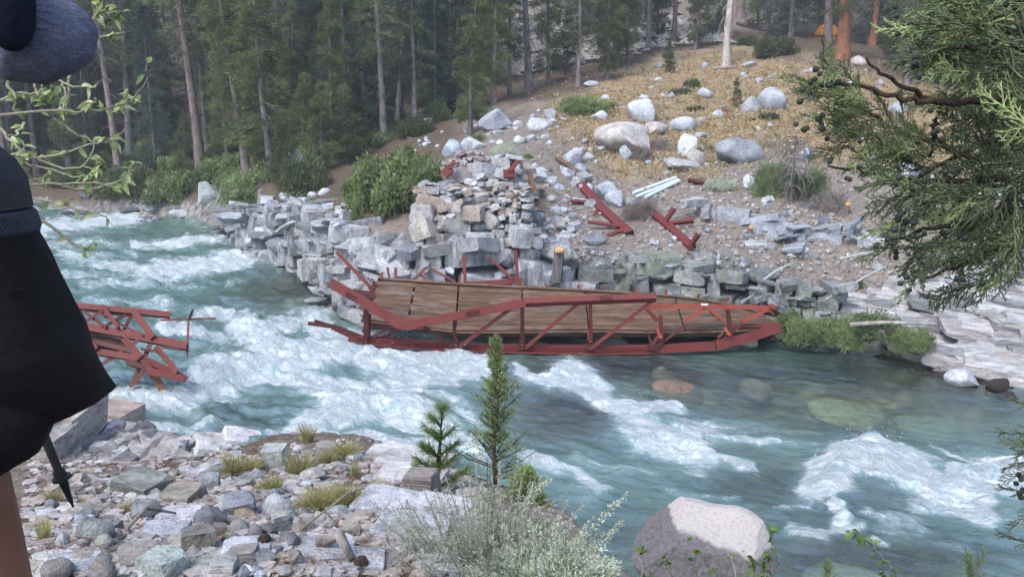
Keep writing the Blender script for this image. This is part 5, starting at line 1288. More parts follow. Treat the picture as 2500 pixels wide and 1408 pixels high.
# fallen trunks
for lab, p1, p2, rr, m in [('fallen pale log lying on the forest floor by the dark straight pine', (270, 388), (380, 393), .12, 'snag'), ('fallen grey trunk lying across the slope at the upper right', (1800, 60), (1880, 78), .15, 'bark'), ('bleached log lying against the bleached snag', (1742, 172), (1800, 168), .1, 'snag'), ('thin fallen reddish branch on the golden slope', (1765, 272), (1786, 278), .06, 'barkr'), ('fallen grey branch lying over the junipers at the right waterline', (2075, 792), (2290, 790), .05, 'snag')]:
    a = G(*p1, False) + [0, 0, .08]; c = G(*p2, False) + [0, 0, .08]
    if p1[0] == 2075: a = P(*p1, 18.6); c = P(*p2, 17.9)
    b = MB(); b.tube([a, a * .6 + c * .4 + [0, 0, .04], c], [rr, rr * .85, rr * .5], 8); tag(ob('fallen_log', b.me('log_shape', M[m], True)), lab, 'log')

# tent between the trees
tg = G(2018, 88, False)
te = thing('tent', 'orange tent half hidden behind the red-barked tree', 'tent', tg)
b = MB(); nn = 14; d = depth(tg); w = 62 / 2 * d / FPX
rings = []
for u in np.linspace(-1, 1, 9):
    hgt = w * .95 * math.sqrt(max(.02, 1 - u * u * .95)); rings.append([(u * w, -w * .7 * math.cos(t) * math.sqrt(max(.05, 1 - u * u * .9)), hgt * math.sin(t) ** .8) for t in np.linspace(0, PI, nn)])
b.loft(np.array(rings), False); ob('canopy', b.me('tent_shape', M['tent'], True, .6), te)
b = MB(); b.tube([(u * w, -w * .7 * math.sqrt(max(.05, 1 - u * u * .9)) * math.cos(1.57 + .5 * u) - .02, w * .97 * math.sqrt(max(.02, 1 - u * u * .95)) + .02) for u in np.linspace(-1, 1, 9)], .02, 5); ob('tent_pole', b.me('pole_shape', M['black']), te)

# ------------------------------------------------------------------ shrubs
def shrub_me(seed, n, nblob, L, W, mat, flat=1.0, spiky=False):
    """unit shrub: radius 1, height ~1; leaf clusters on many small lobes with gaps between"""
    r = np.random.RandomState(seed)
    th = r.uniform(0, 2 * PI, nblob); ph = np.arccos(r.uniform(-.1, 1, nblob)); rr = r.uniform(.45, .95, nblob)
    c = np.stack([rr * np.sin(ph) * np.cos(th), rr * np.sin(ph) * np.sin(th), .12 + .75 * rr * np.cos(ph) * flat], 1); br = r.uniform(.14, .32, nblob)
    k = r.randint(nblob, size=n); u = r.normal(size=(n, 3)); u /= np.linalg.norm(u, axis=1)[:, None]; u[:, 2] = u[:, 2] * .8 + .12
    C = c[k] + u * (br[k] * r.uniform(.55, 1.08, n))[:, None]
    D = u + r.normal(size=(n, 3)) * .7 + [0, 0, .3]
    if spiky: V, F = needle_tris(C, D, r.uniform(.7, 1.3, n) * L, np.full(n, W), r)
    else: V, F = leaf_quads(C, D, r.uniform(.7, 1.3, n) * L, r.uniform(.7, 1.2, n) * W, r)
    b = MB()
    for q in c[:40]: b.tube([(0, 0, -.05), q * [.5, .5, .45], q], [.022, .013, .005], 4, False)
    return b.me('stem_shape', M['twigg']), mesh('foliage_shape', V, [F], M[mat], False)
SH = {'green': [shrub_me(1, 6500, 34, .10, .07, 'shrub'), shrub_me(2, 6500, 34, .10, .07, 'shrub')], 'pale': [shrub_me(3, 5000, 50, .09, .06, 'shrubp'), shrub_me(31, 5000, 60, .09, .06, 'shrubp')], 'dark': [shrub_me(4, 5000, 50, .1, .055, 'shrubd'), shrub_me(32, 5000, 60, .1, .055, 'shrubd')],
      'juni': [shrub_me(5, 6000, 60, .16, .03, 'shrub', .8, True), shrub_me(6, 6000, 60, .16, .03, 'shrub', .8, True)], 'sage': [shrub_me(7, 4000, 40, .12, .03, 'sage', 1, True)], 'dry': [shrub_me(8, 2600, 40, .25, .02, 'twigg', 1, True)], 'junid': [shrub_me(9, 6000, 50, .15, .03, 'shrubd', .8, True)]}
def shrub(kind, lab, px, py, w, h, i=0, group=None, name='shrub', Y=None, dep=.8, cat='shrub'):
    """py is the base row"""
    g = (G(px, py, False) if Y is None else P(px, py, Y)); d = depth(g); s = w / 2 * d / FPX
    o = thing(name, lab, cat, g + [0, s * dep * .5, -.05], (0, 0, px * .7), group); st, fo = SH[kind][i % len(SH[kind])]
    o.scale = (s, s * dep, h * d / FPX / .95); o.rotation_euler = (0, 0, (px * .7 % 1.2) - .6)
    ob('stems', st, o); ob('foliage', fo, o)
    return o
for a in [
 ('green', 'large round light green shrub left of the stone abutment', 968, 515, 235, 150, 0), ('green', 'left lobe of light green leaves of the large shrub by the cliff', 895, 512, 140, 105, 1), ('green', 'upper lobe of light green leaves behind the large round shrub', 985, 470, 170, 110, 1), ('green', 'lower right lobe shrub of light green leaves against the abutment', 1020, 525, 110, 110, 1),
 ('green', 'bright green bush at the water side left of the pale lichen boulder', 410, 500, 150, 90, 0), ('pale', 'bright leafy bush right of the pale lichen boulder', 620, 500, 170, 95, 0), ('dark', 'dark green bush on the upstream bank under the pines', 300, 490, 180, 90, 0), ('pale', 'yellow green bush between the pale lichen boulder and the huge grey boulder', 560, 470, 90, 60, 1),
 ('dark', 'dark bush at the foot of the young trees by the huge grey boulder', 740, 480, 130, 110, 0), ('pale', 'pale grey green bush on the rocky point', 750, 540, 70, 60, 1), ('pale', 'small yellow green sapling bush on the rocky point below the large shrub', 872, 545, 34, 70, 0), ('juni', 'tuft of long green leaves among the white rocks of the point', 812, 555, 44, 44, 0),
 ('juni', 'spreading low juniper on the slope above the white boulders', 1420, 282, 135, 58, 0), ('juni', 'right arm of the spreading low juniper on the slope', 1480, 268, 70, 26, 1), ('junid', 'upper of two dark junipers on the upper golden slope', 1690, 216, 42, 34, 0), ('junid', 'lower of two dark junipers on the upper golden slope', 1664, 232, 56, 26, 0), ('junid', 'small dark juniper mat in the middle of the golden slope', 1700, 270, 42, 18, 0),
 ('junid', 'small juniper at the foot of the domed blue grey boulder', 1880, 292, 50, 26, 0), ('junid', 'tiny juniper clump left of the domed boulder foot', 1835, 296, 24, 14, 0), ('dry', 'brown dry brush in front of the large cream slab boulder', 1560, 392, 70, 44, 0), ('dry', 'dark dry brush right of the large cream slab boulder', 1610, 365, 60, 34, 0), ('dry', 'dry grey brush around the bent red beams', 1565, 540, 100, 60, 0),
 ('sage', 'grey sage clump above the abutment', 1228, 385, 70, 40, 0), ('sage', 'pale sage patch beside the rusty strip', 1760, 466, 90, 40, 0), ('juni', 'green bush behind the dead sapling, left half', 1890, 482, 110, 100, 0), ('juni', 'green bush behind the dead sapling, right half', 1985, 490, 120, 90, 1), ('dry', 'dead grey twig bush right of the dead sapling', 2025, 520, 100, 62, 0),
 ('dark', 'grey green brush patch right of the bleached snag', 1900, 138, 110, 56, 0), ('dark', 'dark brush behind the grey green brush patch', 1830, 112, 60, 34, 1), ('pale', 'mossy green shrub on the rocks behind the middle of the bridge', 1455, 705, 100, 56, 0), ('pale', 'small mossy shrub left of the mossy rocks behind the bridge', 1410, 690, 44, 34, 1), ('green', 'grass green cushion plant on the streaked cliff', 1050, 628, 44, 16, 0),
 ('green', 'small fern like plant on the white cliff left of the abutment', 925, 630, 36, 34, 1), ('juni', 'spreading juniper over the right waterline, left end', 1975, 838, 130, 70, 0, None, 'shrub', 19.3), ('juni', 'spreading juniper over the right waterline, middle', 2080, 842, 160, 82, 1, None, 'shrub', 18.8), ('pale', 'grey green shrub behind the juniper on the right waterline', 2150, 825, 140, 66, 0, None, 'shrub', 18.6), ('juni', 'spreading juniper over the right waterline, right end', 2235, 852, 120, 60, 0, None, 'shrub', 17.9), ('pale', 'small grass clump at the right tip of the bridge', 1930, 795, 70, 44, 1, None, 'shrub', 19.9),
 ('dark', 'grey brush on the stones under the juniper branches', 2330, 560, 140, 60, 0), ('dark', 'dark moss shrub in a crack of the right ledges', 2090, 700, 50, 24, 1), ('pale', 'pale shrub at the foot of the small leaning green pine', 1170, 350, 40, 30, 0), ('green', 'green plant at the top left of the abutment rubble', 1290, 388, 34, 16, 1)]:
    shrub(*a)
r = np.random.RandomState(91)
for k in range(46):
    px = r.uniform(0, 1150); py = np.interp(px, [0, 500, 800, 1150], [440, 425, 380, 270]) - r.uniform(-30, 60)
    kd = ['dark', 'dark', 'green', 'pale'][r.randint(4)]; o = shrub(kd, 'undergrowth bush on the shaded forest floor of the far bank', px, py, r.uniform(50, 130), r.uniform(28, 70), k, 'undergrowth bushes on the forest floor'); beside(o, {'dark': 'dark undergrowth bush', 'green': 'green undergrowth bush', 'pale': 'pale undergrowth bush'}[kd], 'tree', px, py)
# ------------------------------------------------------------------ countable smaller rocks
BL = (.24, .26, .30); GN = (.40, .46, .44)
NEAR = [
 (675, 1245, 90, 62, COB, (.46, .50, .55), 'pale blue wedge cobble, largest of the near bank cobbles'), (512, 1268, 78, 50, CHP, BL, 'dark blue angular stone left of the grey cobbles'), (580, 1240, 74, 42, CHP, (.28, .31, .36), 'blue grey broken stone behind the oblong tan cobble'),
 (548, 1228, 50, 34, COB, GN, 'pale green oblong cobble at the top of the cobble heap'), (592, 1260, 66, 22, COB, (.40, .33, .24), 'oblong tan cobble in the middle of the heap'), (688, 1268, 62, 34, CHP, (.36, .37, .35), 'grey slab under the pale blue wedge cobble'),
 (535, 1300, 34, 34, CHP, (.27, .26, .25), 'square grey cobble below the dark blue angular stone'), (580, 1292, 52, 36, COB, (.40, .41, .40), 'round pale grey cobble below the oblong tan cobble'), (655, 1295, 44, 36, COB, (.27, .27, .28), 'dark round cobble right of the round pale grey cobble'), (693, 1288, 40, 38, CHP, BL, 'dark blue pyramid cobble below the grey slab'),
 (728, 1295, 44, 28, COB, (.42, .40, .35), 'oval beige cobble at the right of the cobble heap'), (565, 1318, 50, 30, COB, (.30, .29, .24), 'olive round cobble standing on a white slab'), (480, 1325, 80, 56, CHP, (.26, .25, .23), 'big rough brown grey rock at the left of the cobble heap'), (700, 1325, 60, 40, CHP, (.28, .28, .30), 'grey flat-faced rock at the lower edge of the heap'),
 (668, 1335, 44, 24, COB, (.48, .46, .40), 'small cream cobble beside a pine cone'), (730, 1240, 34, 34, CHP, (.40, .37, .35), 'small tan wedge stone beside the big grass clump'), (620, 1300, 40, 34, COB, (.33, .33, .33), 'grey cobble between the round pale and the dark cobble'),
 (225, 1300, 96, 56, COB, (.30, .34, .34), 'large green grey smooth rock near the hiker'), (150, 1325, 36, 40, COB, (.46, .47, .47), 'small upright white rock below the large green grey rock'), (250, 1325, 46, 36, COB, (.38, .40, .38), 'round grey cobble right of the small upright white rock'), (215, 1370, 92, 46, COB, (.44, .41, .36), 'long cream rock at the bottom left'),
 (395, 1388, 90, 56, CHP, (.44, .50, .48), 'pale green angular rock at the bottom edge'), (320, 1350, 70, 44, CHP, (.27, .28, .30), 'dark grey rock behind the long cream rock'), (345, 1372, 110, 40, CHP, (.33, .31, .30), 'long flat grey rock at the bottom left'), (250, 1390, 60, 50, COB, (.42, .40, .37), 'round cream rock at the bottom edge'), (130, 1395, 80, 44, COB, (.36, .35, .34), 'round grey rock at the bottom edge by the leg'),
 (370, 1350, 46, 40, COB, (.48, .47, .42), 'pale cream cobble in the lower left field of stones'), (468, 1350, 44, 28, COB, (.36, .36, .35), 'small grey cobble below the big rough rock'), (345, 1250, 76, 46, CHP, (.30, .33, .36), 'blue grey pointed slab in front of the white flat slab'), (190, 1250, 60, 30, CHP, (.38, .37, .36), 'flat grey stone by the pole tip'),
 (440, 1215, 90, 32, SLT, (.30, .29, .27), 'dark flat slab above the white flat slab'), (340, 1190, 110, 40, SLT, (.27, .30, .30), 'tilted green black slab at the foot of the dark ledge'), (510, 1180, 46, 36, CHP, (.34, .37, .39), 'blue grey stone at the base of the tilted grey slab'), (590, 1180, 60, 24, CHP, (.36, .36, .37), 'flat grey stone left of the upright white block'),
 (625, 1162, 46, 30, CHP, (.34, .36, .40), 'blue flat stone below the upright white block'), (560, 1190, 54, 12, FLT, (.46, .42, .38), 'thin cream flake among the grass tufts'), (760, 1160, 60, 24, CHP, (.42, .41, .41), 'pale flat stone in the needles right of the upright white block'), (795, 1100, 44, 28, CHP, (.37, .36, .34), 'grey brown stone near the outer edge of the bank'),
 (750, 1108, 36, 14, CHP, (.26, .28, .30), 'small dark stone in the needles near the bank edge'), (835, 1145, 30, 14, CHP, (.30, .33, .38), 'small blue stone among the grass near the bank edge'), (880, 1225, 50, 26, CHP, (.24, .24, .25), 'dark stone under the big grass clump'), (825, 1250, 50, 22, CHP, (.32, .36, .38), 'blue flat stone right of the small tan wedge stone'),
 (805, 1280, 30, 26, COB, (.46, .46, .46), 'small white cobble right of the oval beige cobble'), (855, 1300, 46, 28, CHP, (.40, .38, .35), 'broken tan stone at the edge of the white ledge'), (720, 1365, 40, 48, CHP, (.33, .32, .31), 'upright grey stone in the needles at the bottom'), (590, 1360, 70, 30, SLT, (.38, .37, .37), 'grey slab in the lower middle of the bank'),
 (545, 1390, 60, 40, SLT, (.36, .38, .40), 'bluish slab at the bottom edge'), (690, 1395, 44, 30, COB, (.42, .42, .42), 'small pale cobble at the bottom edge in the needles'), (620, 1330, 30, 20, CHP, (.30, .31, .32), 'little dark stone on the white slab'), (440, 1290, 22, 20, CHP, (.22, .23, .25), 'little dark cube stone on the white gravel'),
 (1030, 1190, 76, 66, SLT, (.27, .26, .27), 'dark cubic block of layered rock by the pine sapling'), (668, 1120, 56, 50, BLK['rock'], (.56, .60, .58), 'upright white block standing among the grass tufts'), (265, 1030, 120, 60, BLK['slate'], (.38, .32, .30), 'pinkish block at the water edge behind the pole'), (240, 1075, 34, 34, CHP, (.45, .45, .44), 'small white stone in front of the pinkish block'),
]
anchors('near', [(n_[0], n_[1], n_[6]) for n_ in NEAR] + [(780, 1225, 'big grass clump'), (735, 1140, 'middle grass tuft'), (565, 1140, 'left grass tuft'), (750, 1065, 'tall edge grass tuft'), (645, 1338, 'dark pine cone'), (179, 1237, 'pole tip'), (1000, 1240, 'pale bedrock slab'), (430, 1255, 'white flat slab'), (110, 1300, 'dry grass by the leg')])
r = np.random.RandomState(404)
def scatter(n, poly, name, lab, grp, size, shapes, cols, cat='rock', asp=(.5, .9), tilt=.25, near=False, sink=.28):
    xs = [p[0] for p in poly]; ys = [p[1] for p in poly]; k = 0; tries = 0
    while k < n and tries < n * 20:
        tries += 1
        px, py = r.uniform(min(xs), max(xs)), r.uniform(min(ys), max(ys))
        if not inpoly(np.array([px]), np.array([py]), poly)[0]: continue
        w = size[0] + (size[1] - size[0]) * r.rand() ** 2.2
        g = G(px, py)
        if g[2] < zw(g[0], g[1]) + .03: continue
        if near != (g[1] < 9): continue
        d = depth(g); s = w / 2 * d / FPX
        if s > (.6 if not near else .2): continue
        o = ob(name, shapes[r.randint(len(shapes))], None, (g[0], g[1] + s * .3, g[2] + s * .5 * (1 - sink * 2)), (r.normal() * tilt, r.normal() * tilt, r.uniform(0, 6.28)), (s, s * r.uniform(.65, 1.1), s * r.uniform(*asp)), np.array(pick(cols, r)) * r.uniform(.8, 1.15))
        tag(o, lab, cat, grp); beside(o, {'small rocks on the golden hillside': 'small hillside rock', 'rubble stones right of the abutment': 'rubble stone', 'stones between the abutment and the forest': 'small forest edge stone', 'loose rocks on the gravel bench': 'loose gravel bench rock', 'white rocks on the rocky point': 'white rock on the point', 'rocks behind the middle of the bridge': 'rock behind the bridge', 'small stones of the near bank': 'small cobble', 'flat flakes on the near bank': 'flat stone flake'}[grp], 'near' if near else 'far', px, py); k += 1
scatter(105, [(1340, 260), (1560, 180), (1900, 130), (2180, 180), (2180, 400), (1900, 420), (1650, 430), (1400, 420), (1290, 330)], 'rock', 'small pale rock scattered over the golden hillside', 'small rocks on the golden hillside', (10, 30), COB, PALE)
scatter(90, [(1290, 400), (1420, 420), (1470, 480), (1420, 560), (1400, 630), (1330, 640), (1290, 480)], 'rubble_stone', 'pale stone in the rubble spill to the right of the abutment', 'rubble stones right of the abutment', (16, 44), COB + CHP, PALE + [(.42, .42, .40)])
scatter(46, [(1000, 330), (1180, 300), (1350, 260), (1420, 300), (1380, 360), (1180, 380), (990, 370)], 'rock', 'pale stone on the bouldery strip between the abutment and the forest', 'stones between the abutment and the forest', (12, 34), COB, PALE)
scatter(125, [(1600, 470), (1900, 480), (2150, 560), (2150, 660), (1800, 660), (1560, 600)], 'rock', 'small loose rock on the gravel bench of the right far bank', 'loose rocks on the gravel bench', (9, 30), COB + CHP, PALE + GREY)
scatter(30, [(640, 480), (860, 470), (880, 560), (640, 540)], 'rock', 'white rock lying on top of the rocky point', 'white rocks on the rocky point', (16, 44), CHP + COB, PALE)
scatter(26, [(1290, 600), (1420, 600), (1600, 630), (1600, 690), (1290, 690)], 'rock', 'pale rock on the broken bank behind the middle of the bridge', 'rocks behind the middle of the bridge', (14, 36), CHP + COB, PALE + GREY)
for k in range(34):
    px = r.uniform(40, 640); py = np.interp(px, [0, 300, 640], [520, 526, 600]) + r.uniform(-10, 16); g = G(px, py); d = depth(g); s = r.uniform(8, 26) / 2 * d / FPX
    tag(ob('rock', RIV[k % 3], None, (g[0], g[1] + .1, zw(g[0], g[1]) + .02), (r.normal() * .1, r.normal() * .1, px), (s, s, s * .6), pick(GREY, r)), 'wet stone along the upstream water edge', 'rock', 'wet stones at the upstream water edge')
for k in range(26):
    px = r.uniform(1980, 2480); py = np.interp(px, [1900, 2100, 2330, 2500], [852, 862, 930, 965]) + r.uniform(-12, 10); g = G(px, py); d = depth(g); s = r.uniform(12, 40) / 2 * d / FPX
    tag(ob('rock', RIV[k % 3], None, (g[0], g[1] + .1, zw(g[0], g[1]) - .02), (r.normal() * .1, r.normal() * .1, px), (s, s, s * .5), pick([(.20, .15, .12), (.16, .14, .13), (.28, .24, .20), (.30, .22, .16)], r)), 'dark wet stone along the right waterline', 'rock', 'wet stones along the right waterline')

# ------------------------------------------------------------------ what nobody could count: gravel, talus, golden mat, needles
def grains(n, pxs, pys, size, seed, test=None, flat=1.0):
    """n joined pebbles of 8 triangles at photo-derived ground points"""
    q = np.random.RandomState(seed); g = hits(pxs, pys); ok = g[:, 2] > zw(g[:, 0], g[:, 1]) + .02
    if test is not None: ok &= test(g)
    g = g[ok]; n = len(g)
    s = q.uniform(*size, n) ** 1
    # squarish pebble: ring of four, flat top of four
    O = np.array([(1, 0, -.3), (0, 1, -.3), (-1, 0, -.3), (0, -1, -.3), (.6, .5, .45), (-.5, .6, .45), (-.6, -.5, .45), (.5, -.6, .45)], float)
    J = O[None] * (1 + q.normal(size=(n, 8, 3)) * .22) + q.normal(size=(n, 8, 3)) * .12
    a = q.uniform(0, 6.28, n); ca, sa = np.cos(a), np.sin(a)
    V = np.stack([J[..., 0] * ca[:, None] - J[..., 1] * sa[:, None], J[..., 0] * sa[:, None] + J[..., 1] * ca[:, None], J[..., 2]], -1) * s[:, None, None]
    V[:, :, 1] *= .8; V[:, :, 2] *= flat
    V = V + g[:, None, :] + [0, 0, 0] + np.array([0, 0, .2])[None, None] * s[:, None, None]
    T = np.array([(0, 1, 4), (4, 1, 5), (1, 2, 5), (5, 2, 6), (2, 3, 6), (6, 3, 7), (3, 0, 7), (7, 0, 4), (4, 5, 6), (4, 6, 7)])
    return V.reshape(-1, 3), (T[None] + 8 * np.arange(n)[:, None, None]).reshape(-1, 3)
def gravel_mat():
    m = NT('gravel'); p = m.pos(); v = m.n('TexVoronoi', {'Vector': p, 'Scale': 9.0}).outputs['Color']
    s = m.n('SeparateColor', {'Color': v}).outputs[0]
    c = m.ramp(s, [(0, (.13, .12, .12)), (.3, (.26, .25, .25)), (.55, (.38, .37, .37)), (.8, (.30, .26, .22)), (1, (.48, .48, .49))])
    return m.done(m.bsdf(m.mix(1.0, c, m.ramp(m.noise(p, 50, 3), [(.3, .7), (.7, 1.2)]), 'MULTIPLY'), .9))
M['gravel'] = gravel_mat()
q = np.random.RandomState(12)
n = 3800; px = q.uniform(1290, 2500, n); py = q.uniform(140, 700, n)
V, T = grains(n, px, py, (.025, .09), 5, lambda g: (g[:, 1] > 15) & (g[:, 1] < 60))
stuff(ob('gravel', mesh('gravel_shape', V, [T], M['gravel'], False)))
n = 1300; px = q.uniform(60, 1320, n); py = q.uniform(1040, 1408, n)
V, T = grains(n, px, py, (.008, .026), 6, lambda g: g[:, 1] < 8)
stuff(ob('gravel', mesh('gravel_shape', V, [T], M['gravel'], False)))
n = 2600; px = q.uniform(60, 1180, n); py = q.uniform(1090, 1408, n)
V, T = grains(n, px, py, (.015, .042), 16, lambda g: g[:, 1] < 8, .45)
stuff(ob('stone_shards', mesh('shard_shape', V, [T], M['gravel'], False)))
# talus of pale blocks on the mountainside behind the trees
n = 3000; tx = q.uniform(-24, 14, n); ty = q.uniform(58, 112, n); keep = (fbm(V2(tx * .06, ty * .06, 3), 3) > -.25); tx, ty = tx[keep], ty[keep]; n = len(tx)
s = q.uniform(.25, .8, n); O = np.array([(1, 0, 0), (0, 1, 0), (-1, 0, 0), (0, -1, 0), (0, 0, .8), (0, 0, -.6)], float)
J = (O[None] * (1 + q.normal(size=(n, 6, 3)) * .3)) * s[:, None, None] + np.stack([tx, ty, gh(tx, ty) + .1], 1)[:, None]
T = np.array([(0, 1, 4), (1, 2, 4), (2, 3, 4), (3, 0, 4), (1, 0, 5), (2, 1, 5), (3, 2, 5), (0, 3, 5)])
stuff(ob('talus', mesh('talus_shape', J.reshape(-1, 3), [(T[None] + 6 * np.arange(n)[:, None, None]).reshape(-1, 3)], M['gravel'], False)))
# golden low mat on the hillside
n = 9000; px = q.uniform(1330, 2500, n); py = q.uniform(120, 440, n)
j = inpoly(px + 75 * q.normal(size=n), py + 26 * q.normal(size=n), GOLD); px, py = px[j], py[j]
g = hits(px, py); g = g[(g[:, 1] > 20) & (g[:, 1] < 62)]; n = len(g); m_ = 6
C = np.repeat(g, m_, 0) + q.normal(size=(n * m_, 3)) * [.16, .16, .01]
D = q.normal(size=(n * m_, 3)) * .7 + [0, 0, .8]
V, T = needle_tris(C - [0, 0, .02], D, q.uniform(.08, .22, n * m_), q.uniform(.04, .10, n * m_), q)
stuff(ob('ground_cover', mesh('cover_shape', V, [T], M['goldgrass'], False)))
# brown needles and dead stalks on the near bank
n = 5200; px = q.uniform(80, 1150, n); py = q.uniform(1050, 1408, n); g = hits(px, py); g = g[g[:, 1] < 8]
g = g[(fbm(g * 2.3, 3) > -.02)]; n = len(g)
C = np.repeat(g, 5, 0) + q.normal(size=(n * 5, 3)) * [.025, .025, .004] + [0, 0, .006]
D = q.normal(size=(n * 5, 3)) * [1, 1, .25]
V, T = needle_tris(C, D, q.uniform(.03, .08, n * 5), np.full(n * 5, .0028), q)
stuff(ob('needle_litter', mesh('litter_shape', V, [T], M['litter'], False)))
# ------------------------------------------------------------------ near bank
def nput(name, lab, cat, px, py, w, h, shapes, col, group=None, **k):
    return put(name, lab, cat, px, py, w, h, shapes, col, group, sink=.25, **k)
BL = (.24, .26, .30); GN = (.40, .46, .44)
NEAR = [
 (675, 1245, 90, 62, COB, (.46, .50, .55), 'pale blue wedge cobble, largest of the near bank cobbles'), (512, 1268, 78, 50, CHP, BL, 'dark blue angular stone left of the grey cobbles'), (580, 1240, 74, 42, CHP, (.28, .31, .36), 'blue grey broken stone behind the oblong tan cobble'),
 (548, 1228, 50, 34, COB, GN, 'pale green oblong cobble at the top of the cobble heap'), (592, 1260, 66, 22, COB, (.40, .33, .24), 'oblong tan cobble in the middle of the heap'), (688, 1268, 62, 34, CHP, (.36, .37, .35), 'grey slab under the pale blue wedge cobble'),
 (535, 1300, 34, 34, CHP, (.27, .26, .25), 'square grey cobble below the dark blue angular stone'), (580, 1292, 52, 36, COB, (.40, .41, .40), 'round pale grey cobble below the oblong tan cobble'), (655, 1295, 44, 36, COB, (.27, .27, .28), 'dark round cobble right of the round pale grey cobble'), (693, 1288, 40, 38, CHP, BL, 'dark blue pyramid cobble below the grey slab'),
 (728, 1295, 44, 28, COB, (.42, .40, .35), 'oval beige cobble at the right of the cobble heap'), (565, 1318, 50, 30, COB, (.30, .29, .24), 'olive round cobble standing on a white slab'), (480, 1325, 80, 56, CHP, (.26, .25, .23), 'big rough brown grey rock at the left of the cobble heap'), (700, 1325, 60, 40, CHP, (.28, .28, .30), 'grey flat-faced rock at the lower edge of the heap'),
 (668, 1335, 44, 24, COB, (.48, .46, .40), 'small cream cobble beside a pine cone'), (730, 1240, 34, 34, CHP, (.40, .37, .35), 'small tan wedge stone beside the big grass clump'), (620, 1300, 40, 34, COB, (.33, .33, .33), 'grey cobble between the round pale and the dark cobble'),
 (225, 1300, 96, 56, COB, (.30, .34, .34), 'large green grey smooth rock near the hiker'), (150, 1325, 36, 40, COB, (.46, .47, .47), 'small upright white rock below the large green grey rock'), (250, 1325, 46, 36, COB, (.38, .40, .38), 'round grey cobble right of the small upright white rock'), (215, 1370, 92, 46, COB, (.44, .41, .36), 'long cream rock at the bottom left'),
 (395, 1388, 90, 56, CHP, (.44, .50, .48), 'pale green angular rock at the bottom edge'), (320, 1350, 70, 44, CHP, (.27, .28, .30), 'dark grey rock behind the long cream rock'), (345, 1372, 110, 40, CHP, (.33, .31, .30), 'long flat grey rock at the bottom left'), (250, 1390, 60, 50, COB, (.42, .40, .37), 'round cream rock at the bottom edge'), (130, 1395, 80, 44, COB, (.36, .35, .34), 'round grey rock at the bottom edge by the leg'),
 (370, 1350, 46, 40, COB, (.48, .47, .42), 'pale cream cobble in the lower left field of stones'), (468, 1350, 44, 28, COB, (.36, .36, .35), 'small grey cobble below the big rough rock'), (345, 1250, 76, 46, CHP, (.30, .33, .36), 'blue grey pointed slab in front of the white flat slab'), (190, 1250, 60, 30, CHP, (.38, .37, .36), 'flat grey stone by the pole tip'),
 (440, 1215, 90, 32, SLT, (.30, .29, .27), 'dark flat slab above the white flat slab'), (340, 1190, 110, 40, SLT, (.27, .30, .30), 'tilted green black slab at the foot of the dark ledge'), (510, 1180, 46, 36, CHP, (.34, .37, .39), 'blue grey stone at the base of the tilted grey slab'), (590, 1180, 60, 24, CHP, (.36, .36, .37), 'flat grey stone left of the upright white block'),
 (625, 1162, 46, 30, CHP, (.34, .36, .40), 'blue flat stone below the upright white block'), (560, 1190, 54, 12, FLT, (.46, .42, .38), 'thin cream flake among the grass tufts'), (760, 1160, 60, 24, CHP, (.42, .41, .41), 'pale flat stone in the needles right of the upright white block'), (795, 1100, 44, 28, CHP, (.37, .36, .34), 'grey brown stone near the outer edge of the bank'),
 (750, 1108, 36, 14, CHP, (.26, .28, .30), 'small dark stone in the needles near the bank edge'), (835, 1145, 30, 14, CHP, (.30, .33, .38), 'small blue stone among the grass near the bank edge'), (880, 1225, 50, 26, CHP, (.24, .24, .25), 'dark stone under the big grass clump'), (825, 1250, 50, 22, CHP, (.32, .36, .38), 'blue flat stone right of the small tan wedge stone'),
 (805, 1280, 30, 26, COB, (.46, .46, .46), 'small white cobble right of the oval beige cobble'), (855, 1300, 46, 28, CHP, (.40, .38, .35), 'broken tan stone at the edge of the white ledge'), (720, 1365, 40, 48, CHP, (.33, .32, .31), 'upright grey stone in the needles at the bottom'), (590, 1360, 70, 30, SLT, (.38, .37, .37), 'grey slab in the lower middle of the bank'),
 (545, 1390, 60, 40, SLT, (.36, .38, .40), 'bluish slab at the bottom edge'), (690, 1395, 44, 30, COB, (.42, .42, .42), 'small pale cobble at the bottom edge in the needles'), (620, 1330, 30, 20, CHP, (.30, .31, .32), 'little dark stone on the white slab'), (440, 1290, 22, 20, CHP, (.22, .23, .25), 'little dark cube stone on the white gravel'),
 (1030, 1190, 76, 66, SLT, (.27, .26, .27), 'dark cubic block of layered rock by the pine sapling'), (668, 1120, 56, 50, BLK['rock'], (.56, .60, .58), 'upright white block standing among the grass tufts'), (265, 1030, 120, 60, BLK['slate'], (.38, .32, .30), 'pinkish block at the water edge behind the pole'), (240, 1075, 34, 34, CHP, (.45, .45, .44), 'small white stone in front of the pinkish block'),
]
for px, py, w, h, shp, col, lab in NEAR:
    nput('cobble' if w < 100 else 'rock', lab, 'rock', px, py, w, h, shp, (col[0] * .86, col[1] * .82, col[2] * .76))
scatter(190, [(90, 1190), (520, 1160), (780, 1230), (900, 1300), (880, 1408), (90, 1408)], 'cobble', 'small stone in the cobble field of the near bank', 'small stones of the near bank', (12, 46), COB + CHP, GREY + PALE + TAN, 'stone', (.45, .85), .3, True)
scatter(40, [(500, 1100), (900, 1090), (1000, 1180), (900, 1260), (560, 1200)], 'stone_flake', 'flat flake among the needles and grass of the near bank', 'flat flakes on the near bank', (14, 40), CHP, GREY + PALE, 'stone', (.2, .4), .15, True)
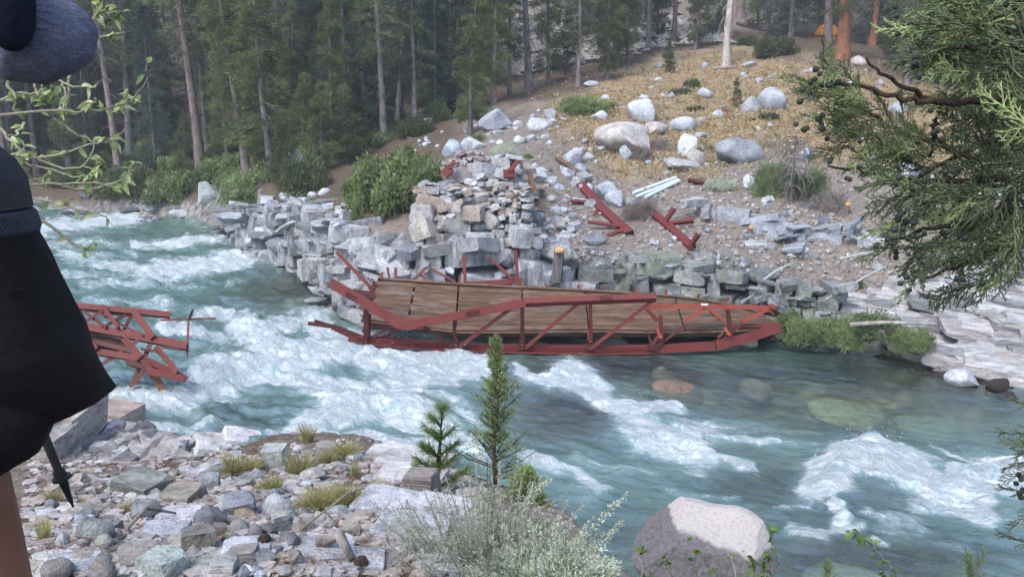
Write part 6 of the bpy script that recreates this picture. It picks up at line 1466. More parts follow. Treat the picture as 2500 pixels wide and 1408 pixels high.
# pale bedrock showing through: slabs and the dark ledge
nb_ = structure(ob('near_bedrock', None)); nb_['label'] = 'pale bedrock slabs and a dark broken ledge of the near bank'
for px, py, w, h, yaw, tl, col, me in [(1010, 1130, 190, 30, -.25, .02, (.46, .45, .45), 'slate'), (960, 1110, 150, 24, -.2, .02, (.42, .42, .42), 'slate'), (1000, 1165, 170, 26, -.2, .03, (.48, .47, .47), 'slate'), (960, 1225, 190, 60, -.3, .05, (.52, .51, .51), 'rock'), (1080, 1230, 150, 60, -.3, .05, (.50, .49, .50), 'rock'), (1000, 1290, 190, 40, -.1, .05, (.48, .47, .47), 'rock'),
  (430, 1255, 110, 44, .1, .03, (.54, .53, .55), 'rock'), (600, 1340, 120, 30, .2, .02, (.55, .55, .57), 'rock'), (780, 1350, 170, 30, .2, .05, (.52, .51, .51), 'rock'), (860, 1375, 150, 26, .1, .05, (.50, .49, .48), 'rock'), (400, 1300, 110, 20, .1, .03, (.50, .50, .52), 'rock'), (540, 1085, 150, 36, .45, .25, (.50, .49, .50), 'slate'), (600, 1068, 120, 26, .4, .3, (.54, .53, .53), 'slate'), (500, 1140, 100, 64, .6, -.35, (.35, .36, .38), 'slate'), (165, 1385, 130, 30, .1, .02, (.48, .48, .50), 'rock')]:
    g = G(px, py + h * .3); d = depth(g); s = w / 2 * d / FPX
    ob('rock_slab', BLK[me][int(px) % 7], nb_, (g[0], g[1] + s * .3, g[2] - .015), (tl * .5, tl, yaw), (s, s * .75, max(.04, h / 2 * d / FPX * .8)), col)
r = np.random.RandomState(8)
for k in range(210):      # the dark broken ledge by the water on the left
    px = r.uniform(95, 420); py = np.interp(px, [100, 420], [1120, 1150]) + r.uniform(-80, 45)
    if px > 330: py = max(py, 1090)
    Y = np.interp(py, [1010, 1200], [6.6, 4.6]); g = P(px, py, Y); d = depth(g); w = r.uniform(16, 62)
    ob('ledge_piece', (BLK['slate'] + SLT)[r.randint(12)], nb_, (g[0], g[1] + .1, g[2] - .03), (r.normal() * .15, rad(14) + r.normal() * .12, r.normal() * .3), (w / 2 * d / FPX, .18, r.uniform(7, 26) / 2 * d / FPX), np.array(pick([(.36, .34, .34), (.22, .21, .22), (.42, .40, .39), (.13, .13, .14), (.30, .25, .23)], r)))
# core body of that ledge
for px, py, w, h, Y, c in [(250, 1150, 260, 60, 5.9, (.20, .19, .19)), (365, 1155, 90, 60, 5.4, (.16, .15, .16)), (200, 1100, 160, 50, 6.4, (.28, .26, .25)), (120, 1120, 60, 150, 5.4, (.36, .34, .32)), (165, 1065, 50, 130, 5.7, (.40, .37, .34)), (95, 1090, 50, 180, 5.5, (.34, .32, .30))]:
    g = P(px, py, Y); d = depth(g); ob('ledge_core', SLT[px % 5], nb_, g + [0, .2, 0], (0, rad(8), .1), (w / 2 * d / FPX, .35, h / 2 * d / FPX), c)

# grass tufts, each one a plant of its own
def tuft_me(seed, n, L, spread=.7):
    q = np.random.RandomState(seed); a = q.uniform(0, 6.28, n); rr = q.uniform(0, .25, n) ** 1; C = np.stack([rr * np.cos(a), rr * np.sin(a), np.zeros(n)], 1)
    D = np.stack([np.cos(a), np.sin(a), np.zeros(n)], 1) * q.uniform(.1, spread, n)[:, None] + q.normal(size=(n, 3)) * .15 + [0, 0, 1]; D /= np.linalg.norm(D, axis=1)[:, None]
    l = L * q.uniform(.5, 1.1, n)[:, None]; s = np.cross(D, q.normal(size=(n, 3))); s /= np.linalg.norm(s, axis=1)[:, None]; w = .014
    mid = C + D * l * .55; tip = C + D * l * np.array([1.12, 1.12, .86])
    V = np.stack([C - s * w, C + s * w, mid - s * w * .8, mid + s * w * .8, tip], 1).reshape(-1, 3); b = 5 * np.arange(n)[:, None]
    return mesh('grass_shape', V, [np.hstack([b, b + 1, b + 3, b + 2]), np.hstack([b + 2, b + 3, b + 4])], M['grass'], False)
TU = [tuft_me(1, 240, 1.0), tuft_me(2, 320, 1.0, .9), tuft_me(3, 160, 1.0, .6)]
for lab, px, py, w, h, i in [('pale grass tuft at the left front of the upright white block', 565, 1155, 80, 50, 1), ('smaller pale grass tuft touching the upright white block on the left', 620, 1150, 50, 40, 0), ('grass tuft right of the upright white block', 735, 1158, 80, 60, 1), ('small grass tuft below the upright white block', 665, 1200, 60, 50, 0), ('tall grass tuft at the outer edge of the bank', 750, 1080, 50, 52, 2), ('yellow grass tuft behind the pale ledge', 845, 1115, 66, 44, 1), ('grass tuft in front of the grey brown edge stone', 800, 1130, 50, 36, 0), ('narrow grass tuft beside the pale ledge', 868, 1165, 36, 46, 2), ('big windblown grass clump in the middle of the near bank, left half', 780, 1245, 100, 62, 1), ('big windblown grass clump in the middle of the near bank, right half', 835, 1238, 90, 66, 1), ('small bright green tuft between the pale slabs by the pole', 318, 1250, 54, 30, 0), ('thin dry grass tuft in front of the leg', 110, 1320, 46, 70, 2), ('thin grey grass tuft left of the dark ledge', 130, 1225, 60, 44, 2), ('dry grass tuft beside the cubic dark block', 925, 1200, 50, 36, 2), ('green grass tuft at the left end of the needles', 640, 1195, 40, 22, 0)]:
    g = G(px, py); d = depth(g); s = w * .95 * d / FPX; o = ob('grass_tuft', TU[i], None, (g[0], g[1], g[2] - .01), (0, 0, px), (s, s, h * d / FPX * 1.3)); tag(o, lab, 'grass tuft')

# pine cones, sticks
for lab, px, py in [('dark pine cone standing beside the small cream cobble', 645, 1338), ('dark pine cone lying in the needles under the sagebrush', 880, 1392)]:
    g = G(px, py); o = thing('pine_cone', lab, 'pine cone', g + [0, 0, .02], (.3, .4, 0)); b = MB()
    for k in range(60):
        t = k / 60; a = k * 2.4; R = .024 * math.sin(.35 + t * 2.6); c = np.array([R * math.cos(a), R * math.sin(a), -.02 + .06 * t]); b.beam(c * [.3, .3, 1], c, .012, .004)
    ob('scales', b.me('cone_shape', M['twig'], False), o)
for lab, pts, R in [('long pale dry stalk slanting over the bank from the grass to the left', [(735, 1310), (850, 1250), (900, 1205)], .004), ('thin dry stalk leaning over the pale ledge by the sagebrush', [(985, 1290), (1010, 1150), (1025, 1095)], .003), ('grey twisted root lying at the edge of the needles', [(780, 1345), (830, 1360), (860, 1385)], .022), ('straight stalk across the lower sagebrush edge', [(870, 1345), (960, 1395), (1000, 1408)], .004), ('curved grey root between the white slabs', [(310, 1310), (360, 1285), (430, 1268)], .008)]:
    pt = [G(x, y) + [0, 0, .03 + .05 * (i == 1)] for i, (x, y) in enumerate(pts)]
    b = MB(); b.tube(pt, [R, R, R * .6], 5); tag(ob('stalk' if R < .01 else 'root', b.me('stalk_shape', M['twigp'] if R < .006 else M['greywood'])), lab, 'stalk' if R < .01 else 'root')

# ------------------------------------------------------------------ saplings
def sapling(name, lab, px, py, htop, w, Y, mat, kind, seed):
    base = P(px, py, Y); d = depth(base); H = (py - htop) * d / FPX; R = w / 2 * d / FPX; q = np.random.RandomState(seed)
    o = thing(name, lab, 'tree', base); b = MB()
    zt = np.linspace(0, H, 8); ax = np.stack([.012 * np.sin(zt * 9 + seed), .01 * np.cos(zt * 7), zt], 1)
    b.tube(ax, .014 * (1 - .85 * zt / H) * (1.25 if kind == 'pine' else 1), 7)
    Cs, Ds, Ls = [], [], []
    nb = 46 if kind == 'pine' else 95
    for k in range(nb):
        if kind == 'pine':
            lv = [.12, .3, .48, .66, .84, 1.0][k % 6]; z = H * (lv + q.normal() * .012) * .98; a = q.uniform(0, 6.28); L = R * (1.15 - .75 * lv) * q.uniform(.75, 1.1) if lv < 1 else .02; up = .55 + .5 * lv
        else:
            lv = (k / nb) ** .8; z = H * (.05 + .93 * lv); a = q.uniform(0, 6.28); L = R * (1.05 * (1 - lv) ** .75 + .10) * q.uniform(.6, 1.1) * (1 + .2 * math.sin(lv * 14)); up = .45 + .5 * lv
        p = np.array([np.interp(z, zt, ax[:, 0]), np.interp(z, zt, ax[:, 1]), z]); dr = np.array([math.cos(a), math.sin(a), up]); dr /= np.linalg.norm(dr)
        b.tube([p, p + dr * L * .6, p + dr * L + [0, 0, .08 * L]], [.005, .0035, .0015], 3, False)
        if kind == 'pine':
            m = max(30, int(L / .0016)); t = q.uniform(.25, 1.03, m); c = p + dr * L * t[:, None]; n = q.normal(size=(m, 3)); D = dr * .9 + n * .55; Cs.append(c); Ds.append(D); Ls.append(np.full(m, .068) * q.uniform(.7, 1.1, m))
        else:
            m = 52; t = q.uniform(.2, 1.0, m); sd = q.normal(size=(m, 3)) * .22 * L * (1.2 - t)[:, None]; c = p + dr * L * t[:, None] + sd; Cs.append(c); Ds.append(dr * .8 + sd / (L + 1e-6) * 2 + q.normal(size=(m, 3)) * .4 + [0, 0, .25]); Ls.append(q.uniform(.012, .03, m))
    C, D, L_ = np.vstack(Cs), np.vstack(Ds), np.concatenate(Ls)
    V, T = needle_tris(C, D, L_, .0034 if kind == 'pine' else .0062, q)
    ob('trunk', b.me('trunk_shape', M['twig']), o); ob('foliage', mesh('foliage_shape', V, [T], M[mat], False), o)
sapling('juniper_sapling', 'slender young juniper standing in front of the river, its tip over the bridge', 1212, 1200, 812, 165, 4.3, 'junipery', 'juni', 3)
sapling('pine_sapling', 'young pine with long needle tufts left of the slender young juniper', 1075, 1215, 990, 150, 4.2, 'sapling', 'pine', 4)
sapling('juniper_sapling', 'low bushy juniper shoot right of the slender young juniper', 1290, 1260, 1140, 130, 3.9, 'junipery', 'juni', 9)

# ------------------------------------------------------------------ sagebrush
def sage(lab, px, py, w, h, Y, seed, nst=210, flower=90):
    base = P(px, py, Y); d = depth(base); W = w / 2 * d / FPX; H = h * d / FPX; q = np.random.RandomState(seed)
    o = thing('sagebrush', lab, 'shrub', base); b = MB(); Cs, Ds, Ls, Ws = [], [], [], []
    for k in range(nst):
        a = q.uniform(0, 6.28); rr = q.rand() ** .6; fl = k < flower
        tip = np.array([W * rr * math.cos(a), W * .7 * rr * math.sin(a), H * (.42 * (1 - .5 * rr * rr) * q.uniform(.7, 1.1) if not fl else (1 - .45 * rr * rr) * q.uniform(.55, 1.05))])
        p0 = tip * [.25, .25, 0] + [0, 0, -.02]; mid = tip * [.68, .68, .45] + q.normal(size=3) * .012
        b.tube([p0, mid, tip], [.0045, .003, .0012], 3, False)
        m = 62 if not fl else 72; t = q.uniform(.35 if not fl else .45, 1, m)[:, None]
        c = np.where(t < .5, p0 + (mid - p0) * t * 2, mid + (tip - mid) * (t * 2 - 1)); n = q.normal(size=(m, 3))
        c = c + n * (.012 if not fl else .003); Cs.append(c); Ds.append(n * .6 + (tip - mid) / np.linalg.norm(tip - mid)); Ls.append(q.uniform(.012, .026, m) if not fl else q.uniform(.006, .012, m)); Ws.append(np.full(m, .0052 if not fl else .0048))
    V, F = leaf_quads(np.vstack(Cs), np.vstack(Ds), np.concatenate(Ls), np.concatenate(Ws), q)
    ob('stems', b.me('stem_shape', M['twigs']), o); ob('leaves', mesh('leaf_shape', V, [F], M['sage'], False), o)
sage('large silvery sagebrush with tall flower stalks at the bottom of the photo', 1190, 1420, 560, 300, 2.9, 1, 330, 120)
sage('lower silvery sagebrush clump spreading right at the bottom edge', 1330, 1430, 360, 190, 2.75, 2, 200, 36)
sage('sparse left edge clump of sagebrush with bare dark stems', 1010, 1425, 220, 130, 2.8, 3, 110, 8)
for lab, pts in [('long sage flower stalk leaning right over the river', [(1380, 1400), (1430, 1310), (1490, 1240), (1528, 1208)]), ('second long stalk leaning right below the first', [(1400, 1400), (1460, 1340), (1520, 1270)]), ('tall stalk leaning over the juniper shoot', [(1240, 1300), (1290, 1220), (1345, 1165)])]:
    pt = [P(x, y, 2.8 + .05 * i) for i, (x, y) in enumerate(pts)]; q = np.random.RandomState(len(lab)); g = pt[0]; o = thing('sage_stalk', lab, 'stalk', g); b = MB(); b.tube([p - g for p in pt], np.linspace(.0035, .001, len(pt)), 4)
    m = 200; t = q.uniform(.35, 1, m) * (len(pt) - 1); i = np.minimum(t.astype(int), len(pt) - 2); f = (t - i)[:, None]; A = np.array(pt) - g; c = A[i] * (1 - f) + A[i + 1] * f; n = q.normal(size=(m, 3)); V, F = leaf_quads(c + n * .004, n + (A[-1] - A[0]) * 2, q.uniform(.006, .013, m), np.full(m, .005), q)
    ob('stem', b.me('stem_shape', M['twigp']), o); ob('buds', mesh('bud_shape', V, [F], M['sage'], False), o)

# ------------------------------------------------------------------ leafy plants, each leaf a part
def one_leaf(mat, W, seed):
    q = np.random.RandomState(seed); t = np.linspace(0, 1, 6); w = W * np.sin(PI * t ** .75) * (1 - .15 * t); z = -.10 * t * t
    V = []; 
    for a, b_, c in zip(t, w, z): V += [(-b_ / 2, a, c + .25 * b_), (0, a, c), (b_ / 2, a, c + .25 * b_)]
    Q = []
    for k in range(5):
        for j in (0, 1): Q.append((3 * k + j, 3 * k + j + 1, 3 * k + 4 + j, 3 * k + 3 + j))
    return mesh('leaf_shape', V, [np.array(Q)], M[mat], True)
LEAFW = one_leaf('willow', .42, 1); LEAFA = one_leaf('aspen', .62, 2)
def leafy(name, lab, cat, stems, Y, leafme, nleaf, size, mat, R, seed, jitY=.12, r0=None, keep=None):
    q = np.random.RandomState(seed); g = P(*stems[0][0], Y); o = thing(name, lab, cat, g)
    allp = []
    for st in stems:
        dy = q.uniform(-jitY, jitY); pt = [P(x, y, Y + dy * (i / max(1, len(st) - 1))) - g for i, (x, y) in enumerate(st)]
        # smooth
        A = np.array(pt); tt = np.linspace(0, len(A) - 1, len(A) * 3); A = np.stack([np.interp(tt, range(len(A)), A[:, k]) for k in range(3)], 1)
        for _ in range(2): A[1:-1] = (A[:-2] + 2 * A[1:-1] + A[2:]) / 4
        A[1:-1] += q.normal(size=A[1:-1].shape) * R * .5
        b = MB(); b.tube(A, np.linspace(R, R * .35, len(A)), 6); ob('stem', b.me('stem_shape', M[mat]), o); allp.append(A)
    for k in range(nleaf):
        A = allp[q.randint(len(allp))]; i = q.randint(len(A) // 4, len(A)); p = A[i]
        if keep is not None and not keep(p + g): continue
        s = size * q.uniform(.55, 1.1); ob('leaf', leafme, o, p + q.normal(size=3) * R, (q.uniform(-1.6, .6), q.normal() * .7, q.uniform(0, 6.28)), s)
    return o
leafy('willow', 'leafy willow with pale crooked twigs behind the hiker on the left', 'shrub', [
  [(-150, 300), (0, 283), (120, 266), (215, 272), (290, 262), (335, 235), (360, 195), (358, 160)], [(0, 165), (60, 140), (110, 175), (190, 220), (240, 205)], [(-20, 135), (30, 118), (80, 140)], [(-60, 420), (20, 370), (60, 385), (140, 380), (240, 345), (300, 340)], [(130, 290), (160, 310), (210, 335), (250, 350), (290, 335), (305, 315)],
  [(-60, 330), (0, 300), (20, 345), (70, 380), (170, 420), (215, 400), (230, 345)], [(-40, 400), (30, 390), (90, 410), (150, 415), (200, 440), (240, 405)], [(-30, 450), (60, 450), (150, 452), (240, 446), (300, 462), (320, 420)], [(200, 270), (235, 250), (235, 240)], [(280, 265), (300, 250), (312, 220)],
  [(20, 200), (40, 240), (35, 280)], [(80, 165), (90, 225), (95, 260)], [(40, 520), (120, 545), (180, 600), (215, 610), (230, 590)], [(250, 60), (235, 0), (262, -40)], [(245, 92), (300, 80), (318, 95)], [(0, 470), (40, 430), (20, 400), (60, 360)], [(150, 452), (190, 470), (260, 455), (310, 430), (322, 400)], [(155, 270), (160, 235), (150, 205)], [(100, 380), (130, 400), (120, 430), (60, 445)], [(60, 480), (160, 500), (260, 530)],
  [(170, 180), (165, 250), (150, 320)], [(60, 300), (40, 330), (15, 330)], [(225, 450), (230, 420), (250, 400)], [(-10, 250), (50, 225), (110, 230), (130, 210)]], 2.7, LEAFW, 190, .046, 'twigp', .0056, 11)
leafy('willow_twig', 'leafy willow tip above the right edge of the fleece sleeve', 'shrub', [[(215, 60), (250, 20), (262, -40)], [(245, 30), (275, 10), (290, 20)], [(235, 50), (268, 55), (300, 28)]], 2.6, LEAFW, 22, .042, 'twigp', .006, 12)
leafy('leafy_shoot', 'young shoots with green leaves in front of the two-tone river boulder, left group', 'plant', [[(1590, 1430), (1580, 1370), (1575, 1330)], [(1640, 1430), (1632, 1380), (1628, 1355)], [(1560, 1430), (1572, 1390), (1560, 1360)]], 4.3, LEAFA, 18, .055, 'twigp', .004, 13)
leafy('leafy_shoot', 'single pale leafed shoot in the middle of the two-tone boulder', 'plant', [[(1700, 1430), (1695, 1360), (1690, 1310)]], 4.3, LEAFA, 9, .052, 'twigp', .0035, 14)
leafy('leafy_shoot', 'shoots with drooping green leaves before the right of the two-tone boulder', 'plant', [[(1800, 1430), (1790, 1370), (1770, 1330)], [(1850, 1430), (1842, 1385), (1815, 1350)], [(1760, 1430), (1752, 1400), (1740, 1385)]], 4.2, LEAFA, 20, .05, 'twigp', .0038, 15)
leafy('leafy_shoot', 'tall leafy shoot along the right edge of the two-tone boulder', 'plant', [[(1888, 1430), (1882, 1360), (1885, 1300), (1872, 1275)], [(1870, 1430), (1868, 1380), (1862, 1350)]], 4.1, LEAFA, 24, .05, 'twigp', .004, 16)
leafy('leafy_shoot', 'leafy shoot leaning left in front of the white wave at the bottom right', 'plant', [[(2200, 1430), (2170, 1375), (2135, 1340), (2125, 1310)], [(2130, 1330), (2095, 1305), (2080, 1298)], [(2190, 1430), (2150, 1395)]], 4.0, LEAFA, 26, .052, 'twigp', .005, 17)
# ------------------------------------------------------------------ big juniper whose boughs hang in from the right
def spray_me(seed, mat):
    q = np.random.RandomState(seed); b = MB()
    def cord(p, d, L, rr, lev):
        n = {0: 6, 1: 4, 2: 3}[lev]; pts = [p]; dd = d / np.linalg.norm(d)
        for k in range(n):
            dd = dd + q.normal(size=3) * .10 + [0, .05, 0]; dd /= np.linalg.norm(dd); pts.append(pts[-1] + dd * L / n)
        pts = np.array(pts); b.tube(pts, np.linspace(rr, rr * .75, len(pts)), 3, False)
        if lev < 2:
            m = 13 if lev == 0 else 5
            for k in range(m):
                t = (k + 1) / (m + 1); i = t * n; i0 = int(i); c = pts[i0] * (1 - (i - i0)) + pts[min(i0 + 1, n)] * (i - i0)
                sd = (1 if k % 2 else -1); ax = np.array([sd * q.uniform(.45, .8), 1.0, q.normal() * .35])
                tang = pts[min(i0 + 1, n)] - pts[i0]; tang /= np.linalg.norm(tang); ns = np.cross(tang, [0, 0, 1.0]); ns /= np.linalg.norm(ns)
                nd = tang * q.uniform(.7, 1.1) + ns * sd * q.uniform(.4, .85) + np.array([0, 0, 1]) * q.normal() * .3
                cord(c, nd, (.46 * (1 - .55 * t) if lev == 0 else .42 * L * (1 - .4 * t)) * q.uniform(.7, 1.15), rr * .82, lev + 1)
    cord(np.zeros(3), np.array([0, 1.0, 0]), 1.0, .0150, 0)
    return b.me('spray_shape', M[mat], True)
SPR = [spray_me(i, 'juniper') for i in range(4)] + [spray_me(9, 'junipery')]
JY = 1.35
jt_base = np.array([2.15, 1.95, float(gh(2.15, 1.95)) - .05])
jt = thing('juniper_tree', 'berry laden juniper with cord like foliage hanging in from the right edge', 'tree', jt_base)
b = MB(); tp = [jt_base - jt_base, np.array([.03, .02, .7]), np.array([-.02, .05, 1.4]), np.array([.05, .03, 2.3]), np.array([0, 0, 3.2])]; b.tube([tp[0] - [0, 0, .3]] + tp, [.17, .14, .12, .10, .07, .02], 10); ob('trunk', b.me('trunk_shape', M['barkr']), jt)
BO = [[(2700, 240), (2560, 195), (2440, 240), (2330, 252), (2270, 245), (2215, 212), (2150, 185), (2115, 142)], [(2280, 246), (2190, 238), (2090, 205), (1995, 203)], [(2420, 400), (2280, 352), (2200, 320), (2110, 272), (2050, 222), (2015, 175)], [(2700, 10), (2560, 18), (2450, 22), (2330, 42), (2260, 60)], [(2700, 110), (2560, 84), (2440, 78), (2360, 40), (2290, 20)],
      [(2700, 430), (2520, 430), (2380, 440), (2250, 448), (2120, 420), (2020, 405)], [(2700, 470), (2500, 500), (2370, 540), (2270, 560), (2180, 585)], [(2700, 540), (2520, 560), (2420, 610), (2340, 650), (2250, 680)], [(2600, 300), (2480, 330), (2380, 360), (2290, 400), (2200, 470), (2140, 520)], [(2700, 170), (2560, 120), (2430, 118), (2300, 110), (2210, 90)], [(2430, 95), (2400, 118), (2300, 118)], [(2282, 290), (2284, 340), (2270, 385)], [(2600, 600), (2470, 470), (2420, 520)]]
OUT = []
for i, pts in enumerate(BO):
    dy = [.0, -.02, .05, .1, .2, .12, .05, .1, .16, .25, 0, .02, .2][i]
    A = np.array([P(x, y, JY + dy + .25 * (x > 2500) * (x - 2500) / 200) for x, y in pts]) - jt_base
    if pts[0][0] >= 2700:
        A[0] = np.array([0, 0, A[0][2] + [.25, 0, 0, .1, .35, -.2, -.35, -.5, 0, .3][i]]); e_ = A[1] * .5 + A[0] * .5; A = np.vstack([A[:1], e_ + [0, .06 * (i % 3 - 1), .07], A[1:]]); OUT += [A[0] * (1 - t_) + A[2] * t_ for t_ in (.25, .4, .55, .7, .85, .95)]
    tt = np.linspace(0, len(A) - 1, len(A) * 4); A = np.stack([np.interp(tt, range(len(A)), A[:, k]) for k in range(3)], 1)
    for _ in range(3): A[1:-1] = (A[:-2] + 2 * A[1:-1] + A[2:]) / 4
    A[1:-1] += np.random.RandomState(i).normal(size=A[1:-1].shape) * .002
    R = .0095 if pts[0][0] >= 2700 else .0055
    b = MB(); b.tube(A, np.linspace(R, .0018, len(A)), 6); ob('branch', b.me('branch_shape', M['twig']), jt)
DENSE = [(2190, -20), (2178, 60), (2180, 100), (2255, 170), (2235, 260), (2280, 330), (2200, 360), (2170, 470), (2120, 580), (2200, 640), (2210, 680), (2300, 640), (2350, 690), (2420, 600), (2560, 520), (2600, 300), (2600, -20)]
ARM = [(1965, 150), (1960, 220), (1990, 300), (2040, 350), (2110, 400), (2230, 420), (2270, 350), (2150, 300), (2060, 220), (2000, 130)]
LOWA = [(2050, 400), (2080, 440), (2150, 440), (2180, 560), (2260, 480), (2250, 400)]
q = np.random.RandomState(50)
cnt = 0
def add_spray(px, py, Y, s, ang, sp):
    g = P(px, py, Y) - jt_base
    # local +y of the spray turned to the photo direction `ang` (0 right, 90 up)
    ob('foliage_spray', SPR[sp], jt, g, (PI / 2 + q.normal() * .5, q.normal() * .5, 0), s).rotation_euler = (Matrix.Rotation(q.normal() * .35, 3, 'Z') @ Matrix.Rotation(-rad(ang - 90), 3, 'Y') @ Matrix.Rotation(PI / 2 + q.normal() * .35, 3, 'X') @ Matrix.Rotation(q.uniform(0, 6.28), 3, 'Y')).to_euler()
for poly, n, amean, sz in [(DENSE, 184, 190, (.06, .105)), (ARM, 82, 168, (.042, .07)), (LOWA, 26, 195, (.05, .08))]:
    xs = [p_[0] for p_ in poly]; ys = [p_[1] for p_ in poly]; k = 0
    while k < n:
        px, py = q.uniform(min(xs), max(xs)), q.uniform(min(ys), max(ys))
        if not inpoly(np.array([px]), np.array([py]), poly)[0]: continue
        if poly is ARM and py < 165: continue
        am = amean + (25 if py > 450 else -10) + q.normal() * 32
        add_spray(px + (75 if poly is DENSE else 40), py, JY + q.uniform(-.08, .5 if poly is DENSE else .12), q.uniform(*sz) * (1.5 if px > 2330 else 1), am, 4 if q.rand() < (.15 if poly is DENSE else .35) else q.randint(4)); k += 1
for px, py, am in [(2520, 1030, 170), (2530, 1060, 190), (2520, 1090, 185), (2520, 1120, 200), (2540, 1000, 160), (2520, 1200, 185), (2530, 1240, 200), (2530, 1330, 190), (2530, 1140, 190), (2540, 1070, 170), (2535, 1100, 180)]:
    add_spray(px, py, JY - .05, .055, am, q.randint(4))
bm = bmesh.new(); bmesh.ops.create_icosphere(bm, subdivisions=2, radius=1); bmv = np.array([v.co[:] for v in bm.verts]); bmf = np.array([[v.index for v in f.verts] for f in bm.faces]); bm.free()
BERRY = mesh('berry_shape', bmv * (1 + .06 * pn(bmv * 2))[:, None], [bmf], M['berry'])
for px, py, n in [(1990, 205, 5), (1980, 178, 4), (2032, 215, 5), (1958, 232, 5), (2002, 316, 6), (1970, 308, 4), (2010, 280, 3), (2098, 340, 2), (2040, 205, 3), (2228, 148, 4), (2238, 162, 3), (2236, 190, 1), (2262, 280, 2), (2272, 330, 4), (2340, 332, 6), (2365, 340, 4), (2212, 452, 4), (2205, 440, 3), (2190, 520, 5), (2196, 560, 5), (2230, 585, 5), (2250, 560, 4), (2300, 430, 3), (2165, 590, 5), (2190, 615, 4), (2230, 640, 4), (2240, 680, 5), (2205, 695, 3), (2330, 690, 4), (2345, 705, 3), (2400, 685, 3), (2365, 610, 3), (2440, 640, 2), (2030, 405, 3), (2070, 440, 3), (2110, 395, 2), (2250, 405, 3), (2290, 380, 2), (2430, 300, 3), (2190, 70, 3), (2190, 25, 3), (2460, 8, 3), (2330, 545, 4), (2350, 575, 3), (2480, 1195, 5), (2490, 1180, 3), (2400, 470, 3)]:
    for k in range(max(1, int(n * .8))):
        g = P(px + q.normal() * 12, py + q.normal() * 11, JY - .05 + q.normal() * .015) - jt_base
        ob('berry', BERRY, jt, g, (q.rand() * 3, q.rand() * 3, 0), q.uniform(.0035, .0050))
for p_ in OUT:
    ob('foliage_spray', SPR[q.randint(4)], jt, p_ + [0, 0, .03], (q.normal() * .5, q.normal() * .6, PI / 2 + q.normal() * .8), q.uniform(.13, .22))
# brown dead twigs inside the bough
for px, py in [(2180, 335), (2170, 355), (2190, 350)]: add_spray(px, py, JY + .05, .04, 200, 4)
# small juniper shoots at the lower right edge
for lab, px, py, Y, s in [('small juniper shoot at the bottom right corner of the photo', 2370, 1420, 2.6, .13), ('tiny juniper shoot beside the leafy shoot at the bottom right', 2020, 1425, 2.7, .10)]:
    g = P(px, py, Y); o = thing('juniper_shoot', lab, 'plant', g)
    for k in range(4): ob('foliage_spray', SPR[4], o, (0, 0, 0), (PI / 2 + q.normal() * .2, q.normal() * .45, q.normal()), s * q.uniform(.6, 1.0))

# ------------------------------------------------------------------ hiker, walking left, mostly outside the frame
def cloth(name, col, sc, strength, dist, rough=.95, stretch=(1, 1, 1), sheen=.0):
    m = NT(name); p = m.pos(); n = m.noise(m.scalev(p, stretch), sc, 5, .7); n2 = m.noise(p, 6, 4, .6); n3 = m.noise(p, 400, 2, .6)
    c = m.mix(m.ramp(n, [(.3, 0), (.7, 1)]), tuple(x * .6 for x in col), tuple(x * 1.35 for x in col))
    c = m.mix(1.0, c, m.ramp(n3, [(.3, .7), (.7, 1.25)]), 'MULTIPLY')
    nr = m.bump(n2, .3, .03); nr = m.bump(n, strength, dist, nr)
    return m.done(m.bsdf(c, rough, nr, .15, **{'Sheen Weight': sheen}))
M['fleece'] = cloth('blue_grey_fleece', (.21, .235, .36), 100, 1.0, .022, .95, (1, 1, 1.8), .15)
M['navy'] = cloth('dark_navy_cloth', (.012, .016, .035), 220, .4, .003)
M['navyf'] = cloth('navy_fleece', (.016, .024, .055), 160, 1.0, .012, .95, (1, 1, 1), .2)
M['shorts'] = cloth('black_brown_shorts', (.010, .008, .0092), 200, .3, .003, .8)
M['shirt'] = cloth('grey_knit_shirt', (.055, .055, .065), 180, .6, .004, .9, (1, 1, 3))
M['shoe'] = cloth('brown_boot', (.06, .045, .035), 60, .5, .004)
M['hair'] = cloth('brown_hair', (.045, .03, .02), 150, .8, .006, .6, (3, 3, .5))
def skin():
    m = NT('skin'); p = m.pos(); n = m.noise(p, 22, 4, .6); n2 = m.noise(p, 5, 3, .6)
    c = m.mix(m.ramp(n2, [(.35, 0), (.65, 1)]), (.17, .070, .042), (.26, .12, .075)); c = m.mix(m.ramp(n, [(.5, 0), (.75, .4)]), c, (.19, .075, .05))
    return m.done(m.bsdf(c, .55, m.bump(n, .2, .004), .35, **{'Subsurface Weight': .1, 'Subsurface Radius': (.02, .008, .004)}))
M['skin'] = skin()
HP = np.array([-.86, 1.30, float(gh(-.86, 1.30))])
pe = thing('person', 'hiker in blue grey fleece and dark shorts at the left edge with a trekking pole', 'person', HP)
gz0 = HP[2]
elb = P(150, 118, 1.11); sho = np.array([-.86, 1.13, 5.37]); lhand = np.array([-.92, 1.05, 5.24])
rsho = np.array([-.98, 1.50, 5.36]); relb = np.array([-1.02, 1.60, 5.08]); rhand = np.array([-1.14, 1.62, 4.93])
lknee = P(-32, 1420, 1.25); lank = np.array([-.80, 1.26, gz0 + .09]); rknee = np.array([-1.0, 1.40, gz0 + .50]); rank = np.array([-.90, 1.42, gz0 + .10])
SK = []; ED = []
def j(p, rx, ry=None, parent=None):
    SK.append((np.array(p, float), rx, ry or rx)); 
    if parent is not None: ED.append((parent, len(SK) - 1))
    return len(SK) - 1
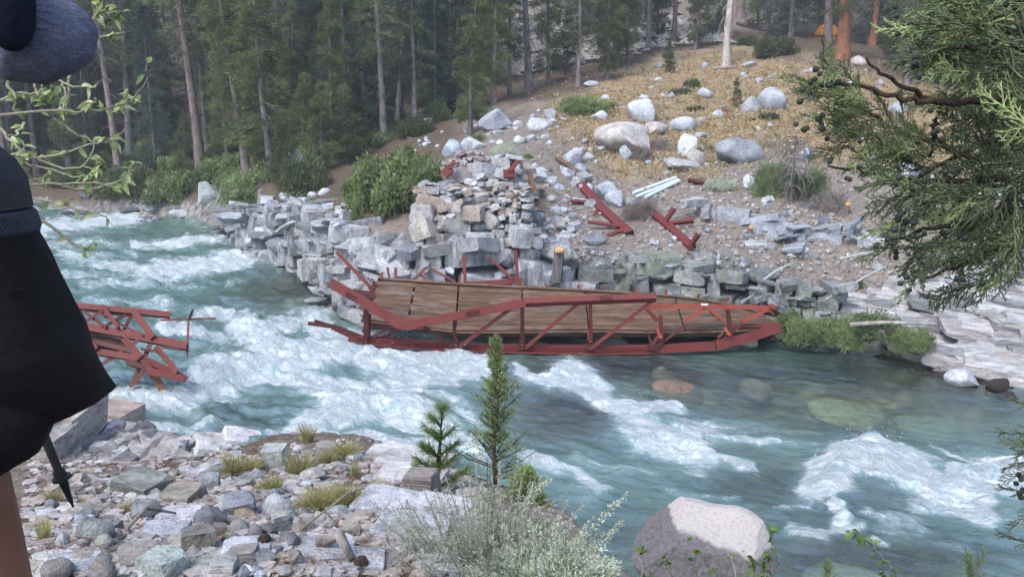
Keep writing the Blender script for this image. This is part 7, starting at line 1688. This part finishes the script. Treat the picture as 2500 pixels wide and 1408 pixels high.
pel = j((-.86, 1.31, 4.82), .135, .15); wai = j((-.92, 1.31, 4.98), .105, .135, pel); che = j((-1.01, 1.31, 5.20), .125, .16, wai); ups = j((-1.03, 1.31, 5.36), .10, .12, che); nec = j((-1.055, 1.31, 5.46), .058, .058, ups); hb = j((-1.09, 1.31, 5.54), .075, .07, nec); ht = j((-1.10, 1.31, 5.64), .085, .075, hb); j((-1.09, 1.31, 5.71), .05, .05, ht)
for s, (hx, kn, an) in enumerate([((-.86, 1.22, 4.74), lknee, lank), ((-.85, 1.40, 4.74), rknee, rank)]):
    h = j(hx, .095, .095, pel); th = j((np.array(hx) + kn) / 2, .082, .082, h); k = j(kn, .066, .066, th); cf = j(np.array(kn) * .62 + np.array(an) * .38 + [.015, 0, 0], .056, .056, k); a = j(an, .036, .036, cf); f1 = j(np.array(an) + [-.08, 0, -.045], .034, .034, a); j(np.array(an) + [-.17, 0, -.06], .025, .036, f1)
def arm(sh, el, ha, par, curl):
    s0 = j(sh, .062, .062, par); m = j((sh + el) / 2, .048, .048, s0); e = j(el, .040, .040, m); f = j((el + ha) / 2, .038, .038, e); w = j(ha - (ha - el) / np.linalg.norm(ha - el) * .03, .026, .026, f)
    d = (ha - el) / np.linalg.norm(ha - el); sd = np.cross(d, [0, 0, 1.0]); sd /= np.linalg.norm(sd); up = np.cross(sd, d)
    pa = j(ha + d * .03, .026, .034, w)
    return d, sd, up, pa, ha
LA = arm(sho, elb, lhand, ups, 1); RA = arm(rsho, relb, rhand, ups, 1)
def build_body():
    me = bpy.data.meshes.new('body_shape'); me.from_pydata([tuple(s[0] - HP) for s in SK], ED, []); me.materials.append(M['skin'])
    o = ob('body', me, pe); sk = o.modifiers.new('skin', 'SKIN'); sk.use_smooth_shade = True
    for v, s in zip(me.skin_vertices[0].data, SK): v.radius = (s[1], s[2])
    me.skin_vertices[0].data[pel].use_root = True
    sb = o.modifiers.new('sub', 'SUBSURF'); sb.levels = sb.render_levels = 2
    return o
build_body()
def fingers(A, name='hand'):
    d, sd, up, _, ha = A; b = MB()
    base = ha + d * .055
    for k, L in enumerate((.068, .078, .074, .058)):
        p = base + sd * (-.030 + .020 * k) + d * .01
        c = [p - d * .02, p + d * L * .40, p + d * L * .55 - up * L * .32, p + d * L * .30 - up * L * .55, p + d * L * .05 - up * L * .5]
        b.tube([x - HP for x in c], [.0095, .009, .0085, .008, .0055], 8)
    p = ha + d * .02 - sd * .030
    b.tube([x - HP for x in [p, p + d * .025 - sd * .02 - up * .01, p + d * .045 - sd * .012 - up * .03, p + d * .05 + sd * .005 - up * .042]], [.012, .011, .010, .006], 8)
    ob(name, b.me('fingers_shape', M['skin'], True), pe)
fingers(LA, 'fingers'); fingers(RA, 'fingers')
# face and hair (outside the frame, but there)
b = MB(); hc = np.array([-1.10, 1.31, 5.62]) - HP
b.tube([hc + [-.085, 0, .015], hc + [-.108, 0, -.02], hc + [-.085, 0, -.03]], [.010, .014, .012], 8)
for sy in (-1, 1): b.tube([hc + [.0, sy * .074, -.02], hc + [.008, sy * .084, .0], hc + [.0, sy * .076, .028]], [.008, .014, .010], 8)
ob('face', b.me('face_shape', M['skin']), pe)
b = MB()
for sy in (-1, 1): b.tube([hc + [-.080, sy * .030 - .008, .012], hc + [-.086, sy * .030, .012], hc + [-.080, sy * .030 + .008, .012]], [.004, .008, .004], 8)
ob('eyes', b.me('eye_shape', M['black']), pe)
b = MB(); b.tube([hc + [-.078, -.022, -.058], hc + [-.086, 0, -.056], hc + [-.078, .022, -.058]], [.003, .006, .003], 6); ob('mouth', b.me('mouth_shape', M['barkr']), pe)
V = bmv * [.100, .092, .098]; V[:, 2] = np.maximum(V[:, 2], np.where(V[:, 0] < -.02, .035, -.06)); ob('hair', mesh('hair_shape', V + hc + [.012, 0, .03], [bmf], M['hair']), pe)

def ring(Lp, Rp, Y, ry, n=26, sag=0):
    a = P(Lp[0], Lp[1], Y); c = P(Rp[0], Rp[1], Y); m = (a + c) / 2; h = (c - a) / 2; ph = np.arange(n) * 2 * PI / n
    return np.array([m + h * math.cos(t) + np.array([0, ry * math.sin(t), 0]) for t in ph]) - HP
def garment(name, lofts, mat, amp=.012, lab=None, sub=4, fr=9):
    b = MB()
    for rings in lofts:
        R = np.array(rings); m = len(R); tt = np.linspace(0, m - 1, (m - 1) * sub + 1); i = np.minimum(tt.astype(int), m - 2); f = (tt - i)[:, None, None]; R = R[i] * (1 - f) + R[i + 1] * f
        c = R.mean(1, keepdims=True); X = R.reshape(-1, 3); dirn = (R - c).reshape(-1, 3); dirn /= np.linalg.norm(dirn, axis=1)[:, None] + 1e-9
        X = X + dirn * (amp * fbm(X * [fr, fr, fr * .35] + 3, 3))[:, None]
        b.loft(X.reshape(R.shape), True)
    o = ob(name, b.me('cloth_shape', M[mat], True, rad(70)), pe)
    if lab: o['label'] = lab
    return o
garment('shorts', [[ring((-345, 560), (48, 572), 1.31, .15), ring((-350, 640), (78, 640), 1.31, .17), ring((-355, 720), (112, 716), 1.31, .18), ring((-350, 800), (150, 795), 1.31, .185), ring((-330, 860), (188, 852), 1.315, .18), ring((-260, 915), (222, 902), 1.33, .17), ring((-120, 975), (252, 948), 1.35, .155), ring((60, 1006), (262, 972), 1.37, .13)],
    [ring((-330, 700), (60, 700), 1.27, .10), ring((-330, 800), (100, 820), 1.28, .11), ring((-325, 920), (118, 950), 1.27, .11), ring((-315, 1030), (124, 1012), 1.26, .115), ring((-290, 1120), (106, 1060), 1.25, .12), ring((-240, 1255), (74, 1118), 1.25, .12)]], 'shorts', .019, None, 5, 7)
garment('fleece_waist', [[ring((-335, 515), (38, 518), 1.31, .15), ring((-345, 530), (48, 534), 1.31, .165), ring((-345, 560), (54, 565), 1.31, .165), ring((-340, 590), (46, 592), 1.31, .15)]], 'navyf', .012, None, 4, 40)
def tg(c, r1, r2, n=26):
    ph = np.arange(n) * 2 * PI / n; return np.array([np.array(c) + [r1 * math.cos(t), r2 * math.sin(t), 0] for t in ph]) - HP
garment('shirt', [[ring((-335, 510), (40, 512), 1.31, .145), ring((-350, 440), (28, 440), 1.31, .14), ring((-370, 395), (-4, 392), 1.31, .14), tg((-.985, 1.31, 5.06), .118, .145), tg((-1.02, 1.31, 5.2), .135, .175), tg((-1.03, 1.31, 5.34), .115, .185), tg((-1.04, 1.31, 5.42), .075, .10)]], 'shirt', .008)
def sleeve(name, pts, rr, mat, amp, n=22, sub=7, wr=0.0):
    A = np.array(pts); tt = np.linspace(0, len(A) - 1, (len(A) - 1) * sub + 1); B = np.stack([np.interp(tt, range(len(A)), A[:, k]) for k in range(3)], 1)
    for _ in range(3): B[1:-1] = (B[:-2] + 2 * B[1:-1] + B[2:]) / 4
    R = np.interp(tt, range(len(A)), rr); b = MB(); b.tube(B - HP, R, n); X = np.vstack(b.V)
    s = np.linalg.norm(X + HP - A[0], axis=1)
    X = X + (amp * fbm((X) * [14, 14, 14] + 2, 3))[:, None] * np.array([.5, .5, .5]) + wr * np.sin(s * 60 + 2.5 * pn(X * 9) * 2)[:, None] * np.array([.4, .3, .5]); b.V = [X]
    return ob(name, b.me('sleeve_shape', M[mat], True), pe)
e1 = P(150, 138, 1.11); e2 = P(166, 178, 1.115)
sleeve('fleece_sleeve', [sho, sho * .66 + e1 * .34, sho * .30 + e1 * .70, e1 * .96 + sho * .04, e2], [.078, .070, .066, .060, .030], 'fleece', .016, wr=.006)
sleeve('forearm_sleeve', [P(28, 112, 1.045), P(28, 90, 1.04), P(20, 20, 1.03), P(-20, -150, 1.02), lhand], [.012, .022, .028, .034, .036], 'navy', .006)
sleeve('fleece_sleeve', [rsho, (rsho + relb) / 2, relb, (relb + rhand) / 2, rhand - (rhand - relb) * .1], [.08, .065, .055, .048, .038], 'fleece', .008)
for an in (lank, rank):
    b = MB(); rings = []
    for x, w, h, z in [(.075, .03, .05, .03), (.05, .042, .09, .03), (0, .045, .10, .05), (-.08, .046, .055, .025), (-.16, .046, .042, .012), (-.205, .03, .03, .008)]:
        rings.append([an - HP + np.array([x, w * math.cos(t), -.09 + max(.0, z + h * .55 + h * .6 * math.sin(t))]) for t in np.linspace(0, 2 * PI, 15)[:-1]])
    b.loft(np.array(rings)); ob('boot', b.me('boot_shape', M['shoe'], True), pe)
# trekking pole swinging in the far hand, tip clear of the ground
tip = P(179, 1237, 1.72); mid = P(107, 1062, 1.70); top = rhand + np.array([.02, .0, .03])
po = thing('trekking_pole', 'dark trekking pole with a round basket held by the hiker, pointing down right', 'trekking pole', tip)
ub = P(150, 1165, 1.712)
dv = (mid - tip) / np.linalg.norm(mid - tip)
def seg(name, a, c, ra, rc, mat, n=12):
    b = MB(); b.tube([a - tip, (a + c) / 2 - tip, c - tip], [ra, (ra + rc) / 2, rc], n); return ob(name, b.me('pole_shape', M[mat], True, .7), po)
seg('tip', tip, tip + dv * .012, .0022, .0035, 'gunmetal'); seg('ferrule', tip + dv * .012, ub - dv * .004, .0042, .0100, 'black'); seg('basket', ub - dv * .004, ub + dv * .003, .019, .0185, 'black', 20); seg('collar', ub + dv * .003, ub + dv * .018, .0125, .0115, 'black'); seg('lower_shaft', ub + dv * .018, mid + dv * .05, .0085, .0098, 'gunmetal')
seg('upper_shaft', mid + dv * .05, top, .0105, .0105, 'gunmetal'); td = (top - mid) / np.linalg.norm(top - mid); seg('grip', top - td * .02, top + td * .11, .015, .017, 'black')
